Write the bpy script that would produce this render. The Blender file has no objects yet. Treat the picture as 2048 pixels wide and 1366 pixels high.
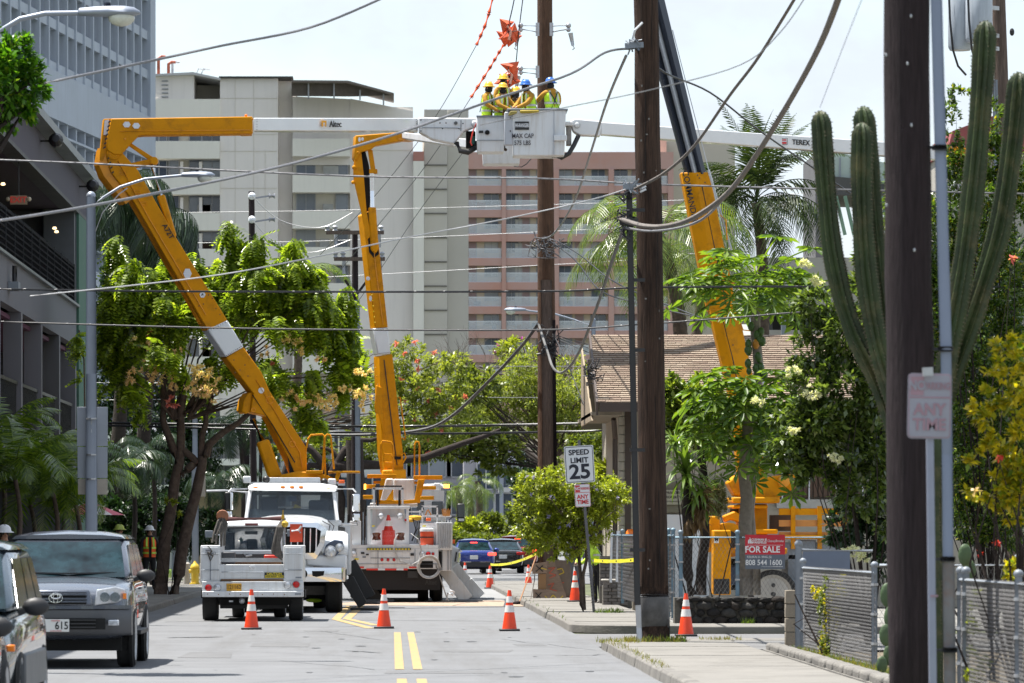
import bpy,bmesh,math,random
import numpy as np
from mathutils import Vector,Matrix,Euler
R=math.radians
random.seed(7);rng=np.random.default_rng(7)
scn=bpy.context.scene
# ------------------------------------------------------------------ camera, sky, sun, exposure
FPX=9102.0
cam_d=bpy.data.cameras.new('camera');cam=bpy.data.objects.new('camera',cam_d)
scn.collection.objects.link(cam);scn.camera=cam
cam.location=(0,0,1.7);cam.rotation_euler=(R(90),0,0)
cam_d.sensor_width=36;cam_d.lens=36*FPX/2048
cam_d.shift_x=(1024-783)/2048;cam_d.shift_y=(1068-683)/2048
cam_d.clip_start=1;cam_d.clip_end=6000
cam_d.dof.use_dof=True;cam_d.dof.focus_distance=98;cam_d.dof.aperture_fstop=6.3
SUN=Vector((-0.31,0.13,0.94)).normalized()
world=bpy.data.worlds.new("World");scn.world=world;world.use_nodes=True
nt=world.node_tree;N=nt.nodes;L=nt.links
for n in list(N):N.remove(n)
out=N.new('ShaderNodeOutputWorld');bg=N.new('ShaderNodeBackground');bg.inputs[1].default_value=0.1
sky=N.new('ShaderNodeTexSky');sky.sky_type='NISHITA';sky.sun_disc=False
sky.sun_elevation=math.asin(SUN.z);sky.sun_rotation=math.atan2(SUN.x,SUN.y)
sky.air_density=1.2;sky.dust_density=1.0
tc=N.new('ShaderNodeTexCoord');mp=N.new('ShaderNodeMapping');mp.inputs['Scale'].default_value=(20,20,34)
no=N.new('ShaderNodeTexNoise');no.inputs['Scale'].default_value=1.0;no.inputs['Detail'].default_value=5;no.inputs['Roughness'].default_value=.55
rp=N.new('ShaderNodeValToRGB');rp.color_ramp.elements[0].position=.36;rp.color_ramp.elements[1].position=.60
rp.color_ramp.elements[0].color=(.40,.40,.40,1)
mx=N.new('ShaderNodeMixRGB');mx.inputs[2].default_value=(3.7,4.05,4.5,1)
L.new(tc.outputs['Generated'],mp.inputs['Vector']);L.new(mp.outputs[0],no.inputs['Vector']);L.new(no.outputs['Fac'],rp.inputs[0])
L.new(rp.outputs[0],mx.inputs[0]);L.new(sky.outputs[0],mx.inputs[1]);L.new(mx.outputs[0],bg.inputs[0]);L.new(bg.outputs[0],out.inputs[0])
sd=bpy.data.lights.new('sun','SUN');sd.energy=4.9;sd.angle=R(.53);sd.color=(1,.955,.88)
so=bpy.data.objects.new('sun',sd);scn.collection.objects.link(so)
so.rotation_euler=SUN.to_track_quat('Z','Y').to_euler();so.location=(0,100,80)
scn.view_settings.view_transform='Standard';scn.view_settings.look='None'
scn.view_settings.exposure=1.22;scn.view_settings.gamma=1;scn.view_settings.use_curve_mapping=False
scn.render.engine='CYCLES'
scn.cycles.max_bounces=6;scn.cycles.transparent_max_bounces=12;scn.cycles.use_denoising=True
# ------------------------------------------------------------------ helpers
def W(px,py,D):return Vector(((px-783)*D/FPX,D,1.7+(1068-py)*D/FPX))
def GD(py):return FPX*1.7/(py-1068)
ORG={}
def tag(o,label=None,cat=None,group=None,kind=None):
    if label:o['label']=label
    if cat:o['category']=cat
    if group:o['group']=group
    if kind:o['kind']=kind
    return o
def thing(name,label,cat,loc=(0,0,0),group=None):
    o=bpy.data.objects.new(name,None);scn.collection.objects.link(o)
    o.location=loc;o.empty_display_size=.3;ORG[o]=Vector(loc)
    return tag(o,label,cat,group)
def basis(d,up=Vector((0,0,1))):
    d=Vector(d).normalized();up=Vector(up)
    if abs(d.dot(up))>.98:up=Vector((0,1,0))
    x=d.cross(up).normalized();return x,x.cross(d).normalized()
class G:
    def __init__(s):s.v=[];s.f=[];s.m=[];s.mi=0
    def add(s,vs,fs):
        b=len(s.v);s.v+=[tuple(v) for v in vs]
        for f in fs:s.f.append([b+i for i in f]);s.m.append(s.mi)
        return s
    def box(s,x0,x1,y0,y1,z0,z1):
        return s.add([(x0,y0,z0),(x1,y0,z0),(x1,y1,z0),(x0,y1,z0),(x0,y0,z1),(x1,y0,z1),(x1,y1,z1),(x0,y1,z1)],
[(0,3,2,1),(4,5,6,7),(0,1,5,4),(1,2,6,5),(2,3,7,6),(3,0,4,7)])
    def cbox(s,c,d):return s.box(c[0]-d[0]/2,c[0]+d[0]/2,c[1]-d[1]/2,c[1]+d[1]/2,c[2]-d[2]/2,c[2]+d[2]/2)
    def beam(s,a,b,w,h,up=(0,0,1),w2=None,h2=None):
        a=Vector(a);b=Vector(b);x,y=basis(b-a,up);w2=w if w2 is None else w2;h2=h if h2 is None else h2
        vs=[a-x*w/2-y*h/2,a+x*w/2-y*h/2,a+x*w/2+y*h/2,a-x*w/2+y*h/2,b-x*w2/2-y*h2/2,b+x*w2/2-y*h2/2,b+x*w2/2+y*h2/2,b-x*w2/2+y*h2/2]
        return s.add(vs,[(0,1,2,3),(7,6,5,4),(0,4,5,1),(1,5,6,2),(2,6,7,3),(3,7,4,0)])
    def tube(s,pts,r,n=6,cap=True):
        pts=[Vector(p) for p in pts];k=len(pts)
        rs=r if isinstance(r,(list,tuple)) else[r]*k
        vs=[];ux=None
        for i,p in enumerate(pts):
            d=(pts[min(i+1,k-1)]-pts[max(i-1,0)])
            if d.length<1e-9:d=Vector((0,0,1))
            d.normalize()
            if ux is None:ux,uy=basis(d)
            else:
                ux=ux-d*ux.dot(d)
                if ux.length<1e-6:ux,_=basis(d)
                ux.normalize();uy=d.cross(ux)
            for j in range(n):
                a=2*math.pi*j/n;vs.append(p+(ux*math.cos(a)+uy*math.sin(a))*rs[i])
        fs=[(i*n+j,i*n+(j+1)%n,(i+1)*n+(j+1)%n,(i+1)*n+j) for i in range(k-1) for j in range(n)]
        if cap:fs+=[tuple(reversed(range(n))),tuple((k-1)*n+j for j in range(n))]
        return s.add(vs,fs)
    def lathe(s,c,prof,n=16,axis=(0,0,1),cap=True):
        c=Vector(c);ax=Vector(axis).normalized();x,y=basis(ax);k=len(prof)
        vs=[c+ax*z+(x*math.cos(2*math.pi*j/n)+y*math.sin(2*math.pi*j/n))*r for r,z in prof for j in range(n)]
        fs=[(i*n+j,i*n+(j+1)%n,(i+1)*n+(j+1)%n,(i+1)*n+j) for i in range(k-1) for j in range(n)]
        if cap:fs+=[tuple(reversed(range(n))),tuple((k-1)*n+j for j in range(n))]
        return s.add(vs,fs)
    def prism(s,pts,vec):
        vec=Vector(vec);p=[Vector(q) for q in pts];n=len(p)
        return s.add(p+[q+vec for q in p],[tuple(reversed(range(n))),tuple(range(n,2*n))]+[(i,(i+1)%n,n+(i+1)%n,n+i) for i in range(n)])
    def face(s,pts):return s.add(pts,[tuple(range(len(pts)))])
    def ball(s,c,r,n=10,sq=(1,1,1)):
        c=Vector(c);k=max(4,n//2+1)
        vs=[];
        for i in range(k+1):
            t=math.pi*i/k
            for j in range(n):
                a=2*math.pi*j/n;vs.append(c+Vector((math.sin(t)*math.cos(a)*r*sq[0],math.sin(t)*math.sin(a)*r*sq[1],math.cos(t)*r*sq[2])))
        return s.add(vs,[(i*n+j,(i+1)*n+j,(i+1)*n+(j+1)%n,i*n+(j+1)%n) for i in range(k) for j in range(n)])
    def mesh(s,name,mat,org=(0,0,0),smooth=None):
        me=bpy.data.meshes.new(name);o=Vector(org)
        me.from_pydata([(v[0]-o.x,v[1]-o.y,v[2]-o.z) for v in s.v],[],s.f)
        for mm in(mat if isinstance(mat,(list,tuple)) else[mat]):me.materials.append(mm)
        if any(s.m):me.polygons.foreach_set('material_index',s.m)
        bm=bmesh.new();bm.from_mesh(me);bmesh.ops.recalc_face_normals(bm,faces=bm.faces);bm.to_mesh(me);bm.free()
        if smooth:me.shade_smooth();me.set_sharp_from_angle(angle=R(smooth))
        return me
    def build(s,name,mat,parent=None,label=None,cat=None,group=None,kind=None,loc=None,smooth=None,bevel=0,sub=0):
        if parent is not None:org=ORG[parent]
        else:
            if loc is None:
                a=np.array(s.v);loc=((a[:,0].min()+a[:,0].max())/2,(a[:,1].min()+a[:,1].max())/2,a[:,2].min())
            org=Vector(loc)
        o=bpy.data.objects.new(name,s.mesh(name,mat,org,smooth));scn.collection.objects.link(o)
        if parent is not None:o.parent=parent
        else:o.location=org
        ORG[o]=org
        if bevel:
            b=o.modifiers.new('bevel','BEVEL');b.width=bevel;b.segments=2;b.limit_method='ANGLE';b.angle_limit=R(40)
            o.data.shade_smooth();o.data.set_sharp_from_angle(angle=R(38))
        if sub:
            b=o.modifiers.new('sub','SUBSURF');b.levels=sub;b.render_levels=sub
        return tag(o,label,cat,group,kind)
def inst(src,parent,mat4=None,loc=None,name=None,label=None):
    """a part sharing mesh data; location relative to the parent thing"""
    o=src.copy();scn.collection.objects.link(o);o.parent=parent
    ORG[o]=ORG.get(parent,Vector((0,0,0)))
    if loc is not None:o.location=loc
    if mat4 is not None:o.matrix_local=mat4
    return o
def copy_tree(o,parent=None,label=None):
    c=o.copy();scn.collection.objects.link(c)
    if parent is not None:c.parent=parent
    for ch in[x for x in KIDS.get(o,[])] if o in KIDS else list(o.children):copy_tree(ch,c)
    if label:c['label']=label
    ORG[c]=ORG.get(o)
    return c
KIDS={}
_mc={}
def M(name,col,rough=.6,metal=0,var=.12,vs=3,bump=0,bs=30,spec=.5,streak=0,coat=0,emit=None,es=1,dirt=None,dscale=2,damt=.5,stretch=(1,1,1),dst=(1,1,1),alpha=1,trans=0,coord='Object'):
    if name in _mc:return _mc[name]
    m=bpy.data.materials.new(name);_mc[name]=m;m.use_nodes=True;t=m.node_tree;n=t.nodes;l=t.links
    b=n['Principled BSDF'];b.inputs['Roughness'].default_value=rough;b.inputs['Metallic'].default_value=metal
    b.inputs['Specular IOR Level'].default_value=spec;b.inputs['Coat Weight'].default_value=coat
    b.inputs['Alpha'].default_value=alpha;b.inputs['Transmission Weight'].default_value=trans
    c4=(*col,1);b.inputs['Base Color'].default_value=c4
    tcn=n.new('ShaderNodeTexCoord');mpn=n.new('ShaderNodeMapping');mpn.inputs['Scale'].default_value=stretch
    l.new(tcn.outputs[coord],mpn.inputs[0])
    last=None
    if var:
        z=n.new('ShaderNodeTexNoise');z.inputs['Scale'].default_value=vs;z.inputs['Detail'].default_value=6;z.inputs['Roughness'].default_value=.62
        l.new(mpn.outputs[0],z.inputs['Vector'])
        r=n.new('ShaderNodeMapRange');r.inputs['From Min'].default_value=.3;r.inputs['From Max'].default_value=.7
        r.inputs['To Min'].default_value=1-var;r.inputs['To Max'].default_value=1+var;l.new(z.outputs['Fac'],r.inputs['Value'])
        x=n.new('ShaderNodeVectorMath');x.operation='SCALE';x.inputs[0].default_value=col;l.new(r.outputs[0],x.inputs['Scale']);last=x.outputs[0]
        rr=n.new('ShaderNodeMapRange');rr.inputs['To Min'].default_value=max(.03,rough-.12);rr.inputs['To Max'].default_value=min(1,rough+.12)
        l.new(z.outputs['Fac'],rr.inputs['Value']);l.new(rr.outputs[0],b.inputs['Roughness'])
    if dirt or streak:
        z=n.new('ShaderNodeTexNoise');z.inputs['Scale'].default_value=dscale;z.inputs['Detail'].default_value=8;z.inputs['Roughness'].default_value=.7
        m2=n.new('ShaderNodeMapping');m2.inputs['Scale'].default_value=(6,6,.35) if streak else dst;m2.inputs['Location'].default_value=(3.1,7.7,1.3)
        l.new(tcn.outputs[coord],m2.inputs[0]);l.new(m2.outputs[0],z.inputs['Vector'])
        r=n.new('ShaderNodeMapRange');r.inputs['From Min'].default_value=.5;r.inputs['From Max'].default_value=.72;r.inputs['To Max'].default_value=damt;l.new(z.outputs['Fac'],r.inputs['Value'])
        x=n.new('ShaderNodeMixRGB');x.inputs[1].default_value=c4;x.inputs[2].default_value=(*(dirt or(.08,.07,.06)),1)
        if last:l.new(last,x.inputs[1])
        l.new(r.outputs[0],x.inputs[0]);last=x.outputs[0]
    if last:l.new(last,b.inputs['Base Color'])
    if bump:
        z=n.new('ShaderNodeTexNoise');z.inputs['Scale'].default_value=bs;z.inputs['Detail'].default_value=5
        l.new(mpn.outputs[0],z.inputs['Vector']);u=n.new('ShaderNodeBump');u.inputs['Strength'].default_value=bump;u.inputs['Distance'].default_value=.03
        l.new(z.outputs['Fac'],u.inputs['Height']);l.new(u.outputs[0],b.inputs['Normal'])
    if emit:b.inputs['Emission Color'].default_value=(*emit,1);b.inputs['Emission Strength'].default_value=es
    return m
def leafmat(name,c1,c2,rough=.35,trans=.45,spec=.5,hl=None):
    if name in _mc:return _mc[name]
    m=bpy.data.materials.new(name);_mc[name]=m;m.use_nodes=True;t=m.node_tree;n=t.nodes;l=t.links
    b=n['Principled BSDF'];b.inputs['Roughness'].default_value=rough;b.inputs['Specular IOR Level'].default_value=spec
    g=n.new('ShaderNodeNewGeometry');r=n.new('ShaderNodeValToRGB')
    r.color_ramp.elements[0].color=(*c1,1);r.color_ramp.elements[1].color=(*c2,1)
    if hl:e=r.color_ramp.elements.new(.93);e.color=(*c2,1);r.color_ramp.elements[-1].color=(*hl,1)  # hl paints bright highlights into the colour of a few random leaves
    l.new(g.outputs['Random Per Island'],r.inputs[0]);l.new(r.outputs[0],b.inputs['Base Color'])
    tr=n.new('ShaderNodeBsdfTranslucent');x=n.new('ShaderNodeVectorMath');x.operation='MULTIPLY';x.inputs[1].default_value=(1.7,1.7,.7)
    l.new(r.outputs[0],x.inputs[0]);l.new(x.outputs[0],tr.inputs[0])
    s=n.new('ShaderNodeMixShader');s.inputs[0].default_value=trans;l.new(b.outputs[0],s.inputs[1]);l.new(tr.outputs[0],s.inputs[2])
    l.new(s.outputs[0],n['Material Output'].inputs[0]);return m
def npmesh(name,V,F,mats,mi=None,smooth=False):
    """V (n,3), F (m,k) arrays"""
    me=bpy.data.meshes.new(name);k=F.shape[1]
    me.vertices.add(len(V));me.vertices.foreach_set('co',np.ascontiguousarray(V,dtype=np.float32).ravel())
    me.loops.add(F.size);me.loops.foreach_set('vertex_index',F.astype(np.int32).ravel())
    me.polygons.add(len(F));me.polygons.foreach_set('loop_start',np.arange(0,F.size,k,dtype=np.int32))
    for mm in(mats if isinstance(mats,(list,tuple)) else[mats]):me.materials.append(mm)
    if mi is not None:me.polygons.foreach_set('material_index',mi.astype(np.int32))
    me.update(calc_edges=True)
    if smooth:me.shade_smooth()
    return me
def npobj(name,V,F,mats,parent=None,loc=(0,0,0),mi=None,**kw):
    org=ORG[parent] if parent is not None else Vector(loc)
    o=bpy.data.objects.new(name,npmesh(name,np.asarray(V)-np.array(org),F,mats,mi));scn.collection.objects.link(o);ORG[o]=org
    if parent is not None:o.parent=parent
    else:o.location=org
    return tag(o,**kw)
def frames(dirs,roll=None):
    """orthonormal frames (n,3,3) rows: x side, y along dir, z normal (biased up)"""
    n=len(dirs);d=dirs/np.linalg.norm(dirs,axis=1)[:,None]
    up=np.zeros((n,3));up[:,2]=1;up+=rng.normal(0,.45,(n,3)) if roll is None else rng.normal(0,roll,(n,3))
    x=np.cross(d,up);x/=np.linalg.norm(x,axis=1)[:,None]+1e-9;z=np.cross(x,d)
    return np.stack([x,d,z],axis=1)
def spread(TV,TF,pos,fr,sc):
    """instance template verts TV (m,3), TF (k,4) at pos with frames fr and scale sc"""
    n=len(pos);m=len(TV)
    V=np.einsum('mi,nij->nmj',TV,fr)*np.asarray(sc).reshape(-1,1,1)+pos[:,None,:]
    F=TF[None]+(np.arange(n)*m)[:,None,None]
    return V.reshape(-1,3),F.reshape(-1,TF.shape[1])
LEAF=(np.array([(0,0,0),(.24,.45,.05),(0,1,-.06),(-.24,.45,.05)]),np.array([(0,1,2,3)]))
LONG=(np.array([(0,0,0),(.10,.4,.05),(0,1,-.12),(-.10,.4,.05)]),np.array([(0,1,2,3)]))
def pinnate(nl=9,ll=.3,w=.07,droop=.35,sweep=.5):
    V=[];F=[]
    for i in range(nl):
        t=(i+1)/nl;y=t;z=-droop*t*t;l=ll*(1-.35*t)
        for s in(-1,1):
            b=len(V);c=np.array((0,y,z));d=np.array((s*1.0,sweep,-.35));d=d/np.linalg.norm(d)
            q=np.array((0,1,0))*w
            V+=[c,c+d*l*.5+q,c+d*l,c+d*l*.5-q];F.append((b,b+1,b+2,b+3))
    return np.array(V),np.array(F)
def in_ball(n,hollow=.0):
    d=rng.normal(size=(n,3));d/=np.linalg.norm(d,axis=1)[:,None]
    return d,(hollow+(1-hollow)*rng.random(n)**(1/2.2))
CL=26
def blob_points(blobs,n,hollow=.45):
    """blobs: (x,y,z,rx,ry,rz); returns positions and outward directions"""
    w=np.array([(b[3]*b[4]*b[5])**.75 for b in blobs]);cnt=np.maximum(1,(n*w/w.sum()).astype(int))
    P=[];Dd=[]
    for b,c in zip(blobs,cnt):
        m=max(1,c//CL);d,r=in_ball(m,hollow);d=np.repeat(d,CL,0)[:max(c,1)];r=np.repeat(r,CL)[:len(d)]
        o=rng.normal(0,.085,d.shape)+rng.normal(0,.16,(m,3)).repeat(CL,0)[:len(d)];P.append(np.array(b[:3])+(d*r[:,None]+o)*np.array(b[3:6]));d=d+o*3;Dd.append(d/np.linalg.norm(d,axis=1)[:,None])
    return np.concatenate(P),np.concatenate(Dd)
def text_mesh(body,size,mat,ext=.002,bold=0,align='CENTER',narrow=1.0):
    cu=bpy.data.curves.new('lettering','FONT');cu.body=body;cu.size=size;cu.extrude=ext;cu.offset=bold*size
    cu.align_x=align;cu.align_y='CENTER';cu.resolution_u=3
    ob=bpy.data.objects.new('t',cu);scn.collection.objects.link(ob)
    dg=bpy.context.evaluated_depsgraph_get();me=bpy.data.meshes.new_from_object(ob.evaluated_get(dg))
    bpy.data.objects.remove(ob);me.materials.clear();me.materials.append(mat)
    if narrow!=1:me.transform(Matrix.Diagonal((narrow,1,1,1)))
    return me
def lettering(body,size,pos,mat,parent,right=(1,0,0),up=(0,0,1),narrow=1.0,bold=.0,align='CENTER',ext=.002,name='lettering'):
    me=text_mesh(body,size,mat,ext,bold,align,narrow);me.name=name
    r=Vector(right).normalized();u=Vector(up);n=r.cross(u).normalized();u=n.cross(r)
    o=bpy.data.objects.new(name,me);scn.collection.objects.link(o)
    m=Matrix((r,u,n)).transposed().to_4x4();m.translation=Vector(pos)-ORG[parent]
    o.parent=parent;o.matrix_local=m;ORG[o]=ORG[parent];return o
def vary(m,lo,hi):
    t=m.node_tree;b=t.nodes['Principled BSDF'];i=t.nodes.new('ShaderNodeObjectInfo');r=t.nodes.new('ShaderNodeMixRGB');r.inputs[1].default_value=(*lo,1);r.inputs[2].default_value=(*hi,1)
    p=t.nodes.new('ShaderNodeMath');p.operation='POWER';p.inputs[1].default_value=2.2;t.links.new(i.outputs['Random'],p.inputs[0]);t.links.new(p.outputs[0],r.inputs[0]);t.links.new(r.outputs[0],b.inputs['Base Color']);return m
MT=dict(
white=M('white_paint',(.62,.64,.66),.35,var=.05,vs=1.5,streak=1,dscale=1.8,damt=.42,dirt=(.34,.29,.23)),
whitegloss=M('white_gloss_paint',(.66,.68,.70),.2,var=.03,coat=.4),
yellow=M('boom_yellow_paint',(.60,.245,.002),.5,var=.10,vs=1.2,dirt=(.22,.09,.015),dscale=3.2,damt=.6,spec=.15),
black=M('black_paint',(.012,.012,.014),.45,var=.2),
rubber=M('tyre_rubber',(.018,.018,.018),.85,var=.2,bump=.3,bs=20),
chrome=M('chrome',(.75,.76,.78),.08,1,var=.02),
steel=M('galvanised_steel',(.42,.43,.45),.45,.7,var=.15,vs=8),
greymetal=M('grey_painted_steel',(.19,.215,.25),.55,.2,var=.1,vs=4,streak=1,damt=.2),
wood=M('weathered_pole_wood',(.055,.034,.025),.85,var=.6,vs=3.5,bump=1,bs=9,stretch=(9,9,.45),dirt=(.012,.009,.009),dscale=1.5,damt=.95,dst=(2,2,.5),spec=.2),
wood_dark=M('old_dark_pole_wood',(.030,.022,.024),.9,var=.4,vs=6,bump=.8,bs=14,stretch=(9,9,.5),spec=.2),
wood_grey=M('grey_stub_wood',(.12,.09,.075),.9,var=.4,vs=6,bump=.8,bs=12,stretch=(9,9,.5),spec=.2),
concrete=M('concrete',(.36,.34,.31),.85,var=.16,vs=1.2,bump=.25,bs=40,dirt=(.17,.15,.13),dscale=.9,damt=.5),
glassdark=M('dark_window_glass',(.03,.04,.05),.08,0,var=.0,spec=.8),
orange=M('cone_orange',(.82,.06,.015),.45,var=.08,vs=6,dirt=(.2,.05,.03),dscale=6,damt=.3),
reflect=M('reflective_white_band',(.68,.66,.64),.4,var=.12,vs=10),
red=M('red_plastic',(.62,.035,.02),.35,var=.05),
wire=M('black_cable',(.018,.018,.022),.45,var=.2,vs=20),
wiregrey=M('grey_cable',(.17,.17,.18),.4,.3,var=.2,vs=20),
bark=M('tree_bark',(.085,.062,.05),.9,var=.35,vs=9,bump=.7,bs=18,dirt=(.16,.13,.1),dscale=4,damt=.6,spec=.2),
barkdark=M('dark_bark',(.035,.027,.024),.9,var=.35,vs=9,bump=.6,bs=18,spec=.2),
skin=M('skin',(.30,.15,.09),.55,var=.08),
hivis=M('hi_vis_yellow',(.55,.85,.03),.7,var=.08,vs=9),
amber=M('amber_lamp',(.8,.2,.01),.25,var=.0),redlamp=M('red_lamp',(.45,.01,.01),.2,var=0),
litamber=M('lit_amber',(.9,.35,.02),.3,var=0,emit=(1,.45,.05),es=2.5),litred=M('lit_red',(.8,.03,.02),.3,var=0,emit=(1,.05,.03),es=2.0),
darkblue=M('navy_text',(.015,.017,.03),.6,var=0),redtext=M('sign_red',(.55,.03,.04),.6,var=.05),
signwhite=M('sign_white',(.66,.68,.72),.45,var=.04,vs=4),tape=M('caution_tape',(.85,.78,.02),.4,var=.03),
)
# ------------------------------------------------------------------ ground, road, pavements
def sheet(name,pts,z,mat,kind='structure',label=None,cat=None):
    g=G();g.face([(x,y,z) for x,y in pts]);return g.build(name,mat,kind=kind,loc=(0,0,z),label=label,cat=cat)
asph=M('asphalt',(.143,.147,.155),.82,var=.13,vs=.9,bump=.5,bs=60,dirt=(.105,.104,.104),dscale=1.1,damt=.75,spec=.35,dst=(1,.05,1))
asph2=M('patched_asphalt',(.12,.12,.122),.85,var=.2,vs=.9,bump=.4,bs=60,dirt=(.2,.19,.17),dscale=.6,damt=.6)
grassy=M('lot_ground',(.075,.085,.04),.95,var=.4,vs=.4)
soil=M('dry_soil',(.13,.105,.07),.95,var=.35,vs=2,bump=.5,bs=30)
conc_a=M('pavement_concrete',(.165,.157,.143),.85,var=.14,vs=.8,bump=.25,bs=50,dirt=(.095,.088,.078),dscale=1.3,damt=.8)
kerbm=M('kerb_concrete',(.15,.142,.13),.88,var=.25,vs=2.5,bump=.4,bs=30,dirt=(.09,.085,.08),dscale=2.2,damt=.75)
sheet('ground',[(-300,-60),(300,-60),(300,700),(-300,700)],-.02,grassy)
XL,XR=-5.25,3.1
sheet('road',[(XL,-20),(XR+.02,-20),(XR+.02,600),(XL,600)],0,asph)
sheet('driveway',[(XR+.02,68.6),(40,68.6),(40,77.4),(XR+.02,77.4)],0,M('driveway_asphalt',(.13,.13,.135),.84,var=.15,vs=.5,bump=.35,bs=60,dirt=(.09,.09,.09),dscale=.4,damt=.6))
sheet('gravel_patch',[(5.0,62.2),(5.36,61.8),(9,61.8),(9,68.4),(5.25,68.4),(4.9,66)],.125,asph2)
sheet('lot_ground',[(5.1,80.8),(60,80.8),(60,104),(5.1,104)],.01,M('lot_concrete',(.2,.195,.18),.9,var=.2,vs=.5,dirt=(.14,.13,.12),dscale=.5,damt=.5))
sheet('planting_bed',[(5.75,20),(30,20),(30,61.7),(5.6,61.7)],.10,soil)
sheet('road_bend',[(XR+.02,153),(14,160),(20,240),(16,420),(-1,420),(1.5,200),(-2,152)],.005,asph);g=G();g.prism([(XL-.1,150,-.01),(-4.6,162,-.01),(-2.6,180,-.01),(-.6,200,-.01),(.2,240,-.01),(-8.9,240,-.01),(-8.9,150,-.01)],(0,0,.14));g.build('planted_verge',grassy,kind='structure')
sheet('cross_street',[(-60,246),(60,246),(60,256),(-60,256)],.004,asph2)
def slabs(owner,x0,x1,y0,y1,step,z=.13,mat=conc_a,name='slab',gap=.012,th=.1):
    y=y0;k=0
    while y<y1-.01:
        y2=min(y+step,y1);g=G();dz=rng.uniform(-.004,.004)
        g.box(x0,x1,y+gap/2,y2-gap/2,z-th+dz,z+dz);g.build(name,mat,owner);y=y2;k+=1
def pavement(label_name,x0,x1,y0,y1,kx0,kx1,step=1.55):
    base=G();base.box(x0+.002,x1-.002,y0,y1,-.015,.05)
    b=base.build(label_name,kerbm,kind='structure',loc=(0,0,0));slabs(b,x0,x1,y0,y1,step)
    y=y0
    while y<y1-.01:
        y2=min(y+step*1.2,y1);g=G();j=rng.uniform(-.008,.008)
        a,c=sorted((kx0,kx1));r=.03
        if kx0<kx1:g.prism([(a+j,y+.006,-.01),(a+j+.02,y+.006,.11),(a+j+.05,y+.006,.135),(c-.004,y+.006,.137),(c-.004,y+.006,-.01)],(0,y2-y-.012,0))
        else:g.prism([(c+j,y+.006,-.01),(c+j-.02,y+.006,.11),(c+j-.05,y+.006,.135),(a+.004,y+.006,.137),(a+.004,y+.006,-.01)],(0,y2-y-.012,0))
        g.build('kerb_stone',kerbm,b,bevel=.008);y=y2
    return b
pavement('near_pavement',XR+.18,5.0,34,67.2,XR,XR+.18)
pavement('far_pavement',XR+.18,5.0,79.3,152,XR,XR+.18,2.2)
pavement('left_pavement',-9.0,XL-.18,60,165,XL,XL-.18,2.2)
def corner(name,cx,cy,x1,y1,q):
    g=G();pts=[]
    for i in range(9):
        a=math.pi/2*i/8
        pts.append((cx-1.4*math.cos(a)*1.0,cy+q*1.4*math.sin(a)))
    g.prism([(p[0],p[1],-.01) for p in pts]+[(x1,pts[-1][1],-.01),(x1,y1,-.01),(pts[0][0],y1,-.01)],(0,0,.142))
    return g.build(name,kerbm,kind='structure',bevel=.02)
corner('corner_kerb',XR+1.4,67.22,9,67.21,1)
corner('corner_kerb',XR+1.4,79.28,5.6,79.29,-1)
g=G();g.box(5.0,9.2,77.5,80.6,-.01,.13);g.build('lot_kerb',conc_a,kind='structure',bevel=.02)
g0=G();g0.box(5.02,5.25,36,61.5,0,.14);es=g0.build('edging',kerbm,kind='structure')
y=36.2
while y<61.4:
    l=rng.uniform(.35,.6);g=G();g.cbox((5.15+rng.uniform(-.015,.015),y+l/2,.17),(.2,l-.04,.12));g.build('edging_stone',kerbm,es,bevel=.035);y+=l
g=G();g.box(5.26,5.74,30,61.6,.0,.13);g.build('verge',soil,kind='structure')
ypaint=M('yellow_road_paint',(.33,.225,.09),.7,var=.2,vs=4,dirt=(.2,.18,.15),dscale=3,damt=.7)
def stripe(pts,w):
    g=G();P=[Vector((a,b,.006)) for a,b in pts]
    for i in range(len(P)-1):
        d=(P[i+1]-P[i]).normalized();n=Vector((d.y,-d.x,0))*w/2;g.face([P[i]-n,P[i]+n,P[i+1]+n,P[i+1]-n])
    g.build('road_marking',ypaint,kind='structure')
def gp(px,py):D=GD(py);return((px-783)*D/FPX,D)
for xo in(.10,.33):stripe([(xo,57.0),(xo,78.5)],.115)
for xo in(.10,.33):stripe([(xo+.02,40.0),(xo+.02,53.3)],.115)
stripe([gp(741,1257),gp(672,1239),gp(688,1222),gp(700,1212)],.17);stripe([gp(752,1251),gp(694,1238),gp(712,1222),gp(722,1212)],.17)
tar=M('tar_seal',(.03,.03,.033),.5,var=.1)
for pts,w in(([(330,1244),(640,1240),(1060,1243)],.10),([(300,1262),(700,1266)],.03),([(1110,1312),(1210,1310)],.05),([(690,1302),(760,1306)],.08),([(560,1322),(760,1340),(1190,1335)],.02),
([(990,1180),(1010,1204),(1020,1232)],.05),([(340,1276),(440,1274)],.15),([(905,1212),(1000,1190)],.03),([(120,1352),(640,1351),(1260,1353)],.02),([(640,1262),(760,1280),(1000,1278),(1180,1300)],.016),([(330,1300),(520,1304),(800,1318)],.014)):
    g=G();P=[Vector((*gp(*p),.005)) for p in pts];Q=[P[0]]
    for a,b in zip(P,P[1:]):
        for i in range(1,7):Q.append(a.lerp(b,i/6)+Vector((rng.normal(0,.04),rng.normal(0,.12),0)))
    for a,b in zip(Q,Q[1:]):d=(b-a).normalized();n=Vector((d.y,-d.x,0))*w/2;g.face([a-n,a+n,b+n,b-n])
    g.build('tar_seam',tar,kind='structure')
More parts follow.
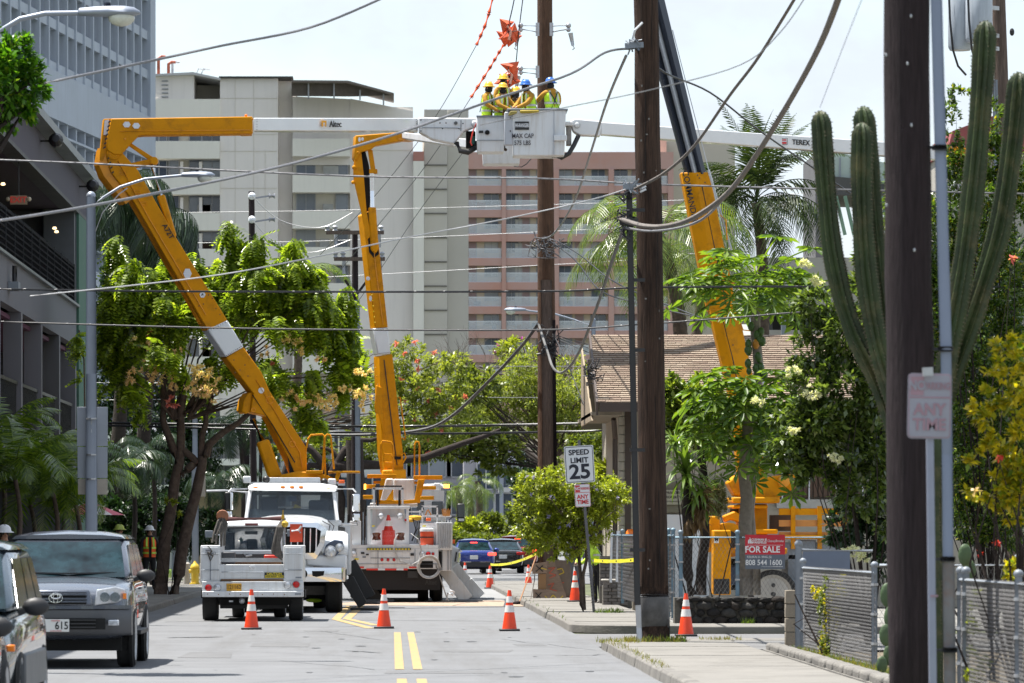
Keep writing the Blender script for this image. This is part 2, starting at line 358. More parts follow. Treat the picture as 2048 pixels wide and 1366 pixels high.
for px,py,w,l in((560,1290,.9,2.4),(940,1302,1.1,1.2),(420,1310,.7,3),(1060,1290,.5,1.4),(880,1345,1.3,.9),(640,1262,.6,.6)):
    x,y=gp(px,py);sheet('asphalt_patch',[(x-w/2+rng.uniform(-.1,.1),y-l/2),(x+w/2,y-l/2+rng.uniform(-.2,.2)),(x+w/2+rng.uniform(-.1,.1),y+l/2),(x-w/2,y+l/2+rng.uniform(-.2,.2))],.003,M('worn_asphalt',(.115,.117,.122),.85,var=.2,vs=2,bump=.4,bs=60))
for k in range(26):
    x,y=rng.uniform(-3,2.8),rng.uniform(46,84);r=rng.uniform(.02,.09);sheet('oil_drip',[(x+r*math.cos(a)*rng.uniform(.7,1.2),y+2.2*r*math.sin(a)) for a in np.linspace(0,5.6,8)],.0045,tar)
sheet('sawdust_patch',[gp(640,1210),gp(1050,1213),gp(1060,1206),gp(1000,1201),gp(720,1203)],.004,M('dusty_asphalt',(.30,.225,.17),.95,var=.3,vs=3))
sheet('asphalt_patch',[gp(905,1196),gp(1060,1199),gp(1010,1180),gp(935,1178)],.008,M('pale_asphalt',(.21,.21,.212),.9,var=.15,vs=1))
def tufts(name,spots,n,mat,h,label,cat='grass'):
    P=[];
    for(x,y,z,rx,ry,c) in spots:
        a=rng.random((c,2))*2-1;P.append(np.c_[x+a[:,0]*rx,y+a[:,1]*ry,np.full(c,z)])
    P=np.concatenate(P);d=rng.normal(0,.45,(len(P),3));d[:,2]=1
    TV=np.array([(-.07,0,0),(.07,0,0),(.03,.6,.05),(0,1,.2)]);V,F=spread(TV,np.array([(0,1,2,3)]),P,frames(d,1.5),rng.uniform(.5,1.2,len(P))*h)
    return npobj(name,V,F,mat,loc=(0,0,0),label=label,cat=cat,kind='stuff')
drygrass=leafmat('dry_grass',(.22,.17,.05),(.16,.19,.045));greengrass=leafmat('green_grass',(.05,.10,.015),(.12,.17,.03))
tufts('dry_grass',[(3.85,66.5,.13,.45,.35,500),(3.3,66.2,.12,.3,.5,160),(5.45,50,.13,.22,11,2600),(3.2,60,.1,.06,7,300),(4.9,67.6,.1,.3,.3,200)],0,drygrass,.09,'dry straw coloured grass tufts along the fence foot and pole base')
tufts('green_weeds',[(4.0,66.4,.13,.3,.25,120),(5.5,54,.13,.2,7,500),(4.35,90.8,.13,.3,.3,160),(6.25,79.9,.13,.12,.08,90),(3.2,96,.1,.05,14,40),(-8.6,170,.12,.8,40,4000)],0,greengrass,.11,'low green weeds at the kerbs and wall foot')
sheet('lawn',[(-30,140),(-9.0,140),(-9.0,245),(-30,245)],.05,M('lawn_green',(.09,.15,.03),.95,var=.4,vs=1.2))
# ------------------------------------------------------------------ far buildings
cream=M('cream_stucco',(.80,.75,.70),.85,var=.03,vs=.15,streak=1,dscale=.35,damt=.10,dirt=(.3,.28,.25))
cream2=M('cream_parapet',(.80,.77,.69),.85,var=.03,vs=.2,streak=1,dscale=.5,damt=.10,dirt=(.3,.28,.25))
beige=M('beige_siding',(.50,.475,.43),.85,var=.05,vs=.2)
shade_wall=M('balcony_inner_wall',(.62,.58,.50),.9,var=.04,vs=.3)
winm=M('window_glass_far',(.045,.06,.085),.15,var=.3,vs=1.5,spec=.8);framem=M('window_frame_grey',(.35,.36,.38),.5,var=.05)
curt=M('curtained_pane',(.45,.48,.52),.4,var=.3,vs=.8)
vary(winm,(.03,.045,.075),(.24,.27,.31));vary(curt,(.10,.13,.18),(.58,.58,.56))
def X(px,D):return(px-783)*D/FPX
def Z(py,D):return 1.7+(1068-py)*D/FPX
def windowbox(w,h,split=2,deep=.12,glass=winm,fr=framem):
    """window template mesh: frame sticks out of the wall, panes recessed; origin at centre, facing -Y"""
    g=G();g.mi=0;t=.07
    g.box(-w/2,w/2,-deep,0,h/2-t,h/2);g.box(-w/2,w/2,-deep,0,-h/2,-h/2+t)
    g.box(-w/2,-w/2+t,-deep+.002,0,-h/2+t,h/2-t);g.box(w/2-t,w/2,-deep+.002,0,-h/2+t,h/2-t)
    for i in range(1,split):x=-w/2+w*i/split;g.box(x-t/2,x+t/2,-deep+.004,0,-h/2+t,h/2-t)
    g.mi=1;g.box(-w/2+t,w/2-t,-.05,-.01,-h/2+t,h/2-t)
    return g.mesh('window',[fr,glass])
def place(mesh,name,parent,loc,rz=0,label=None,sc=None):
    o=bpy.data.objects.new(name,mesh);scn.collection.objects.link(o);o.parent=parent
    o.location=Vector(loc)-ORG[parent];o.rotation_euler.z=rz;ORG[o]=ORG[parent]
    if sc:o.scale=sc
    return tag(o,label)
D0=350.0
cb=thing('apartment_tower','tall cream apartment tower with stacked balconies and a metal roof deck','building',(X(600,D0),D0,0))
def block(parent,x0,x1,ytop,D,depth=18,mat=cream,name='wall',zb=0):
    g=G();g.box(X(x0,D),X(x1,D),D,D+depth,zb,Z(ytop,D));return g.build(name,mat,parent)
block(cb,440,556,157,350,22);block(cb,556.2,585,160,352,20)
block(cb,700,826,214,351,22);block(cb,826.4,848,322,350,20,cream2);block(cb,848.4,895,219,353,20,beige);block(cb,895.4,937,219,356,14,beige)
g=G();g.box(X(826.4,350),X(848,350),350,360,Z(321.5,350),Z(303,350));g.build('parapet',M('pink_stucco',(.43,.20,.165),.85,var=.06,vs=.2),cb)
for i in range(14):
    y=330+i*48.4
    if y<1000:
        g=G();g.box(X(849,353),X(894,353),352.9,353,Z(y+1.5,353),Z(y-1,353));g.build('siding_seam',M('seam_dark',(.14,.135,.12),.9,var=0),cb)
for xx,yt in((470,160),(507,160),(530,300)):
    g=G();g.box(X(xx,350),X(xx+.8,350),349.97,350,0,Z(yt,350));g.build('panel_joint',shade_wall,cb)
for y in(196,268,302,376):
    g=G();g.box(X(441,350),X(555,350),349.96,350,Z(y+.8,350),Z(y,350));g.build('panel_joint',shade_wall,cb)
g=G();g.box(X(438,350),X(586,350),349.6,372,Z(157,350)+.01,Z(153.5,350));g.build('roof_edge',M('dark_roof_edge',(.06,.055,.05),.8,var=.1),cb)
g=G();g.prism([W(585.3,330,351),W(700,330,351),W(700,198,351),W(640,195,351),W(585.3,193,351)],(0,18,0));g.build('wall',cream,cb)
g=G();g.prism([W(700.3,300,350.9),W(826,300,350.9),W(826,222,350.9),W(700.3,197,350.9)],(0,18,0));g.build('wall',cream,cb)
w1=windowbox(1.6,1.45);w2=windowbox(1.5,2.1,2,glass=curt);dr=windowbox(1.0,2.1,1)
def balconies(x0,x1,ytops,D,hrec=37,hpar=35,items=(),parapet_mat=cream2):
    zb=0
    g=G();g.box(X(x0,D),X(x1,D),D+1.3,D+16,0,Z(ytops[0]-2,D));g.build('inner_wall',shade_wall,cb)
    for yt in ytops:
        g=G();g.box(X(x0+.2,D),X(x1-.2,D),D-.35,D-.1,Z(yt+hrec+hpar,D),Z(yt+hrec,D));g.build('balcony_parapet',parapet_mat,cb)
        g=G();g.box(X(x0+.2,D),X(x1-.2,D),D-.1,D+1.3,Z(yt+hrec+hpar,D),Z(yt+hrec+hpar,D)+.28);g.build('balcony_slab',cream,cb)
        for k,(px,m) in enumerate(items):
            h=2.1 if m is not w1 else 1.45
            place(m,'window' if m is not dr else 'balcony_door',cb,(X(px,D+1.3),D+1.29,Z(yt+hrec-(0 if m is not w1 else 6),D)-.2+h/2 if m is not w1 else Z(yt+hrec-8,D)+.4))
ytC=[241+72.2*i for i in range(10)]
balconies(585,700,ytC,350,items=((612,w2),(684,dr)))
ytA=[210+71.8*i-36 for i in range(1,11)]
balconies(308,440,ytA,350,items=((318,w1),(346,dr),(391,dr),(424,w1)))
for yy in ytA[1:]:
    for px in(360,398):
        g=G();g.box(X(px,350),X(px+6,350),350.2,351.29,Z(yy+36,350),Z(yy,350)-.2);g.build('column',cream,cb)
g=G();g.box(X(308,350),X(388,350),350,358,Z(198,350),Z(150,350));g.build('wall',cream,cb)
g=G();g.box(X(388.2,350),X(440,350),355,362,Z(209,350),Z(158,350));g.build('wall',shade_wall,cb)
g=G();g.box(X(308,350),X(440,350),349.8,360,Z(236,350),Z(198.5,350));g.build('balcony_parapet',cream2,cb)
g=G();g.prism([W(309,148,349.5),W(386,144,349.5),W(441,156,349.5),W(441,160,349.5),W(386,149,349.5),W(309,152,349.5)],(0,12,0));g.build('roof',M('pale_roof',(.5,.5,.5),.7,var=.05),cb)
for px,ph,c in((317,113,'red'),(337,124,'red'),(345,124,'g')):
    g=G();p=W(px,148,352);q=W(px,ph+4,352);g.tube([p,q,q+Vector((.25,0,.15)),q+Vector((.55,0,.12))],.12 if c=='red' else .09,6);g.build('roof_vent_pipe',M('rusty_pipe',(.33,.09,.05),.8,var=.2) if c=='red' else MT['steel'],cb)
for px in(392,402):
    g=G();p=W(px,150,352);g.tube([p,p+Vector((.2,0,.5)),p+Vector((.7,0,.4))],.07,6);g.build('roof_lamp',MT['steel'],cb)
for i in range(5):
    g=G();p=W(330,162+i*8,349.95);g.cbox(p,(.5,.08,.06));g.build('ladder_rung',MT['greymetal'],cb)
g=G();g.prism([W(583,160,346),W(696,161,346),W(788,186,346),W(788,189,346),W(694,165,346),W(583,164,346)],(0,7,0));g.build('deck_roof',M('rusty_metal_roof',(.16,.135,.12),.8,var=.2,vs=1),cb)
g=G();g.prism([W(583,164.5,347),W(694,165.5,347),W(786,190,347),W(700,192,347),W(583,191,347)],(0,.5,0));g.build('deck_screen',M('deck_screen_brown',(.12,.10,.085),.9,var=.2,vs=2),cb)
for px,y0,y1 in((617,163,197),(668,163,197),(720,180,200),(767,188,210)):
    g=G();g.beam(W(px,y1,346.8),W(px,y0,346.8),.12,.12);g.build('deck_post',framem,cb)
acm=M('ac_box',(.42,.42,.40),.7,var=.1)
for k in range(16):yt=ytC[int(rng.integers(1,9))] if k%2 else ytA[int(rng.integers(1,9))];px=rng.uniform(640,670) if k%2 else rng.uniform(400,415);g=G();p=W(px,yt+30,351.2);g.cbox(p,(rng.uniform(.6,1.3),.5,rng.uniform(.5,1.0)));g.build('balcony_clutter',acm if k%3 else MT['wood'],cb)
D1=492.0
pinkm=M('pink_concrete',(.42,.265,.24),.88,var=.05,vs=.1,dirt=(.45,.17,.10),dscale=.12,damt=.45)
pb=thing('apartment_block','wide pink apartment block with ten rows of pale railed balconies','building',(X(1100,D1),D1,0))
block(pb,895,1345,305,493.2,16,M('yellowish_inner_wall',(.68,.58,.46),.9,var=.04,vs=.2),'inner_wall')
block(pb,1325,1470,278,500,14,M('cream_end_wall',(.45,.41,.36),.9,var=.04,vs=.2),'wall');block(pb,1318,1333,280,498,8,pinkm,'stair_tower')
g=G();g.box(X(893,D1),X(1347,D1),D1,D1+1.0,Z(338,D1),Z(304,D1));g.build('parapet',pinkm,pb)
cols=[(893,902),(1003.5,1012),(1106,1118),(1217,1228),(1336,1347)]
for a,b in cols:g=G();g.box(X(a,D1),X(b,D1),D1-.15,D1+1.19,0,Z(338.2,D1));g.build('column',pinkm,pb)
pw=windowbox(1.7,1.45,2,.1);pw2=windowbox(1.5,1.45,2,.1,curt);pdoor=windowbox(1.0,1.9,1,.08,M('pinkish_door',(.36,.25,.25),.6,var=.05),framem)
railm=M('pale_railing',(.55,.58,.63),.5,var=.08,vs=.5)
gr=G()
L_=X(1003.5,D1)-X(902,D1)
gr.box(-L_/2+.05,L_/2-.05,0,.06,.95,1.03);gr.box(-L_/2+.05,L_/2-.05,0,.06,0,.06)
for i in range(46):x=-L_/2+.1+i*(L_-.2)/45;gr.box(x-.035,x+.035,.01,.05,.06,.95)
rail_mesh=gr.mesh('railing',railm)
pwall=windowbox(.9,1.6,1,.02,M('white_ac_panel',(.55,.55,.53),.6,var=.05),framem)
for i in range(10):
    yt=338+48.3*i
    g=G();g.box(X(902,D1),X(1336,D1),D1,D1+1.19,Z(yt+48.3,D1),Z(yt+33,D1));g.build('floor_slab',pinkm,pb)
    for k in range(4):
        a=cols[k][1];b=cols[k+1][0];cxm=(a+b)/2
        s=((b-a)*D1/FPX)/L_
        place(rail_mesh,'railing',pb,(X(cxm,D1),D1+.1,Z(yt+33,D1)),sc=(s,1,1))
        for fx,m in((.12,pw),(.42,pdoor),(.80,pw2)):
            if rng.random()<.3 and m is not pdoor:m=pw2 if m is pw else pw
            zz=Z(yt+33,D1)+(.95 if m is pdoor else 1.35)
            place(m,'window' if m is not pdoor else 'balcony_door',pb,(X(a+(b-a)*fx,D1),493.18,zz))
        if k==1:place(pwall,'door_panel',pb,(X(a+26,D1),493.17,Z(yt+33,D1)+.9))
for k in range(34):
    i,q=int(rng.integers(0,10)),int(rng.integers(0,4));px=rng.uniform(cols[q][1]+6,cols[q+1][0]-6);g=G();p=W(px,338+48.3*i+rng.uniform(22,30),492.5);g.cbox(p,(rng.uniform(.4,1.0),.4,rng.uniform(.5,1.2)));g.build('balcony_clutter',M('clutter%d'%(k%4),((.5,.5,.5),(.12,.2,.3),(.35,.15,.1),(.1,.2,.08))[k%4],.8),pb)
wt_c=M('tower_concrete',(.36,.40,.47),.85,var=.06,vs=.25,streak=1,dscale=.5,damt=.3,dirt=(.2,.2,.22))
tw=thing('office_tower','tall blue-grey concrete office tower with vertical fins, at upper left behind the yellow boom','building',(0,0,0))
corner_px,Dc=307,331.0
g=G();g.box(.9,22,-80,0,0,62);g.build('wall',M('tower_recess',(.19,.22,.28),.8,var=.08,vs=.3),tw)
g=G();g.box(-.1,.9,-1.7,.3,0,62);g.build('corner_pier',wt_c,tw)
fin=G();fin.box(0,.9,-.16,.16,0,62);fin=fin.mesh('fin',wt_c)
for i in range(27):place(fin,'fin',tw,(-.0,-4.6-2.9*i,0)).rotation_euler=(0,0,0)
zt0=Z(235,Dc)
tg=M('tower_glass',(.06,.08,.12),.2,var=.2,vs=.7,spec=.7)
wm=G();wm.mi=0;wm.box(.62,.9,-1.3,-1.2,0,1.9);wm.box(.62,.9,1.2,1.3,0,1.9);wm.mi=1;wm.box(.86,.90,-1.2,1.2,.0,1.9);wm.mi=0;wm.box(.75,.9,-1.3,1.3,1.9,2.0)
wm=wm.mesh('window',[wt_c,tg])
zrows=[];z=zt0+.5
while z<60:zrows.append(z);z+=2.8
for j,z in enumerate(zrows):
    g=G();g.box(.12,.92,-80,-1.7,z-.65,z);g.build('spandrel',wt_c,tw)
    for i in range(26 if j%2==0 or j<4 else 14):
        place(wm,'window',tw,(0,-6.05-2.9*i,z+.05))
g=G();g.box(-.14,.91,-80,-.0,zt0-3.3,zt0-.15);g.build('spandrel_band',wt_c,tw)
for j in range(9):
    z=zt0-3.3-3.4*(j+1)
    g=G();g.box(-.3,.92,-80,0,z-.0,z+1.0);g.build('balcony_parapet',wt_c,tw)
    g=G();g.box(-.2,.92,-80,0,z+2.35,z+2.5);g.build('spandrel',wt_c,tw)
ux=Vector((.134,1,0)).normalized()
tw.location=(X(corner_px,Dc),Dc,0);tw.rotation_euler.z=math.atan2(-ux.x,ux.y);tw.scale.x=-1
blu=M('blue_sign',(.02,.16,.55),.5,var=0)
for k in range(3):
    g=G();g.prism([(-.16,-6-k*3.2,46.2-k*.0),(-.16,-7.6-k*3.2,46.2),(-.16,-7.6-k*3.2,47.4)],(.06,0,0));g.build('blue_emblem',blu,tw)
gpaint=M('grey_paint_wall',(.33,.33,.36),.85,var=.06,vs=.4)
e1=thing('low_apartments','grey low apartment house with wide windows at the street end, behind the right bucket truck','building',(X(830,285),285,0))
block(e1,690,952,893,285,14,gpaint);block(e1,690,952,888,284.4,15,M('pale_fascia',(.45,.45,.45),.8,var=.05),'roof',Z(893,285)+.01)
ew=windowbox(1.5,1.9,1);ew2=windowbox(1.15,1.6,2)
for r_,y in enumerate((925,1000)):
    for px in(720,760,800,836,880,915):place(ew,'window',e1,(X(px,285),284.99,Z(y,285)))
e2=thing('low_apartments','pale grey three-storey apartment house beside the far lamp post at the street end','building',(X(990,272),272,0))
block(e2,955,1052,895,272,12,M('lilac_grey_wall',(.40,.40,.45),.85,var=.06,vs=.4));
for y in(953,1012):
    for px in(972,1006):place(ew2,'window',e2,(X(px,272),271.99,Z(y,272)))
g=G();g.box(X(930,272),X(954.8,272),276,280,0,Z(905,272));g.build('stair_tower',gpaint,e2)
g=G();g.box(X(996,272),X(1020,272),271,272,Z(985,272),Z(975,272));g.build('balcony_rail',M('pale_fascia',(.45,.45,.45),.8),e2)
e3=thing('white_building','white building with few windows behind the trunks left of the raised booms','building',(X(600,205),205,0))
block(e3,480,790,838,205,12,M('white_stucco',(.52,.52,.54),.85,var=.05,vs=.4))
ww=windowbox(1.1,1.5,2)
for px,py in((540,905),(640,930),(690,895),(560,985),(680,985),(745,985)):place(ww,'window',e3,(X(px,205),204.99,Z(py,205)))
g=G();g.box(X(676,205),X(679,205),204.9,205,0,Z(840,205));g.build('panel_joint',shade_wall,e3)
e4=thing('white_building','white terraced building with dark balconies seen through the trunks at left','building',(X(350,215),215,0))
block(e4,190,480.5,846,217,12,M('white_stucco2',(.47,.47,.49),.85,var=.06,vs=.4))
for y in(868,918,970):g=G();g.box(X(215,215),X(480,215),214,217,Z(y+13,215),Z(y,215));g.build('balcony_parapet',M('white_stucco',(.5,.5,.5)),e4)
for y in(900,952):
    for px in(270,330,400,448):place(ww,'window',e4,(X(px,217),216.99,Z(y,217)))
g=G();g.box(X(395,170),X(500,170),168,172,0,Z(985,170));g.build('wall',M('tan_wall',(.26,.21,.15),.9,var=.15,vs=1),None,label='low tan roadside building with maroon eaves behind the traffic pole',cat='building')
g=G();g.box(X(392,170),X(505,170),167,173,Z(984.5,170),Z(978,170));mr=g.build('eaves',M('maroon',(.10,.02,.02),.7,var=.05),None,label='maroon roof edge over the low tan wall at left',cat='roof')
rb=thing('parking_deck','grey-beige flat roofed building with dark deck openings behind the papaya crown','building',(X(1600,160),160,0))
bz=M('grey_beige_wall',(.33,.31,.28),.85,var=.06,vs=.5)
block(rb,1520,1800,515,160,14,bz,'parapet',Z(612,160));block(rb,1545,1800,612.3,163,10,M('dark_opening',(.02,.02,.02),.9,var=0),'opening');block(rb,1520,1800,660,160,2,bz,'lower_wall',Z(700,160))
g=G();g.beam(W(1567,690,159.5),W(1567,590,159.5),.16,.16);g.build('post',MT['greymetal'],rb)
block(rb,1631,1661,306,166,5,M('dark_grey_shaft',(.10,.10,.11),.8,var=.1,vs=.5),'stair_shaft')
g=G();g.prism([W(1655,300,166),W(1800,332,166),W(1800,366,166),W(1655,352,166)],(0,8,0));g.build('canopy',M('pale_green_glass',(.33,.40,.37),.4,var=.06),rb)
for px in(1680,1703,1730):g=G();g.beam(W(px,360,165.9),W(px,315,165.9),.06,.06);g.build('canopy_rib',MT['greymetal'],rb)
g=G();g.prism([W(1661,352,165.8),W(1800,366,165.8),W(1800,392,165.8),W(1661,390,165.8)],(0,6,0));g.build('fascia',M('dark_fascia',(.06,.06,.06),.8),rb)
for k in range(6):g=G();g.beam(W(1672+k*18,392,165),W(1690+k*18,470,165),.12,.12);g.build('brace',M('green_brace',(.10,.18,.13),.6),rb)
rr=thing('red_roof_house','house with dusty red gable roof behind the tall cactus and vines','building',(X(1950,190),190,0))
g=G();g.prism([W(1895,300,190),W(1905,262,190),W(1985,232,190),W(2080,270,190),W(2080,300,190)],(0,8,0));g.build('roof',M('red_roof',(.27,.07,.07),.8,var=.1),rr)
g=G();g.box(X(1900,190),X(2078,190),191,197,0,Z(300.5,190));g.build('wall',bz,rr)
# ------------------------------------------------------------------ garage / shop building on the left
gb=thing('parking_structure','shaded left building with purple fascia, railed decks and green corner pilaster','building',(-9,120,0))
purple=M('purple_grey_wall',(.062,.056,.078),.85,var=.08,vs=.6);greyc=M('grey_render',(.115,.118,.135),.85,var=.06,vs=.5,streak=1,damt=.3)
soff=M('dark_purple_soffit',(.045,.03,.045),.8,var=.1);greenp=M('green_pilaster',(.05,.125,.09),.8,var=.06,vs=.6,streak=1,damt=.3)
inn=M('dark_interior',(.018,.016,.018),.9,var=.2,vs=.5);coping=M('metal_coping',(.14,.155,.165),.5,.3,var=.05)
y0,y1=62,130
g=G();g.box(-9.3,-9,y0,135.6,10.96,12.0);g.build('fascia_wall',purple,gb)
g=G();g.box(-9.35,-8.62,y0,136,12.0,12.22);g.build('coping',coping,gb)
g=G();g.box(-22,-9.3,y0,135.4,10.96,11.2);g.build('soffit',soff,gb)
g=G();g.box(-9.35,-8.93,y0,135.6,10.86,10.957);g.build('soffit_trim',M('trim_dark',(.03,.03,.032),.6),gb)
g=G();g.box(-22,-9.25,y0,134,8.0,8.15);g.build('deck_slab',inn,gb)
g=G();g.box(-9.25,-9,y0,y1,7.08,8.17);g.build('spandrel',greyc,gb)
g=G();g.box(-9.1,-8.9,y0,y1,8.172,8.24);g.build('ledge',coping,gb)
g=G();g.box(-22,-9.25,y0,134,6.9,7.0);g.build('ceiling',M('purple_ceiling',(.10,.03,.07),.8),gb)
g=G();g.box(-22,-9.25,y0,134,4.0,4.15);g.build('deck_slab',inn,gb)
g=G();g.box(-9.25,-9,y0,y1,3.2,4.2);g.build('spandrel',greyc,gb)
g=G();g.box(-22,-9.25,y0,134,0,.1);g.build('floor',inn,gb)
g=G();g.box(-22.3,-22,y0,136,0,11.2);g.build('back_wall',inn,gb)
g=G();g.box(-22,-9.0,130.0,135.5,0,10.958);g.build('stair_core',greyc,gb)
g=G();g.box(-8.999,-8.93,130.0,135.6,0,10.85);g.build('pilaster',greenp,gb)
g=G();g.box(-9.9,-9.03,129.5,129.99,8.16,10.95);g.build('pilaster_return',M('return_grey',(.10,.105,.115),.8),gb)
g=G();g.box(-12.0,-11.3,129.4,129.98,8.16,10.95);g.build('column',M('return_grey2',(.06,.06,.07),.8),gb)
cy=129.6
while cy>66:
    g=G();g.box(-9.42,-8.98,cy-.35,cy+.1,4.2,7.078);g.build('column',M('column_render',(.13,.13,.145),.85,var=.06,vs=.5),gb)
    if cy-6.5>66:
        g=G();g.box(-9.12,-9.06,cy-6.4,cy-.36,5.32,5.4);g.box(-9.12,-9.06,cy-6.4,cy-.36,4.3,4.36)
        k=0
        while k<22:g.box(-9.105,-9.075,cy-6.3+k*.27,cy-6.27+k*.27,4.36,5.32);k+=1
        for zz in(4.55,4.75,4.95,5.15):g.box(-9.14,-9.11,cy-6.4,cy-.36,zz-.03,zz+.03)
        g.build('railing',MT['black'],gb)
    cy-=6.3
y=129.0
railb=G();railb.box(-.03,.03,-1.25,1.25,1.0,1.08);railb.box(-.02,.02,-1.25,1.25,0,.06)
for k in range(10):railb.box(-.018,.018,-1.25+k*.27,-1.19+k*.27,.06,1.0)
for k in range(6):railb.box(-.03,.03,-1.25,1.25,.14+k*.15,.18+k*.15)
railm2=M('matt_black_rail',(.006,.006,.008),.9,var=0,spec=.1);railb=railb.mesh('railing',railm2)
while y>66:
    place(railb,'railing',gb,(-9.02,y-1.25,8.25));g=G();g.box(-9.06,-8.98,y-.04,y+.04,8.24,9.35);g.build('railing_post',M('post_dark',(.02,.022,.026),.8,spec=.1),gb);y-=2.55
for yy,zz in((107.0,7.6),):
    t=thing('wall_lamp','small wall lamp bracket on the grey spandrel of the left building','lamp',(-9,yy,zz))
    g=G();g.box(-8.99,-8.75,yy-.3,yy+.3,7.42,7.62);g.build('bracket',MT['greymetal'],t);g=G();g.tube([(-8.85,yy-.1,7.62),(-8.85,yy-.1,8.0)],.06,8);g.build('lamp_body',MT['black'],t)
for px,py in((81,282),(158,373)):
    t=thing('floodlight','dark round floodlight on the purple fascia, %s'%('the nearer one under the leafy branch' if px==81 else 'the one next to the street lamp pole'),'floodlight',(-9,81918/(783-px),11.4))
    yy=81918/(783-px);zz=Z(py,yy);g=G();g.lathe((-8.6,yy,zz),[(.02,-.14),(.16,-.1),(.19,.08),(.1,.2)],12,(0,-1,.3));g.build('lamp_head',MT['black'],t);g=G();g.beam((-9,yy,zz),(-8.6,yy,zz),.05,.05);g.build('bracket',MT['black'],t)
t=thing('exit_sign','red lettered EXIT sign hung from the dark soffit in the left building','sign',W(37,400,128.5))
p=W(37,400,112)
t.location=p;ORG[t]=p.copy()
g=G();g.cbox(p,(.42,.06,.22));g.build('sign_body',M('exit_body',(.25,.2,.13),.5,var=.05),t)
lettering('EXIT',.2,p+Vector((0,-.04,0)),M('exit_red',(.45,.04,.03),.5,emit=(1,.05,.03),es=.06),t,bold=.02)
for s in(-1,1):g=G();g.ball(p+Vector((s*.26,-.02,.02)),.06,8);g.build('emergency_lamp',M('exit_lamp',(.4,.35,.25),.4),t)
g=G();g.beam(p+Vector((0,0,.11)),(p.x,p.y,10.95),.03,.03);g.build('hanger',MT['black'],t)
for k,(px,py) in enumerate(((109,459),(113,466),(6,371))):
    p=W(px,py,118 if k<2 else 108);g=G();g.lathe(p,[(.03,0),(.06,.02),(.04,.07)],10);g.build('ceiling_light',M('lit_bulb',(1,.8,.5),.5,emit=(1,.75,.4),es=.9 if k<2 else .2),None,label=['lit ceiling spot deep in the upper left deck','second smaller lit spot just below the first in the upper deck','dim long ceiling lamp at the left frame edge'][k],cat='light')
g=G();g.box(-15,-9.9,96,129,4.16,4.6);g.build('planter',M('red_interior',(.25,.05,.03),.8),None,label='red counter front glimpsed behind the lower columns of the left building',cat='counter')
# ------------------------------------------------------------------ house with brown shingle roof
hs=thing('shingled_house','block house with brown shingle roof standing behind the yellow digger truck','house',(6,107,0))
wallm=M('house_block_wall',(.40,.37,.31),.85,var=.08,vs=1,bump=.2,bs=20);trim=M('brown_trim',(.055,.038,.03),.6,var=.15)
hx0,hx1=X(1238,105.5),22.0
g=G();g.box(hx0,hx1,105.5,114,0,4.66);g.build('wall',wallm,hs)
for k in range(22):
    g=G();z0=.02+k*.21;g.box(hx0-.02,hx0+.38,105.44,105.49,z0,z0+.195);g.build('block',wallm,hs,bevel=.006)
E0=Vector((X(1199,103.6),103.6,Z(806,103.6)));RG=109.6
rz=Z(671,109.6);rx0=X(1184,109.6);slope=Vector((0,RG-103.6,rz-E0.z));sl=slope.length;sd_=slope.normalized();sn=Vector((0,-sd_.z,sd_.y))
g=G();g.prism([E0,(22,103.6,E0.z),(22,RG,rz),(rx0,RG,rz)],(0,0,-.12));g.build('roof_deck',trim,hs)
g=G();g.prism([(rx0,RG+.01,rz),(22,RG+.01,rz),(22,RG+6,rz-2.0),(rx0,RG+6,rz-2.0)],(0,0,-.12));g.build('roof_deck',trim,hs)
shm=[M('shingle_%s'%n,c,.9,var=.12,vs=8,bump=.5,bs=80) for n,c in(('tan',(.255,.195,.145)),('brown',(.225,.165,.125)),('pale',(.285,.225,.17)))]
rows=34;step=sl/rows;big=[];rest=G()
for r_ in range(rows):
    a=E0+sd_*(step*r_);xs=E0.x+(rx0-E0.x)*r_/rows-.03;x=xs-rng.uniform(0,.25);
    while x<17.5:
        w=rng.uniform(.24,.36);xa=max(x,xs);xb=x+w-.012
        if xb>xa+.04:big.append((xa,xb,r_,(xa+xb)/2))
        x+=w
vis=[b for b in big if b[1]<X(1640,106)]
vis.sort(key=lambda b:(b[2],b[0]));first=set(id(b) for b in vis[:300])
def shingle(g,b):
    xa,xb,r_,_=b;a=sd_*(step*r_);p=Vector((0,E0.y,E0.z))+a;q=p+sd_*(step*1.25);th=.026+rng.uniform(0,.008)
    o0=sn*(.012+th);o1=sn*.006
    g.add([(xa,*(p+sn*.004)[1:]),(xb,*(p+sn*.004)[1:]),(xb,*(q+sn*.002)[1:]),(xa,*(q+sn*.002)[1:]),(xa,*(p+o0)[1:]),(xb,*(p+o0)[1:]),(xb,*(q+o1)[1:]),(xa,*(q+o1)[1:])],
[(4,5,6,7),(0,1,5,4),(0,4,7,3),(1,2,6,5)])
for b in big:
    mi=rng.integers(0,3)
    if id(b) in first:
        g=G();shingle(g,b);g.build('shingle',shm[mi],hs)
    else:rest.mi=int(mi);shingle(rest,b)
o=rest.build('shingles',shm,hs,kind='stuff')
g=G();g.beam((E0.x,103.55,E0.z-.1),(22,103.55,E0.z-.1),.05,.2);g.build('gutter',trim,hs)
g=G();g.prism([E0+Vector((-.03,-.02,.03)),(rx0-.03,RG,rz+.05),(rx0-.03,RG,rz-.30),E0+Vector((-.03,-.02,-.28))],(-.05,0,0));g.build('bargeboard',trim,hs)
g=G();g.prism([(X(1180,105),104.2,4.3),(X(1180,105),110,6.2),(X(1180,105),110,4.3)],(.04,0,0));g.build('gable_screen',M('gable_tan',(.25,.2,.14),.8,var=.1),hs)
g=G();g.box(X(1180,105),hx0,104.2,112,4.42,4.5);g.build('soffit',M('soffit_tan',(.22,.19,.15),.8),hs)
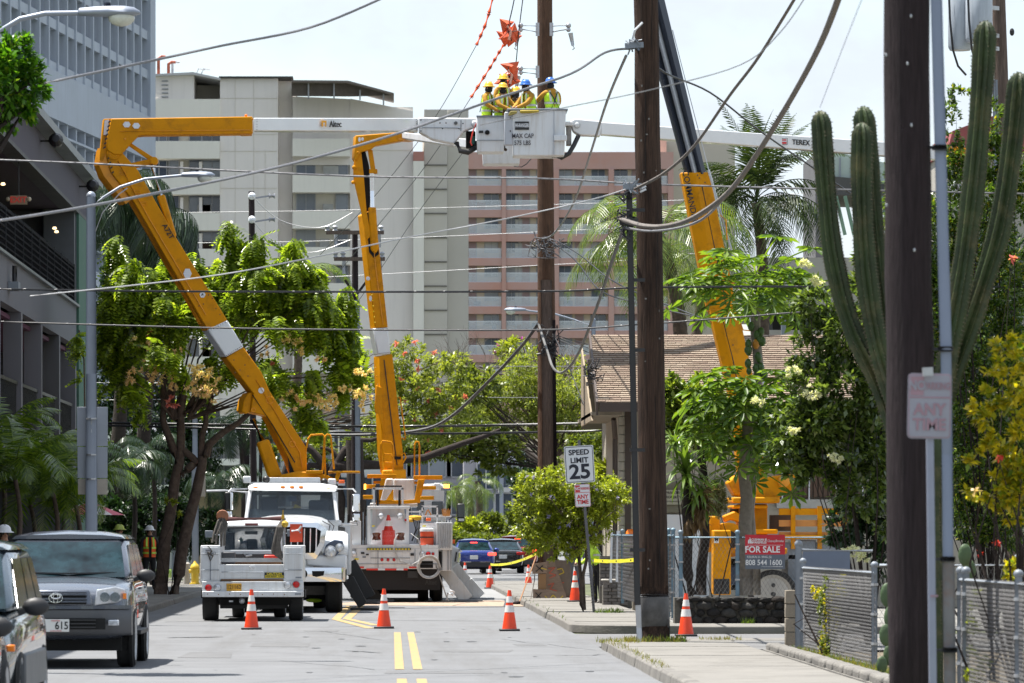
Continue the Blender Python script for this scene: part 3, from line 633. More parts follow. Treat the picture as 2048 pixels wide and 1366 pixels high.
g=G();p=Vector((X(1231,105),105.2,0));g.tube([(p.x,p.y,.1),(p.x,p.y,3.9),(p.x-.05,p.y-.4,4.35)],.06,8);g.build('downspout',trim,hs)
g=G();g.box(X(1250,105.4),X(1262,105.4),105.40,105.43,.0,4.6);g.build('corner_post',trim,hs)
g=G();g.box(X(1330,105.4),X(1418,105.4),105.38,105.48,0,2.15);g.build('garage_door',MT['whitegloss'],hs)
g=G();g.box(X(1326,105.4),X(1450,105.4),105.35,105.48,2.2,2.9);g.build('door_header',M('olive_tan',(.17,.155,.11),.85),hs)
g=G();p=Vector((X(1345,105.3),105.3,2.55));g.cbox(p,(.42,.03,.34));sg=g.build('notice_board',M('cream_board',(.35,.33,.25),.7),hs)
lettering('PRIVATE',.085,p+Vector((0,-.02,.1)),MT['black'],hs,bold=.02);lettering('PROPERTY',.085,p+Vector((0,-.02,.0)),MT['black'],hs,bold=.02);lettering('NO TRESPASSING',.04,p+Vector((0,-.02,-.1)),MT['black'],hs)
slat=M('brown_slat',(.11,.07,.05),.8,var=.2,vs=3)
for k in range(34):
    xx=X(1560,105)+k*.115;g=G();g.box(xx,xx+.085,105.30,105.36,2.55,4.2);g.build('screen_slat',slat,hs)
for k in range(6):xx=X(1565,105)+k*.62;g=G();g.box(xx,xx+.03,105.2,105.23,2.5,4.25);g.build('mullion',MT['signwhite'],hs)
g=G();g.box(X(1555,105),X(1800,105),105.2,105.45,2.3,2.5);g.build('sill',M('sill_white',(.4,.4,.38),.7),hs)
# ------------------------------------------------------------------ cars
carglass=M('car_glass',(.008,.022,.028),.03,var=.8,vs=3.5,spec=.45)
trimb=M('black_car_trim',(.02,.02,.022),.55,var=.1);lens=M('headlamp_lens',(.55,.57,.6),.08,.35,var=.25,vs=20,coat=1)
darkin=M('dark_recess',(.006,.006,.006),.9,var=0)
def paint(n,c,met=.65):return M(n,c,.26,met,var=.02,coat=1,spec=.6)
def wheel(par,c,r,w,ax=(1,0,0),rim=None,rimr=.62,hub=True):
    g=G();g.lathe(c,[(r*.80,-w/2),(r*.93,-w/2),(r,-w*.36),(r*1.0,w*.36),(r*.93,w/2),(r*.80,w/2)],24,ax,cap=False);t=g.build('tyre',MT['rubber'],par,smooth=30)
    g=G();g.lathe(c,[(r*.2,-w*.40),(r*rimr,-w*.34),(r*.79,-w*.49),(r*.79,w*.49),(r*rimr,w*.34),(r*.2,w*.40)],24,ax);rm=g.build('rim',rim or MT['steel'],t,smooth=30)
    if hub:
        a=Vector(ax);c=Vector(c)
        for k in range(6):
            an=k*math.pi/3;g=G();p=Vector((0,math.cos(an),math.sin(an)))*r*.42
            for s_ in(-1,1):g.lathe(c+p+a*s_*w*.36,[(r*.09,-.01),(r*.09,.012)],8,ax)
            g.build('rim_hole',trimb,rm)
    return t
def car(name,label,cat,cx,yf,heading,P,body,group=None):
    """P: dimension dict; heading +1: front towards the camera. y measured from the front end"""
    t=thing(name,label,cat,(cx,yf+(P['len']/2),0),group)
    def Tm(x,y,z):return(cx+x,yf+(y if heading>0 else P['len']-y),z)
    hw=P['w']/2;zb=P['zb'];st=P['st']
    V=[];
    for(y,k,zt,cr,zlow) in st:
        h=hw*k
        V.append([(0,y,zlow),(h*.86,y,zlow),(h*.97,y,zlow+.10),(h,y,zb+(zt-zb)*.45),(h*.985,y,zt-.13),(h*.93,y,zt-.03),(h*.72,y,zt+cr*.55),(h*.35,y,zt+cr*.92),(0,y,zt+cr)])
    g=G();n=len(V[0]);rows=[]
    for r_ in V:rows.append([Tm(-x,y,z) for x,y,z in r_]+[Tm(x,y,z) for x,y,z in reversed(r_[1:-1])])
    m=len(rows[0]);
    for r_ in rows:g.v+=r_
    for i in range(len(rows)-1):
        for j in range(m):g.f.append([i*m+j,i*m+(j+1)%m,(i+1)*m+(j+1)%m,(i+1)*m+j]);g.m.append(0)
    g.f+=[list(reversed(range(m))),list(range((len(rows)-1)*m,len(rows)*m))];g.m+=[0,0]
    bo=g.build('body',body,t,sub=2);bo.data.shade_smooth()
    fb,ft,rt,rb,zbelt,zr,kb,kt=P['gh']
    B=[Vector((-hw*kb,fb,zbelt)),Vector((hw*kb,fb,zbelt)),Vector((hw*kb,rb,zbelt)),Vector((-hw*kb,rb,zbelt))]
    Tq=[Vector((-hw*kt,ft,zr-.04)),Vector((hw*kt,ft,zr-.04)),Vector((hw*kt,rt,zr-.04)),Vector((-hw*kt,rt,zr-.04))]
    g=G();g.add([Tm(*v) for v in B+Tq],[(0,1,5,4),(1,2,6,5),(2,3,7,6),(3,0,4,7),(4,5,6,7),(3,2,1,0)]);g.build('cabin',body,t,bevel=.09)
    g=G();ry0,ry1=ft-.03,rt+.03
    prof=[(-1,0),(-.93,.05),(-.6,.095),(0,.115),(.6,.095),(.93,.05),(1,0)]
    vs=[Tm(hw*kt*a,y,zr-.045+b*(1 if 0<i<3 else .55)) for i,y in enumerate((ry0,ry0+.25,ry1-.25,ry1)) for a,b in prof]
    fs=[(i*7+j,i*7+j+1,(i+1)*7+j+1,(i+1)*7+j) for i in range(3) for j in range(6)]
    g.add(vs,fs+[tuple(range(7)),tuple(range(21,28))]);g.build('roof',body,t,smooth=50)
    def panel(q,ins,nm,mat=carglass,off=.012):
        a,b,c,d=[Vector(Tm(*v)) for v in q];u0,u1,v0,v1=ins
        def bl(u,v):return(a.lerp(b,u)).lerp(d.lerp(c,u),v)
        nn=(b-a).cross(d-a).normalized();ctr=Vector(Tm(0,(ft+rt)/2,(zbelt+zr)/2))
        if nn.dot((a+c)/2-ctr)<0:nn=-nn
        pts=[bl(u0,v0)+nn*off,bl(u1,v0)+nn*off,bl(u1,v1)+nn*off,bl(u0,v1)+nn*off]
        g=G();g.prism(pts,-nn*.02);return g.build(nm,mat,t)
    panel([B[0],B[1],Tq[1],Tq[0]],(.045,.955,.03,.90),'windscreen')
    panel([B[3],B[2],Tq[2],Tq[3]],(.07,.93,.12,.88),'rear_window')
    for a,b in((1,2),(0,3)):
        w_=P.get('win',((.07,.42),(.45,.72),(.75,.93)))
        for u0,u1 in w_:panel([B[a],B[b],Tq[b],Tq[a]],(u0,u1,.06,.84),'side_window')
    for y in P['wh']:
        for s in(-1,1):
            c=Vector(Tm(s*(hw-.10),y,P['r']));wheel(t,c,P['r'],.23,rim=MT['steel'])
            g=G();g.lathe(Vector(Tm(s*(hw*.99-.02),y,P['r']+.02)),[(P['r']*1.17,-.02),(P['r']*1.17,.02)],24,(1,0,0));g.build('wheel_arch',darkin,t)
    g=G();p=[Tm(-hw*.85,.35,.22),Tm(hw*.85,P['len']-.35,.5)];g.box(min(p[0][0],p[1][0]),max(p[0][0],p[1][0]),min(p[0][1],p[1][1]),max(p[0][1],p[1][1]),.22,.5);g.build('underbody',darkin,t)
    for s in(-1,1):
        c=Vector(Tm(s*(hw+.10),fb+.42,zbelt+.04));g=G();g.ball(c,.1,10,(1.25,.6,.85));g.build('mirror',P.get('mir',body),t,smooth=60)
        g=G();g.beam(c,Tm(s*(hw-.06),fb+.42,zbelt-.02),.05,.05);g.build('mirror_arm',trimb,t)
    return t,Tm
silver=paint('silver_grey_paint',(.08,.092,.12),.55)
P=dict(len=4.75,w=1.86,zb=.35,r=.385,wh=(.92,3.72),gh=(1.28,2.05,4.35,4.66,1.12,1.68,.93,.80),mir=trimb,
st=[(.02,.80,.92,.02,.42),(.12,.92,.96,.03,.36),(.5,1.0,1.04,.045,.33),(1.0,1.02,1.10,.05,.33),(1.5,1.0,1.14,.03,.33),(3.0,1.0,1.14,.02,.33),(4.4,1.0,1.14,.02,.35),(4.66,.96,1.10,.02,.4),(4.73,.90,1.0,.02,.45)])
suv,S=car('parked_suv','silver-grey off-road SUV parked at the left kerb facing the camera, plate ending 615','car',-4.22,57.4,1,P,silver)
def sx(px,D=57.6):return X(px,D)+4.22
def bx(nm,px0,px1,py0,py1,D,dep,mat,par=suv,bevel=.01,cx_=None):
    g=G();g.box(X(px0,D),X(px1,D),D,D+dep,Z(py1,D),Z(py0,D));return g.build(nm,mat,par,bevel=bevel)
DF=57.28
bum=G();P_=[]
for i in range(13):
    x=-1+2*i/12;P_.append((-4.22+x*.93,DF+.02+.30*abs(x)**3.2))
vs=[(x,y+dy,z) for x,y in P_ for dy,z in((.05,.42),(-.01,.46),(-.05,.60),(-.04,.74),(.02,.785),(.3,.79),(.3,.42))]
bum.add(vs,[(i*7+j,i*7+(j+1)%7,(i+1)*7+(j+1)%7,(i+1)*7+j) for i in range(12) for j in range(7)]+[tuple(range(7)),tuple(range(84,91))]);bum.build('bumper',M('bumper_grey',(.075,.078,.085),.45,var=.05),suv,smooth=45)
g=G();g.add([(x,y-.055,z) for x,y in P_ for z in(.755,.80)]+[(x,y+.03,z) for x,y in P_ for z in(.755,.80)],[(2*i,2*i+2,2*i+3,2*i+1) for i in range(12)]+[(2*i+1,2*i+3,26+2*i+3,26+2*i+1) for i in range(12)]);g.build('bumper_strip',silver,suv)
g=G();g.box(-4.22-.62,-4.22+.62,DF-.045,DF-.0,.50,.64);g.build('lower_intake',darkin,suv)
for k in range(3):g=G();g.box(-4.22-.5,-4.22+.5,DF-.065,DF-.03,.52+k*.045,.535+k*.045);g.build('intake_slat',trimb,suv)
for s in(-1,1):
    g=G();g.box(-4.22+s*.72-.07,-4.22+s*.72+.07,DF+.0,DF+.12,.545,.62);g.build('fog_lamp',lens,suv,bevel=.015)
    g=G();x0,x1=(-4.22+s*.48,-4.22+s*.86);g.prism([(x0,DF-.02,.80),(x0+s*.03,DF-.01,1.0),(x0+s*.26,DF+.12,1.035),(x1,DF+.22,1.0),(x1,DF+.24,.90),(x1-s*.1,DF+.16,.83)],(0,.14,0));hl=g.build('headlamp',lens,suv,bevel=.015)
    for q in(.13,.26):g=G();g.lathe((-4.22+s*(.48+q),DF+.0+q*.35,.905),[(.0,-.02),(.05,-.035),(.062,-.01),(.062,.03)],14,(0,-1,0));g.build('lamp_reflector',MT['chrome'],hl)
    g=G();g.box(-4.22+s*.85-.02,-4.22+s*.85+.02,DF+.17,DF+.25,.88,.95);g.build('turn_signal',MT['amber'],suv)
g=G();g.prism([(-4.22-.46,DF-.04,.795),(-4.22+.46,DF-.04,.795),(-4.22+.42,DF+.0,1.0),(-4.22-.42,DF+.0,1.0)],(0,.1,0));g.build('grille_surround',silver,suv,bevel=.03)
g=G();g.box(-4.22-.38,-4.22+.38,DF-.055,DF+.02,.815,.965);gl=g.build('grille',darkin,suv)
for k,z in enumerate((.85,.885,.94)):g=G();g.box(-4.22-.385,-4.22+.385,DF-.08,DF-.05,z-.012,z+.012);g.build('grille_bar',silver,gl,bevel=.004)
c=Vector((-4.22,DF-.09,.895));g=G();
for a,b,o in((.085,.058,0),(.030,.056,0),(.058,.028,.022)):g.tube([c+Vector((a*math.cos(k*math.pi/12),0,o+b*math.sin(k*math.pi/12))) for k in range(25)],.008,6,cap=False)
g.build('emblem',MT['chrome'],suv)
g=G();g.box(-4.22-.17,-4.22+.17,DF-.09,DF-.075,.47,.63);pl=g.build('number_plate',M('plate_white',(.62,.62,.6),.4,var=.03),suv,bevel=.004)
lettering('615',.135,(-4.22+.075,DF-.093,.545),MT['black'],suv,bold=.015,narrow=.85);lettering('HAWAII',.03,(-4.22,DF-.093,.61),M('plate_red',(.6,.1,.1),.5),suv);lettering('ALOHA STATE',.022,(-4.22,DF-.093,.482),M('plate_red',(.6,.1,.1),.5),suv)
for s in(-1,1):
    g=G();g.beam((-4.22+.05+s*.0,58.72,1.19),(-4.22+.05+s*.62,58.80,1.20),.03,.02);g.build('wiper',trimb,suv)
g=G();g.box(-4.22+.58,-4.22+.68,58.92,58.94,1.20,1.245);g.build('windscreen_sticker',MT['signwhite'],suv)
g=G();g.box(-3.36,-3.24,58.9,60.6,.40,.46);g.build('side_step',trimb,suv,bevel=.01)
for y in(59.3,60.4):g=G();g.box(-3.285,-3.26,y,y+.2,.98,1.01);g.build('door_handle',silver,suv,bevel=.005)
bluegrey=paint('blue_grey_paint',(.07,.10,.125),.6)
P2=dict(len=4.6,w=1.82,zb=.3,r=.33,wh=(.95,3.65),gh=(1.0,1.75,4.2,4.5,1.0,1.60,.94,.80),mir=trimb,
st=[(.02,.8,.75,.02,.3),(.15,.93,.84,.04,.25),(.6,1.0,.93,.05,.22),(1.1,1.02,.98,.05,.22),(3.0,1.02,1.02,.03,.22),(4.3,1.0,1.02,.03,.26),(4.52,.95,.98,.02,.3),(4.6,.88,.9,.02,.4)])
mv,S2=car('parked_minivan','blue-grey wagon ahead of the silver SUV, cut by the frame edge','car',-4.24,39.9,1,P2,bluegrey)
g=G();g.box(-3.36,-3.29,41.0,43.4,.30,.62);g.build('lower_cladding',M('cladding_grey',(.10,.105,.11),.5,var=.05),mv,bevel=.02)
g=G();g.box(-3.40,-3.33,40.2,40.3,.66,.72);g.build('turn_signal',MT['amber'],mv,bevel=.01)
P3=dict(P2);silver2=paint('pale_silver_paint',(.34,.36,.38),.6)
P3.update(len=4.4,wh=(.85,3.5),gh=(1.15,1.85,3.6,4.15,.92,1.38,.93,.76),st=[(.02,.8,.62,.02,.3),(.15,.93,.72,.04,.22),(.6,1.0,.82,.05,.2),(1.1,1.0,.9,.05,.2),(3.0,1.0,.93,.03,.2),(4.1,.98,.93,.03,.24),(4.35,.93,.88,.02,.3),(4.4,.85,.8,.02,.4)])
nc,S3=car('parked_sedan','pale silver sedan nearest the camera, only its flank and mirror at the lower left edge','car',-4.14,34.6,1,P3,silver2)
def rear_kit(t,T,P,lamp,hw,plate=True,lit=True):
    L_=P['len']
    for s in(-1,1):
        a=T(s*hw*.98,L_+.01,P['tl']);g=G();g.cbox(a,(.34,.08,.13));g.build('tail_lamp',lamp,t,bevel=.02)
    if plate:a=T(0,L_+.04,P['pz']);g=G();g.cbox(a,(.34,.03,.16));g.build('number_plate',M('plate_white',(.6,.6,.6)),t,bevel=.005)
    a=T(0,L_+.03,.42);g=G();g.cbox(a,(hw*2*.93,.1,.24));g.build('rear_bumper',trimb,t,bevel=.03)
    a=T(0,P['gh'][3]-.22,P['gh'][5]-.1)
    if lit:g=G();g.cbox((a[0],a[1]-.12,a[2]+.0),(.3,.03,.04));g.build('brake_lamp',MT['litred'],t)
PS=dict(len=4.7,w=1.84,zb=.3,r=.33,wh=(.95,3.8),tl=.86,pz=.72,gh=(1.3,2.1,3.5,4.25,.98,1.44,.92,.72),st=P3['st'][:4]+[(3.0,1.0,.98,.03,.2),(4.3,.98,1.02,.03,.24),(4.62,.93,.98,.02,.3),(4.7,.85,.85,.02,.35)])
def far_car(name,label,px,py_base,col,P,met=.5,**kw):
    D=GD(py_base)-0.0;t,T=car(name,label,'car',X(px,D),D,-1,P,paint('%s_paint'%col[0],col[1],met),group='cars queued at the far end of the street')
    rear_kit(t,T,P,MT['litred'] if kw.get('lit') else MT['redlamp'],P['w']/2*.84,lit=kw.get('lit',False));return t
far_car('queued_sedan','bright blue sedan with lit brake lamps, left of the queued cars',948,1149,('bright_blue',(.012,.035,.22)),PS,lit=True)
PU=dict(PS);PU.update(len=4.7,w=1.86,tl=.95,pz=.8,gh=(1.3,2.05,4.3,4.62,1.02,1.58,.92,.8),st=P['st'])
far_car('queued_suv','black car between the blue sedan and the red van in the queue',1006,1147,('black_car',(.012,.013,.016)),PS)
far_car('queued_van','dark red van on the right of the queued cars',1036,1143,('dark_red',(.22,.018,.015)),PU,lit=True)
far_car('queued_van','silver car mostly hidden behind the dark red van and plywood',1063,1139,('far_silver',(.3,.31,.32)),PU)
far_car('queued_car','white roofed car further off behind the blue sedan',985,1128,('far_white',(.5,.5,.52)),PU,.1)
far_car('queued_car','grey car furthest off in the queue, above the black one',1024,1121,('far_grey',(.2,.2,.21)),PU)
# ------------------------------------------------------------------ work trucks
def pf(poly,D,depth,dx=0,g=None):
    g=g or G();return g.prism([W(x,y,D) for x,y in poly],(dx,depth,0))
def bxp(px0,py0,px1,py1,D,depth,g=None):
    g=g or G();return g.box(X(px0,D),X(px1,D),D,D+depth,Z(py1,D),Z(py0,D))
wht,yel,blk,chr_,stl=MT['white'],MT['yellow'],MT['black'],MT['chrome'],MT['steel']
rust=M('rusty_grime',(.16,.09,.05),.9,var=.3);seatm=M('dark_seat',(.015,.018,.028),.8,var=.1);rope=M('grey_rope',(.10,.09,.08),.9,var=.3,vs=20)
clear=M('cab_glass',(.05,.07,.09),.04,var=0,spec=.5,alpha=.38);stickerY=M('sticker_yellow',(.75,.6,.02),.5,var=.03);plateY=M('plate_yellow',(.62,.33,.02),.5,var=.08)
def lamp_round(par,px,py,D,r,mat,ring=True,name='lamp',depth=.03):
    c=W(px,py,D);g=G();g.lathe(c,[(r*FPXi(D),0),(r*FPXi(D),depth),(r*.55*FPXi(D),depth*1.5)],14,(0,-1,0));o=g.build(name,mat,par,smooth=40)
    if ring:g=G();R_=r*FPXi(D);g.tube([c+Vector((R_*1.1*math.cos(k*math.pi/8),-.01,R_*1.1*math.sin(k*math.pi/8))) for k in range(17)],R_*.14,5,cap=False);g.build('lamp_ring',stl,o)
    return o
def FPXi(D):return D/FPX
D=88.6
pk=thing('service_pickup','white service pickup seen from behind with ropes hung on its rack, plate 121162','pickup truck',(X(506,D),D+2.6,0))
for(a,b) in((401,440),(567,606)):
    g=bxp(a,1091,b,1165,D,2.5);g.build('side_compartment',wht,pk,bevel=.015)
    g=bxp(a+3,1095,b-3,1160,D-.012,.02);g.build('compartment_door',wht,pk,bevel=.006)
g=bxp(439.5,1129,567.5,1160,D+.02,.05);tg_=g.build('tailgate',wht,pk,bevel=.01)
g=bxp(499,1132,509,1139,D,.03);g.build('latch',chr_,tg_,bevel=.004)
g=bxp(442,1158,566,1161.5,D+.0,.02);g.build('rust_seam',rust,tg_)
g=bxp(441,1160,566,1168,D+.08,2.4);g.build('bed_floor',M('bed_floor',(.2,.18,.16),.8),pk)
g=bxp(440.5,1116,566.5,1124,D+.5,.08);g.build('bed_rail',stl,pk);g=bxp(470,1118,562,1128,D+.9,.3);g.build('timber_in_bed',M('bed_timber',(.2,.12,.07),.9,var=.2,vs=5),pk)
g=bxp(441,1108,566,1160,D+2.35,.05);g.build('bed_front',M('dark_bed',(.05,.05,.055),.8),pk)
g=bxp(404,1163,607,1184,D-.05,.14);g.build('rear_panel',wht,pk,bevel=.008);g=bxp(404,1182.5,607,1194,D-.14,.26);bp=g.build('bumper',wht,pk,bevel=.012)
for k in range(9):lamp_round(bp,415+k*22,1188+(k%2),D-.14,1.1,rust,False,'bolt',.008)
for px,py,m in((417,1175.5,MT['redlamp']),(435,1175.5,lens),(575,1170,lens),(592.5,1169,MT['redlamp'])):lamp_round(pk,px,py,D-.05,6.6,m)
g=bxp(453,1167,483,1182,D-.075,.015);g.build('number_plate',plateY,pk,bevel=.003)
lettering('121162',.115,W(468,1174.5,D-.08),M('plate_ink',(.12,.06,.02),.6),pk,bold=.01,narrow=.8)
g=bxp(529,1145,568,1156,D-.005,.02);st_=g.build('warning_sticker',blk,pk)
lettering('CAUTION',.065,W(548.5,1147.7,D-.01),stickerY,pk,bold=.02);g=bxp(530,1150.6,567,1155.2,D-.012,.01);g.build('sticker_band',stickerY,pk);lettering('WIDE RIGHT TURN',.040,W(548.5,1152.9,D-.015),blk,pk,bold=.02)
for(a,b,y) in((406,437,1242),(578,606,1239)):
    c=Vector((X((a+b)/2,D+.9),D+.9,.38));wheel(pk,c,.38,(b-a)*FPXi(D+.9))
    g=bxp(a-4,1180,b+4,1196,D+.5,1.3);g.build('wheel_well',darkin,pk)
for px in(477,560):c=Vector((X(px,D+4.2),D+4.2,.37));wheel(pk,c,.37,.24)
g=bxp(437,1192,580,1210,D+.4,3.4);g.build('underbody',darkin,pk);g=bxp(440,1204,576,1217,D+.85,.15);g.build('rear_axle',blk,pk)
g=G();g.ball(W(484,1202,D),.06,10);g.build('tow_hitch',stl,pk);g=bxp(478,1194,490,1206,D-.02,.3);g.build('hitch_bracket',blk,pk);g=bxp(458,1201,466,1204,D,.1);g.build('tow_socket',stl,pk)
Dc=D+2.6
g=G();g.add([tuple(W(*q)) for q in((436,1108,Dc),(568,1108,Dc),(563,1050,Dc+.25),(441,1050,Dc+.25),(436,1108,Dc+1.7),(568,1108,Dc+1.7),(560,1056,Dc+1.35),(444,1056,Dc+1.35))],[(3,2,6,7),(0,4,5,1)])
g.prism([W(439,1053,Dc+.22),W(565,1053,Dc+.22),W(559,1043,Dc+.3),W(500,1040.5,Dc+.3),W(446,1043,Dc+.3)],(0,1.3,0));g.build('cab_roof',MT['whitegloss'],pk,bevel=.03)
for s,a,b in((0,437,442),(1,562,567)):
    g=pf([(a,1108),(b,1108),(b+(-2 if s else 3),1052),(a+(-2 if s else 3),1052)],Dc,.14);g.build('cab_pillar',MT['whitegloss'],pk)
g=bxp(437,1100,567,1128,Dc,1.9);g.build('cab_body',MT['whitegloss'],pk,bevel=.02);g=bxp(425,1108,580,1172,Dc+1.7,1.5);g.build('hood',MT['whitegloss'],pk,bevel=.05)
g=pf([(442,1100),(562,1100),(558,1054),(446,1054)],Dc+.02,.015);g.build('rear_window',clear,pk)
g=pf([(444,1102),(560,1102),(556,1056),(448,1056)],Dc+1.5,.015,0);g.build('windscreen',clear,pk)
g=bxp(440,1054,566,1057,Dc-.02,.05);g.build('window_trim',blk,pk)
for px,w,y in((458,11,1064),(549,12,1066),(504,11,1078)):
    g=bxp(px-w,y,px+w,1100,Dc+.5,.12);g.build('seat',seatm,pk,bevel=.04)
g=bxp(490,1062,515,1069,Dc+1.2,.05);g.build('rear_view_mirror',blk,pk,bevel=.01);g=pf([(477,1079),(482,1074),(487,1080),(482,1086)],Dc+.1,.01);g.build('window_tag',M('tag_teal',(.06,.12,.12),.6),pk)
g=bxp(490,1046.5,516,1050.5,Dc+.18,.06);g.build('high_brake_lamp',M('brake_dark',(.20,.05,.05),.4),pk)
for s in(-1,1):c=W(500+s*82,1068 if s<0 else 1066,Dc+1.3);g=G();g.tube([c,c+Vector((-s*.22,0,-.02))],.02,6);g.cbox(c,(.16,.08,.14));g.build('side_mirror',MT['greymetal'],pk,bevel=.01)
g=G();g.tube([W(452,1038,D+.4),W(565,1037,D+.4)],[.05]*2,8);rb_=g.build('ladder_rack',M('rack_wrap',(.12,.05,.05),.8,var=.3,vs=12),pk)
for px in(447,568):g=G();g.tube([W(px,1092,D+.4),W(px,1036,D+.4)],.035,8);g.build('rack_post',stl,pk)
for k in range(7):
    a=rng.uniform(-6,6);c=436+k*3;g=G();g.tube([W(444+a*.4,1027,D+.3),W(c,1045+a,D+.25),W(c-6+a,1068,D+.2),W(c-8+a*1.5,1088+a,D+.2)],.022,5);g.build('rope',rope,pk)
for k in range(12):
    a=rng.uniform(-7,7);c=562+a;g=G();pts=[W(566+a*.3,1040,D+.3),W(c-2,1055,D+.2),W(c-3-abs(a),1085,D+.15),W(c-9+a*.4,1113+a,D+.15),W(c-14-a*.3,1100,D+.2),W(c-6,1070,D+.25)];g.tube(pts,.022,5);g.build('rope',rope,pk)
g=G();g.tube([W(416,1092,D-.03),W(424,1102,D-.03),W(417,1110,D-.03),W(421,1122,D-.03),W(426,1112,D-.03),W(415,1104,D-.03)],.016,5);g.build('rope',rope,pk)
g=G();g.lathe(W(445,1032,D+.3),[(.02,-.05),(.12,-.03),(.12,.03),(.02,.05)],12,(0,1,.2));g.build('rope_spool',M('copper_spool',(.3,.12,.06),.6,var=.3,vs=8),pk)
g=G();g.tube([W(566,1030,D+.3),W(566,1044,D+.3)],.03,6);g.tube([W(566,1020,D+.3),W(566,1030,D+.3)],.012,5);g.ball(W(570,1048,D+.2),.07,8);g.build('rope_hook',M('yellow_tape',(.5,.33,.03),.7),pk)
g=pf([(580,1048),(605,1048),(605,1084),(580,1084)],D+.5,.03);g.build('orange_flag_board',M('red_orange_board',(.55,.06,.02),.6,var=.15),pk)
g=G();g.tube([W(583,1062,D+.4),W(597,1060,D+.4),W(603,1052,D+.4)],.025,6);g.tube([W(597,1060,D+.4),W(601,1066,D+.4)],.02,6);g.build('bracket',stl,pk)
def stripes(par,pts,D,n,w,dy=-.01):
    (x0,y0),(x1,y1)=pts
    for k in range(n):
        t=(k+.5)/n;x=x0+(x1-x0)*t;y=y0+(y1-y0)*t
        g=pf([(x-w,y+2.2),(x+w,y-.5),(x+w,y-3.6),(x-w,y-1.0)],D+dy,.01);g.build('hazard_stripe',blk,par)
def hexagon(par,px,py,D,rx,ry):
    g=pf([(px+rx*math.cos(k*math.pi/3),py+ry*math.sin(k*math.pi/3)) for k in range(6)],D,.012);g.build('warning_sticker',MT['signwhite'],par)
def rivets(par,a,b,D,n,r=.9,mat=None):
    g=G()
    for k in range(n):t=k/(n-1);g.lathe(W(a[0]+(b[0]-a[0])*t,a[1]+(b[1]-a[1])*t,D),[(r*FPXi(D),0),(r*FPXi(D)*.7,.012)],6,(0,-1,0))
    g.build('rivet_row',mat or blk,par)
yel_d=M('boom_yellow_weathered',(.66,.26,.01),.45,var=.12,vs=1.5,dirt=(.2,.08,.02),dscale=3,damt=.6)
D=98.0
t1=thing('bucket_truck','white bonneted bucket truck facing the camera, its yellow boom leaning left to a high elbow','truck',(X(583,D),D+5,0))
c0=583
g=pf([(492,1040),(501,979),(667,982),(676,1040)],D+2.2,0.03);g.v=[(v[0],v[1]+(.35 if v[2]>2.4 else 0),v[2]) for v in g.v];g.build('windscreen',clear,t1)
for a,b in(((492,1040),(501,979)),((675,1042),(667,981))):
    g=G();g.beam(W(*a,D+2.15),W(*b,D+2.5),.07,.07);g.build('windscreen_pillar',MT['whitegloss'],t1,bevel=.01)
g=G();g.add([tuple(W(*q)) for q in((497,981,D+2.35),(673,984,D+2.35),(676,972,D+2.6),(640,966,D+2.7),(510,966,D+2.7),(495,972,D+2.6))]+[tuple(W(*q)) for q in((497,981,D+4),(673,984,D+4),(676,972,D+4),(640,966,D+4),(510,966,D+4),(495,972,D+4))],
[(0,1,2,3,4,5),(11,10,9,8,7,6)]+[(i,(i+1)%6,6+(i+1)%6,6+i) for i in range(6)]);g.build('cab_roof',MT['whitegloss'],t1,bevel=.04)
g=bxp(488,1040,682,1120,D+2.3,1.9);g.build('cab_body',MT['whitegloss'],t1,bevel=.04)
g=bxp(491,984,497,1040,D+3.9,.06);g.build('cab_rear_pillar',MT['whitegloss'],t1);g=bxp(668,984,676,1040,D+3.9,.06);g.build('cab_rear_pillar',MT['whitegloss'],t1)
g=bxp(497,984,668,990,D+3.85,.06);g.build('cab_rear_top',blk,t1);g=bxp(497,1018,668,1042,D+3.85,.06);g.build('cab_rear_wall',seatm,t1)
for px,w,y in((538,18,993),(637,20,1000)):g=bxp(px-w,y,px+w,1045,D+3.2,.16);g.build('seat',seatm,t1,bevel=.06)
g=bxp(577,992,593,1003,D+2.7,.05);g.build('rear_view_mirror',M('mirror_blue',(.02,.04,.12),.3),t1,bevel=.01);g=pf([(586,1016),(590,1008),(603,1014),(600,1016)],D+2.9,.01);g.build('yellow_paper',stickerY,t1)
g=bxp(540,1013,625,1016,D+3.6,.05);g.build('grab_bar',MT['whitegloss'],t1);g=G();g.tube([W(637+13*math.cos(a),1032+10*math.sin(a),D+2.75+.1*math.sin(a)) for a in np.linspace(0,2*math.pi,17)],.02,6,cap=False);g.build('steering_wheel',blk,t1)
for px,py in((511,975.5),(565.5,974),(584,974),(602,974),(657,978)):g=G();g.ball(W(px,py,D+2.5),.055,8,(1.1,.5,.5));g.build('marker_lamp',MT['amber'],t1)
rows=[]
for(dy,hw_,zt,zs) in((0.02,52,1047,1108),(.35,56,1041,1100),(1.1,64,1037,1095),(1.9,78,1032,1085),(2.4,84,1031,1080)):
    Dd=D+dy;rows.append([W(c0-hw_,zs,Dd),W(c0-hw_*.97,zt+14,Dd),W(c0-hw_*.78,zt+2,Dd),W(c0-hw_*.3,zt-2,Dd),W(c0+hw_*.3,zt-2,Dd),W(c0+hw_*.78,zt+2,Dd),W(c0+hw_*.97,zt+14,Dd),W(c0+hw_,zs,Dd)])
g=G();g.add([p for r_ in rows for p in r_],[(i*8+j,i*8+j+1,(i+1)*8+j+1,(i+1)*8+j) for i in range(4) for j in range(7)]+[tuple(range(8))]);g.build('bonnet',MT['whitegloss'],t1,smooth=60,sub=1)
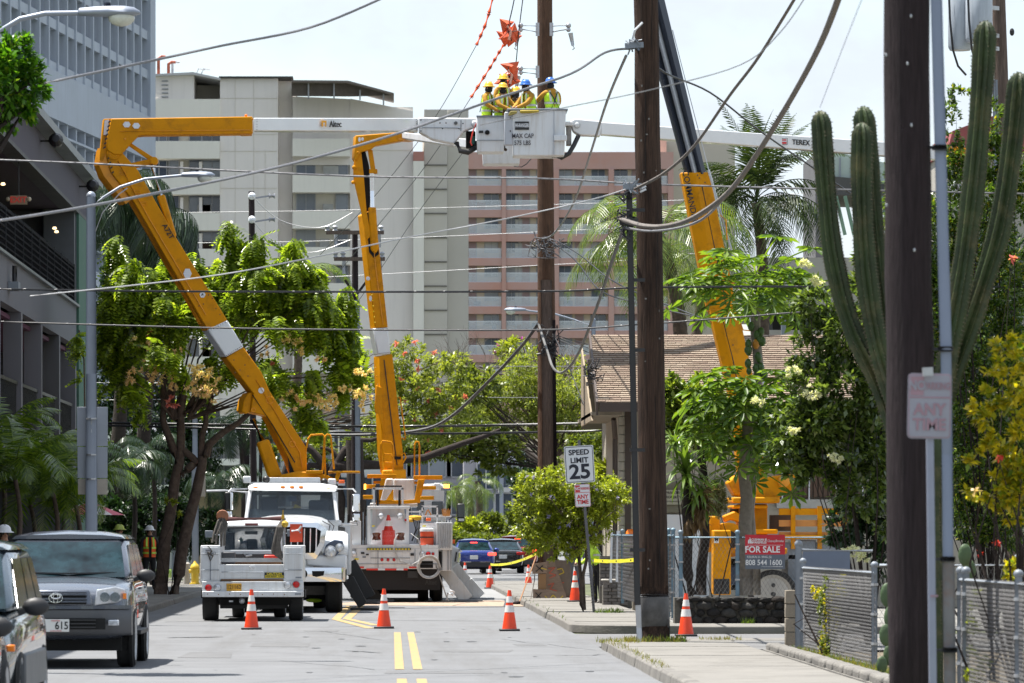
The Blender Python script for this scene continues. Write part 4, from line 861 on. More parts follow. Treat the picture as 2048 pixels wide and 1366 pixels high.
def ring_poly(out,inn,D,dep,mat,name):
    g=G();n=len(out);a=[W(x,y,D) for x,y in out];b=[W(x,y,D-.02) for x,y in inn];a2=[p+Vector((0,dep,0)) for p in a];b2=[p+Vector((0,dep,0)) for p in b]
    g.add(a+b+a2+b2,[(i,(i+1)%n,n+(i+1)%n,n+i) for i in range(n)]+[(i,2*n+i,2*n+(i+1)%n,(i+1)%n) for i in range(n)]+[(n+i,n+(i+1)%n,3*n+(i+1)%n,3*n+i) for i in range(n)])
    return g.build(name,mat,t1,smooth=40)
ring_poly([(528,1118),(520,1080),(531,1049),(583,1043),(636,1046),(654,1058),(648,1090),(632,1118)],[(536,1106),(530,1080),(537,1058),(583,1053),(630,1055),(642,1062),(639,1086),(628,1106)],D-.08,.14,chr_,'grille_surround')
g=pf([(534,1108),(528,1080),(536,1056),(583,1052),(632,1054),(643,1062),(640,1088),(628,1108)],D+.02,.05);g.build('grille',darkin,t1)
for px in(545,558,571,583,596,609,621,633):g=G();g.beam(W(px,1057,D-.01),W(px-1,1105,D-.01),.025,.03);g.build('grille_bar',chr_,t1)
for s in(-1,1):
    cc=c0+s*88
    def mm(x):return c0+s*(x-c0)
    g=G();prof=[(D-.02,1108),(D-.05,1090),(D+.10,1074),(D+.45,1064),(D+1.0,1060),(D+1.5,1064),(D+1.9,1085),(D+2.0,1120)]
    vs=[tuple(W(mm(x),y+(6 if x>690 else 0),d)) for d,y in prof for x in(640,668,690,696)]
    g.add(vs,[(i*4+j,i*4+j+1,(i+1)*4+j+1,(i+1)*4+j) for i in range(7) for j in range(3)]);g.build('wing',MT['whitegloss'],t1,smooth=70,sub=1)
    g=pf([(mm(612),1112),(mm(694),1108),(mm(694),1140),(mm(612),1132)],D-.03,.5);g.build('lower_wing',MT['whitegloss'],t1,bevel=.05)
    g=pf([(mm(646),1110),(mm(652),1090),(mm(668),1079),(mm(686),1082),(mm(686),1096),(mm(672),1112)],D-.10,.12);g.build('lamp_housing',M('blue_black_housing',(.03,.05,.10),.25,coat=.5),t1,bevel=.02)
    lamp_round(t1,mm(661),1103,D-.12,10,lens,True,'headlamp',.05);lamp_round(t1,mm(679),1095,D-.10,7,lens,True,'turn_lamp',.04)
    g=G();g.ball(W(mm(680),1070,D+.6),.05,8);g.build('marker_lamp',MT['amber'],t1)
g=G();bpts=[(-1,.25),(-.93,.06),(-.5,0),(0,-.02),(.5,0),(.93,.06),(1,.25)]
vs=[(X(c0,D)+a*1.16,D-.35+b+dd,z) for a,b in bpts for dd,z in((.02,Z(1163,D)),(0,Z(1158,D)),(0,Z(1140,D)),(.02,Z(1135,D)),(.2,Z(1135,D)),(.2,Z(1163,D)))]
g.add(vs,[(i*6+j,i*6+(j+1)%6,(i+1)*6+(j+1)%6,(i+1)*6+j) for i in range(6) for j in range(6)]+[tuple(range(6)),tuple(range(36,42))]);g.build('bumper',chr_,t1,smooth=40)
for s in(-1,1):g=pf([(c0+s*41,1142),(c0+s*66,1142),(c0+s*64,1151),(c0+s*50,1154),(c0+s*42,1152)],D-.38,.03);g.build('bumper_slot',darkin,t1)
g=pf([(607+8*math.cos(a),1148+9*math.sin(a)) for a in np.linspace(0,6.28,12)],D-.39,.03);g.build('tow_ring',darkin,t1)
for s in(-1,1):c=Vector((X(c0+s*85,D+1),D+1.0,.52));wheel(t1,c,.52,.36);g=bxp(c0+s*85-24,1135,c0+s*85+24,1165,D+.3,1.4);g.build('wheel_well',darkin,t1)
for s in(-1,1):
    for o_ in(0,.33):c=Vector((X(c0+s*82,D+7)+s*(-.3+o_),D+7,.52));wheel(t1,c,.52,.28)
g=bxp(510,1160,656,1200,D+1.4,8);g.build('chassis',darkin,t1);g=bxp(560,1172,650,1190,D+.9,.3);g.build('front_axle',M('greasy_steel',(.06,.055,.05),.6,var=.3,vs=8),t1)
g=G();g.ball(W(628,1201,D+1.4),.09,8,(2,1,.5));g.build('hose_bundle',MT['hivis'],t1)
g=bxp(672,1046,700,1150,D+4.4,5.5);g.build('service_body',wht,t1,bevel=.02);g=bxp(466,1046,494,1150,D+4.4,5.5);g.build('service_body',wht,t1,bevel=.02)
g=pf([(676,1052),(676,1112),(690,1120),(690,1055)],D+1.8,.06);g.build('cab_step',blk,t1)
g=bxp(538,955,640,966,D+4.6,.4);g.build('header_box',wht,t1,bevel=.01);g=bxp(500,964,690,968,D+4.5,.3);g.build('light_bar',stl,t1)
for px,w,py0,py1 in((493.5,8,952,966),(664,8,957,970)):g=bxp(px-w,py0,px+w,py1,D+4.2,.25);g.build('work_light',MT['whitegloss'],t1,bevel=.03)
for px,py in((532.5,959),(648.5,964)):g=G();g.ball(W(px,py,D+4.1),.085,12);g.beam(W(px,py,D+4.1),W(px,py+8,D+4.1),.03,.03);g.build('spot_lamp',blk,t1,smooth=60)
g=bxp(677.5,960,689,967,D+4.0,.12);g.build('beacon',M('orange_beacon',(.85,.13,.02),.3),t1,bevel=.01);g=bxp(676,967,690,971,D+4.0,.12);g.build('beacon_base',stl,t1)
for s,a,b,y0_,y1_ in((-1,449,464,984,1019),(1,704,720,988,1024)):
    g=bxp(a,y0_,b,y1_,D+1.7,.13);g.build('side_mirror',chr_ if s>0 else blk,t1,bevel=.03);g=bxp(a+1,y1_+3,b,y1_+19,D+1.7,.13);g.build('spot_mirror',chr_,t1,bevel=.03)
    if s<0:g=bxp(459,985,466,1020,D+1.65,.1);g.build('mirror_edge',chr_,t1,bevel=.02)
    mx_=712 if s>0 else 457;cx_=674 if s>0 else 494
    g=G();g.tube([W(cx_,978,D+2.3),W(mx_-s*6,978,D+1.9),W(mx_,985,D+1.8)],.022,6);g.tube([W(cx_+s*4,1051,D+2.3),W(mx_+s*3,1050,D+1.9),W(mx_,1040,D+1.8)],.018,6);g.build('mirror_arm',stl,t1)
g=G();g.tube([W(656,1070,D+.8),W(660,1050,D+.9),W(650,1045,D+1.2),W(645,1042,D+1.4)],.012,5);g.tube([W(662,1070,D+.8),W(668,1052,D+.9),W(656,1041,D+1.2)],.012,5);g.build('wing_rods',blk,t1)
g=G();
for dx in(0,12):g.tube([W(478-dx,1035,D+4.2),W(474-dx,1070,D+4.2)],.014,5)
for k in range(5):g.tube([W(466,1040+k*6,D+4.2),W(478,1040+k*6,D+4.2)],.012,5)
g.build('ladder',stl,t1)
g=G();g.tube([W(500,985,D+4.5),W(450,981,D+4.5),W(413,982,D+4.5)],.03,6);g.build('side_rail',stl,t1)
g=G();g.beam(W(698,1125,D+8),W(738,1196,D+8),.34,.2,(0,1,0));g.cbox(W(740,1206,D+8),(.6,.4,.05));g.build('stabiliser',blk,t1,bevel=.01)
g=G();g.beam(W(696,1158,D+3.6),W(726,1211,D+3.6),.28,.2,(0,1,0),.22,.2);g.cbox((X(732,D+3.6),D+3.6,.03),(.7,.4,.05));g.build('stabiliser',blk,t1,bevel=.01)
Db=105.5;EX=-.15
g=pf([(556,966),(560,950),(596,942),(640,946),(668,955),(664,966)],Db-.2,1.0);g.build('turret',yel,t1,bevel=.03)
g=bxp(540,962,660,972,Db-.4,1.6);g.build('turret_base',wht,t1,bevel=.02)
g=pf([(513,885),(538,877),(566,955),(538,957)],Db-.05,.34,-.03);g.build('lift_cylinder',yel,t1,smooth=40,bevel=.06)
g=G();g.tube([W(505,838,Db+.15),W(526,884,Db+.15)],.075,10);g.build('cylinder_rod',chr_,t1,smooth=40)
lb=pf([(501,824),(507,787),(523,744),(487,694),(452,715),(506,786)],Db,.5,EX);
lb=G();pf([(452,715),(487,694),(523,744),(540,783),(614,896),(614,944),(590,950),(578,920),(534,832),(501,824),(507,787)],Db,.46,EX,lb);lbo=lb.build('lower_boom',yel,t1,bevel=.02)
g=pf([(505,784),(500,824),(492,828),(484,822),(488,800),(497,786)],Db+.1,.3,EX);g.build('cylinder_lug',yel,lbo,bevel=.02)
g=pf([(575,912),(590,948),(596,958),(580,958),(578,935)],Db-.03,.2);g.build('boom_fork_gap',darkin,lbo)
lamp_round(lbo,522.5,781,Db,6,MT['signwhite'],False,'round_sticker',.01)
for px,py,r in((540,800,7),(585,888,6),(507,820,4)):g=G();g.tube([W(px+r*math.cos(a),py+r*math.sin(a),Db-.005) for a in np.linspace(0,6.28,15)],.012,5,cap=False);g.build('pin_ring',yel_d,lbo)
g=pf([(452,714),(415,659),(455,640),(488,694)],Db-.02,.5,EX);g.build('insulator_sleeve',MT['whitegloss'],t1,bevel=.03)
rivets(t1,(418,662),(455,643),Db-.03,9);rivets(t1,(453,711),(486,691),Db-.03,10)
ub=pf([(416,661),(268,404),(222,345),(213,312),(214,300),(226,293),(240,300),(276,340),(350,471),(455,640)],Db,.46,EX);ubo=ub.build('lower_boom_top',yel,t1,bevel=.02)
for a,b in(((272,400),(412,645)),):
    for k in range(2):g=G();g.tube([W(a[0]-9-k*4,a[1]+2,Db+.2+k*.1),W(b[0]-9-k*4,b[1]+3,Db+.2+k*.1)],.03,6);g.build('hose_pipe',yel_d,ubo)
g=pf([(222,345),(213,300),(203,296),(198,330),(208,352),(252,408),(262,400)],Db+.06,.1,-.1);g.build('boom_guard',yel_d,ubo)
g=pf([(212,340),(208,300),(201,300),(196,330),(205,356),(246,410),(254,404)],Db+.24,.1,-.1);g.build('boom_guard',yel_d,ubo)
g=G();g.lathe(W(227,308,Db-.0),[(.13,0),(.13,.03),(.09,.035)],18,(0,-1,0));g.build('elbow_pin',yel,ubo,smooth=40)
for k in range(12):a=k*math.pi/6;lamp_round(ubo,227+7*math.cos(a),308+7*math.sin(a),Db-.036,.8,yel_d,False,'bolt',.012)
lettering('A72T',.17,W(336,463,Db-.012),blk,t1,right=(.50,0,-.865),up=(.865,0,.5),bold=.012)
hexagon(ubo,375,547,Db-.012,8.5,11);hexagon(ubo,405,589,Db-.012,6,7);lettering('A',.08,W(405,589,Db-.02),blk,t1,bold=.02)
for px,py in((417,590),(432,617),(407,608),(440,629),(425,597),(398,612),(505,838),(468,720),(480,740),(496,752),(470,745),(490,730)):lamp_round(lbo if py>700 else ubo,px,py,Db,1.3,rust,False,'bolt',.01)
for x0,y0_ in((268,382),(280,405),(238,345)):g=G();g.tube([W(x0,y0_,Db-.005),W(x0+12,y0_-1,Db-.005),W(x0+13,y0_+6,Db-.005),W(x0+4,y0_+4,Db-.005)],.01,5);g.build('weld_plate',yel_d,ubo)
ua=pf([(222,237),(505,233),(506,267),(290,269.5),(277,271),(262,287),(242,309),(228,309),(214,300),(213,280)],Db-.06,.58,EX*.4);uao=ua.build('upper_boom',yel,t1,bevel=.02)
g=pf([(222,237),(207,238),(204,270),(199,320),(206,322),(214,300)],Db+.05,.4,-.05);g.build('elbow_plate',yel,uao,bevel=.01)
g=pf([(209,241),(218,239),(215,270),(207,270)],Db+.02,.02);g.build('white_label',MT['signwhite'],uao)
stripes(uao,((220,240),(208,300)),Db-.07,7,2.6);stripes(ubo,((216,312),(227,350)),Db,4,2.2)
hexagon(uao,253.5,249,Db-.07,8,6.5);hexagon(uao,272.5,251.5,Db-.07,8,6.5)
for px,py in((250,278),(505,238),(503,262)):lamp_round(uao,px,py,Db-.06,2.2,yel_d,False,'bolt',.012)
g=pf([(475,267),(503,267),(503,269),(482,269.5)],Db-.02,.4);g.build('boom_strap',yel_d,uao)
g=G();g.ball(W(492,231,Db+.2),.035,8);g.build('boom_light',MT['amber'],uao)
g=pf([(255,290),(262,286),(312,318),(306,326)],Db+.14,.1);g.build('elbow_link',yel,t1,bevel=.015);g=pf([(256,331),(258,327),(306,316),(312,325),(268,337)],Db+.1,.12);g.build('elbow_link',yel,t1,bevel=.015)
g=G();g.lathe(W(308,321,Db+.02),[(.085,0),(.09,.03),(.09,.27),(.07,.3)],16,(0,1,0));g.build('link_pin',yel,t1,smooth=40)
g=G();g.tube([W(303,328,Db+.17),W(322,392,Db+.17)],.055,10);g.build('cylinder_rod',chr_,t1,smooth=40)
g=pf([(313,392),(329,388),(353,471),(345,478)],Db+.1,.2);g.build('elbow_cylinder',yel,t1,bevel=.04)
Dt=Db+.1
ful=G();ful.add([tuple(W(507,235.5,Dt)),tuple(W(507,261.5,Dt)),tuple(W(836,262,109.2)),tuple(W(836,236,109.2)),tuple(W(507,235.5,Dt)+Vector((0,.42,0))),tuple(W(507,261.5,Dt)+Vector((0,.42,0))),tuple(W(836,262,109.2)+Vector((0,.4,0))),tuple(W(836,236,109.2)+Vector((0,.4,0)))],
[(0,1,2,3),(4,7,6,5),(0,3,7,4),(1,5,6,2),(0,4,5,1),(3,2,6,7)]);ful.build('fibreglass_boom',MT['whitegloss'],t1,bevel=.02)
rivets(t1,(514,238),(514,259),Dt-.0,5);rivets(t1,(833,239),(833,260),109.15,6)
dvec=(W(836,249,109.2)-W(507,249,Dt)).normalized()
lettering('Altec',.21,W(671,248.5,107.25),blk,t1,right=dvec,bold=.008,narrow=.86,ext=.01)
og=M('emblem_amber',(.75,.35,.03),.5);
for q in(((643,241),(653,241),(653,253),(650,253),(650,245),(646,245),(646,253),(643,253)),((647,249),(649,249),(649,251),(647,251))):g=pf(q,107.0,.05);g.build('boom_emblem',og,t1)
g=pf([(836,234.5),(952,236),(956,245),(953,252),(928,262),(908,288),(866,279),(838,264)],109.0,.45);jh=g.build('jib_housing',wht,t1,bevel=.03)
g=G();g.tube([W(836,255,108.98),W(922,256,108.98)],.012,5);g.tube([W(922,240,108.98),W(922,262,108.98)],.01,5);g.build('housing_seam',MT['greymetal'],jh)
for px,py in((880,246),(892,246),(911,246),(885,257),(918,257),(842,240),(842,262),(926,247)):lamp_round(jh,px,py,109.0,1.3,blk,False,'bolt',.01)
lamp_round(jh,911.5,246,108.98,3.4,M('sticker_grey',(.1,.1,.1)),True,'round_sticker',.01)
lamp_round(t1,949,247,108.9,6,wht,True,'bucket_pivot',.06)
g=G();g.tube([W(913,286,109),W(921,302,108.9),W(936,305,108.9),W(952,295,109.2),W(955,285,109.3)],.065,8);g.build('control_hose',blk,t1,smooth=60)
g=G();g.tube([W(953,247,108.8),W(946,262,108.8),W(941,285,108.8),W(944,291,108.8)],.018,5);g.build('red_hose',MT['red'],t1);g=bxp(932,262,951,296,109.3,.3);g.build('hose_reel',darkin,t1,bevel=.03);g=bxp(941,272,950,288,109.25,.1);g.build('control_valve',M('teal_part',(.02,.12,.10),.5),t1,bevel=.01)
def bucket(par,px0,px1,y0_,y1_,D,dep,mat,name='bucket',taper=2,lip=True):
    g=G();o=2.2;th=.05
    top=[(px0,y0_),(px1,y0_)];a=X(px0,D);b=X(px1,D);zt,zb_=Z(y0_,D),Z(y1_,D);tp=taper*FPXi(D)
    O=[(a,D,zt),(b,D,zt),(b,D+dep,zt),(a,D+dep,zt),(a+tp,D+tp,zb_),(b-tp,D+tp,zb_),(b-tp,D+dep-tp,zb_),(a+tp,D+dep-tp,zb_)]
    I=[(a+th,D+th,zt),(b-th,D+th,zt),(b-th,D+dep-th,zt),(a+th,D+dep-th,zt),(a+tp+th,D+tp+th,zb_+th),(b-tp-th,D+tp+th,zb_+th),(b-tp-th,D+dep-tp-th,zb_+th),(a+tp+th,D+dep-tp-th,zb_+th)]
    g.add(O+I,[(4,5,1,0),(5,6,2,1),(6,7,3,2),(7,4,0,3),(7,6,5,4),(8,9,13,12),(9,10,14,13),(10,11,15,14),(11,8,12,15),(12,13,14,15),(0,1,9,8),(1,2,10,9),(2,3,11,10),(3,0,8,11)])
    bo=g.build(name,mat,par,bevel=.025)
    return bo
bA=bucket(t1,953,1010,232,304,108.6,.75,wht)
lamp_round(bA,974.5,265,108.58,4.6,darkin,True,'grommet',.03);g=bxp(958,261,966.5,266,108.57,.02);g.build('black_label',blk,bA);g=bxp(954,280,1009,281,108.58,.02);g.build('bucket_seam',MT['greymetal'],bA)
g=bxp(953,231,1011,234,108.55,.06);g.build('bucket_lip',MT['greymetal'],bA)
def hoop(par,pts,D,r=.022,mat=None,name='guard_rail'):
    g=G();g.tube([W(x,y,D) for x,y in pts],r,6);return g.build(name,mat or yel,par,smooth=60)
for o_ in(0,.5):hoop(t1,[(613,896),(616,878),(622,870),(645,868.5),(650,873),(645+o_*2,940)],Db-.1+o_)
for o_ in(0,.5):hoop(t1,[(645,942),(649,875),(654,869),(660,870),(662,877),(668,938)],Db-.3+o_*.3)
hoop(t1,[(649,900),(651,952)],Db-.2)
g=bxp(612,941,645,947,Db-.5,.9);g.build('step_platform',yel,t1,bevel=.01);g=bxp(656,942,720,945.5,Db-.4,.9);g.build('step_platform',yel,t1,bevel=.01);g=pf([(673,945),(682,945),(676,962),(668,962)],Db-.3,.2);g.build('bracket',yel,t1)
D=113.0
t2=thing('bucket_truck','white bucket truck seen from behind carrying stacked cones and a red water cooler','truck',(X(790,D),D+5,0))
g=bxp(697,1097,877,1138,D,.4);rpn=g.build('rear_panel',wht,t2,bevel=.012)
g=bxp(741,1103,820,1129,D-.012,.02);g.build('tool_door',wht,rpn,bevel=.004)
x=712;cols_=[MT['red'],MT['signwhite']]
for(a,b,c,dy) in((712,728,0,-3),(733,756,0,1),(756,770,1,1),(770,793,0,1),(793,807,1,1),(807,815,0,1),(818,833,0,-3)):g=bxp(a,1136+dy,b,1139.5+dy,D-.02,.02);g.build('reflective_tape',cols_[c],rpn)
for px in(764,776,788):lamp_round(t2,px,1119.5,D,3,MT['redlamp'])
lamp_round(t2,856.5,1108,D,4.6,MT['redlamp']);lamp_round(t2,866,1107.5,D,2.8,MT['redlamp']);lamp_round(t2,844.5,1108,D,4.8,lens);lamp_round(t2,707,1108,D,5.4,lens)
lettering('C 178',.075,W(705,1100,D-.01),blk,t2);
g=bxp(697,1139,880,1180,D+.2,.1);g.build('mud_flap',M('mud_flap',(.014,.014,.016),.8,var=.2),t2)
lettering('Altec',.17,W(862,1165,D+.18),M('flap_text',(.03,.03,.034),.6),t2,bold=.02,narrow=.8)
g=bxp(840,1122,866,1136,D-.01,.03);g.build('tow_pocket',darkin,t2);g=bxp(815,1142,836,1156,D+.1,.08);g.build('step_frame',blk,t2)
for px in(717,731,846,874):c=Vector((X(px,D+2.2),D+2.2,.52));wheel(t2,c,.52,.27)
for px in(712,870):c=Vector((X(px,D+7.5),D+7.5,.52));wheel(t2,c,.52,.3)
g=bxp(740,1165,838,1188,D+1.9,.5);g.build('rear_axle',darkin,t2);g=bxp(700,1139,880,1176,D+.5,8);g.build('chassis',darkin,t2)
g=bxp(697,1090,877,1097,D,5.5);g.build('deck',wht,t2);
g=bxp(733,1096,822,1100,D-.05,.3);g.build('step_grating',blk,t2);
for k in range(14):g=bxp(735+k*6.2,1097,739+k*6.2,1099.5,D-.06,.02);g.build('step_tooth',stickerY,t2)
g=bxp(735,1014,741,1095,D+.3,.1);g.build('frame_post',wht,t2);g=bxp(812,1014,818,1095,D+.3,.1);g.build('frame_post',wht,t2);g=bxp(735,1012,820,1018,D+.28,.14);g.build('frame_top',wht,t2,bevel=.01)
g=pf([(745,1018),(808,1018),(816,1060),(812,1095),(745,1095),(742,1060)],D+1.2,.06);g.build('back_panel',wht,t2)
g=pf([(728,1088),(770,1034),(800,1034),(817,1055),(817,1095),(728,1095)],D+.9,.06);g.build('sloping_panel',MT['whitegloss'],t2)
for px in(762,800):lamp_round(t2,px,1032,D+.25,5.5,lens,True,'work_lamp',.06);
for px in(753,801):g=G();g.lathe(W(px,1073,D+.4),[(.07,-.1),(.11,-.08),(.085,0),(.11,.08),(.07,.1)],14,(0,0,1));g.build('brown_insulator',M('brown_ceramic',(.10,.03,.015),.25),t2,smooth=30)
g=bxp(840,1046,872,1096,D+.35,.08);g.build('cooler_shelf',wht,t2)
g=pf([(758,1004),(764,940),(812,938),(814,1004)],D+2.6,1.0);g.build('turret',yel,t2,bevel=.04)
g=bxp(787,958,829,1000,D+1.7,.7);g.build('white_box',wht,t2,bevel=.03);g=bxp(740,1006,835,1014,D+1.4,1.6);g.build('turret_base',wht,t2,bevel=.02)
g=pf([(772,957),(786,957),(792,968),(772,1000),(760,1004)],D+1.8,.5);g.build('hose_cover',wht,t2,bevel=.03)
for(a,y0_,b,y1_,d) in((734,948.5,793,956,1.2),(827,951,885,959,1.2),(728,969,752,977,.9),(846,972,872,979,.9),(726,990,747,998,.8),(840,992,868,999.5,.8),(829,963,845,968,1.3),(747,962,762,967,1.3)):
    g=bxp(a,y0_,b,y1_,D+d,.5);g.build('side_platform',yel,t2,bevel=.01)
g=pf([(836,959),(850,958),(840,1006),(800,1008),(800,1001),(829,999)],D+1.0,.25);g.build('platform_arm',yel,t2,bevel=.01);g=pf([(752,1008),(752,1000),(800,1001),(800,1008)],D+1.0,.25);g.build('platform_arm',yel,t2,bevel=.01);g=pf([(762,958),(770,958),(760,1004),(754,1002)],D+1.0,.2);g.build('platform_arm',yel,t2)
g=bxp(750,971,804,974,D+.7,.08);g.build('top_rail',blk,t2);g=bxp(745,975,807,979,D+.7,.08);g.build('top_rail',wht,t2)
for px in(748,805):g=bxp(px-2,976,px+2,1014,D+.7,.08);g.build('top_post',wht,t2)
for px in(755.5,799):g=G();g.tube([W(px,980,D+.62),W(px,1012,D+.62)],.03,8);g.build('shock_strut',blk,t2)
for(a,y0_,b,y1_,d,dp) in((872,1045,905,1100,.15,4.5),(877,1098,903,1142,.3,4.3),(700,1042,722,1096,.2,4.5)):g=bxp(a,y0_,b,y1_,D+d,dp);g.build('tool_bin',wht,t2,bevel=.01)
for k in range(6):g=G();g.tube([W(877+k*4.6,1046,D+.1),W(877+k*4.6,1096,D+.1)],.017,6);g.build('hot_stick',stl,t2)
for px in(874,884,896,902):g=G();g.tube([W(px,1040,D+.3),W(px,1140,D+.28)],.02,6);g.build('bin_edge',stl,t2)
g=bxp(877,1103,884,1135,D+.25,.02);g.build('bin_opening',darkin,t2)
for(a,y0_,b,y1_) in((843,1012,846,1046),(873,1012,876,1046),(843,1011,876,1015),(818,1022,846,1025),(846,1030,903,1034)):g=bxp(a,y0_,b,y1_,D+.5,.07);g.build('rack_frame',wht,t2)
for k in range(6):g=bxp(849+(k%3)*5,1035+(k//3)*4,852+(k%3)*5,1037.5+(k//3)*4,D+.48,.02);g.build('vent_hole',darkin,t2)
g=pf([(840,1040),(840,980),(846,968),(884,967),(892,976),(892,1046)],D+6.2,2.0);g.build('cab',wht,t2,bevel=.05);g=bxp(864,1003,886,1028,D+6.15,.08);g.build('cab_window',MT['glassdark'],t2,bevel=.02)
g=bxp(833,1003,848,1020,D+6.15,.08);g.build('cab_window',MT['glassdark'],t2)
g=bxp(914,1007,929.5,1044,D+7,.12);g.build('side_mirror',blk,t2,bevel=.04);g=bxp(916,1010,928,1034,D+6.98,.03);g.build('mirror_glass',MT['glassdark'],t2);g=bxp(917,1037,928,1042,D+6.98,.03);g.build('mirror_glass',lens,t2)
g=G();g.tube([W(893,1044,D+7),W(905,1034,D+7),W(915,1034,D+7)],.02,6);g.build('mirror_arm',blk,t2)
g=bxp(887,968.5,899,976,D+5,.15);g.build('beacon',MT['litamber'],t2,bevel=.01);g=bxp(882,976,901,981,D+4.9,.3);g.build('beacon_base',MT['greymetal'],t2);g=G();g.tube([W(891,981,D+5),W(891,990,D+5),W(888,1020,D+5)],.03,6);g.build('beacon_post',MT['greymetal'],t2)
g=bxp(867,966,881,980,D+4.6,.2);g.build('flood_lamp',wht,t2,bevel=.03);g=bxp(728,968,732,979,D+.85,.1);g.build('side_lamp',MT['litamber'],t2)
g=pf([(886,1090),(905,1090),(921,1098),(921,1124),(909,1129),(886,1129)],D+7.6,.9);g.build('front_wing',MT['whitegloss'],t2,bevel=.05);g=G();g.tube([W(922,1100,D+7.6),W(916,1105,D+7.6),W(913,1124,D+7.6)],.07,8);g.build('exhaust_pipe',chr_,t2,smooth=50)
g=bxp(893,1124,919,1146,D+7.6,.5);g.build('fuel_tank',wht,t2,bevel=.03);g=bxp(904,1079,910,1087,D+6,.1);g.build('marker_lamp',M('orange_beacon',(.85,.13,.02),.3),t2)
for a,b,d,w,m in(((884,1132),(934,1200),1.0,.36,wht),((906,1134),(958,1196),4.0,.40,wht),((703,1134),(757,1206),.9,.36,blk)):
    g=G();g.beam(W(*a,D+d),W(*b,D+d),w*.85,.2,(0,1,0));so_=g.build('stabiliser',m,t2,bevel=.012)
    pz=W(b[0]+3,b[1],D+d);g=G();g.cbox((pz.x,D+d,.04),(.7,.45,.05));g.build('foot_plate',MT['greymetal'],so_)
    g=G();q=Vector(W(*a,D+d)).lerp(W(*b,D+d),.5);g.beam(q,W(*b,D+d),w*.95,.23,(0,1,0));g.build('outer_sleeve',m,so_,bevel=.012)
g=G()
for k in range(6):
    r_=19+k*.8;g.tube([W(858+(r_+rng.uniform(-1,1))*math.cos(a),1134+r_*math.sin(a)*1.0,D-.08-k*.02) for a in np.linspace(0,6.28,22)],.014,5,cap=False)
g.build('coiled_cable',M('pale_cable',(.4,.4,.4),.6),t2,smooth=60)
g=G();g.tube([W(822,1067,D-.0),W(836,1078,D-.1),(W(843,1100,D-.12)),W(838,1122,D-.1),W(822,1130,D-.1),W(800,1122,D-.1),W(788,1100,D-.1),W(789,1080,D-.05),W(796,1068,D)],.016,5);g.tube([W(872,1130,D-.05),W(882,1160,D-.1),W(892,1190,D-.1),W(897,1202,D-.1)],.018,5);g.build('loose_cable',M('pale_cable',(.4,.4,.4),.6),t2,smooth=60)
g=G();g.tube([W(893,1200,D-.2),W(896,1186,D-.2),W(905,1190,D-.2),W(909,1184,D-.2),W(900,1181,D-.2)],.03,6);g.build('hook',MT['signwhite'],t2,smooth=60)
g=G();g.ball(W(830,1036,D+.9),.14,8,(1.6,1,.5));g.ball(W(822,1040,D+.85),.1,8,(1,1,.6));g.build('folded_jacket',M('yellow_cloth',(.6,.33,.02),.8,var=.3,vs=8,bump=.8,bs=12),t2,smooth=60)
for k in range(9):g=G();g.beam(W(886+k*1.6,1032,D+.4),W(884+k*2.1,1018+rng.uniform(-2,2),D+.4),.02,.02);g.build('wooden_stake',M('orange_wood',(.5,.2,.04),.7),t2)
g=G();g.beam(W(851,1030,D+.5),W(855,1020,D+.5),.04,.03);g.beam(W(862,1030,D+.5),W(856,1019,D+.5),.04,.03);g.build('wooden_stake',M('orange_wood',(.5,.2,.04),.7),t2)
g=bxp(852,1036,862,1042,D+.2,.1);g.build('orange_lamp',M('orange_beacon',(.85,.13,.02),.3),t2,bevel=.01)
Db=115.8
g=pf([(764,946),(752,712),(785,706),(807,905),(809,950)],Db,.5,-.1)
g=pf([(757,712),(785,708),(806,903),(808,948),(772,948),(764,900)],Db,.42,-.13);l2=g.build('lower_boom',yel,t2,bevel=.02)
for k in range(8):lamp_round(l2,751.5+k*1.9,735+k*17,Db-.0,1.2,yel_d,False,'bolt',.012)
g=pf([(752,770),(764,775),(770,880),(757,828),(750,826),(749,812)],Db-.03,.1);g.build('boom_bracket',yel,l2,bevel=.02)
g=bxp(789,913,802,919,Db-.05,.05);g.build('boom_latch',darkin,l2)
hoop(t2,[(796,795),(800,794),(811,875),(810,880),(804,875)],Db-.05);hoop(t2,[(762,945),(762,888),(765,882),(782,884),(786,892),(786,945)],D+1.5);hoop(t2,[(829,950),(829,890),(832,883),(837,884),(839,892),(839,950)],D+1.5)
hoop(t2,[(800,908),(809,906),(812,915),(806,925)],Db-.06);hoop(t2,[(766,924),(769,908),(782,908),(786,916),(784,925),(769,924)],D+1.4,.016)
g=pf([(746,657),(776,655),(782,708),(756,710)],Db-.02,.44,-.12);g.build('insulator_sleeve',MT['whitegloss'],t2,bevel=.03);rivets(t2,(749,659),(775,657),Db-.03,12,.8);rivets(t2,(757,707),(781,705),Db-.03,12,.8)
g=pf([(725,430),(752,414),(757,480),(776,655),(750,656)],Db,.42,-.13);u2=g.build('lower_boom_top',yel,t2,bevel=.02)
for k in range(6):lamp_round(u2,744-k*1.4+k*2.6,590+k*11,Db,1.1,stickerY,False,'bolt',.012)
lamp_round(u2,736,557,Db-.0,4,MT['signwhite'],False,'round_sticker',.01);hexagon(u2,741,597,Db-.02,3,6)
g=pf([(712,300),(722,300),(727,345),(733,420),(742,472),(733,480),(722,424),(707,360),(706,335)],Db-.05,.08);g.build('elbow_plate',yel,t2,bevel=.01)
g=pf([(716,300),(730,300),(738,330),(742,380),(738,440),(730,430),(722,340)],Db+.12,.1);g.build('elbow_cavity',darkin,t2)
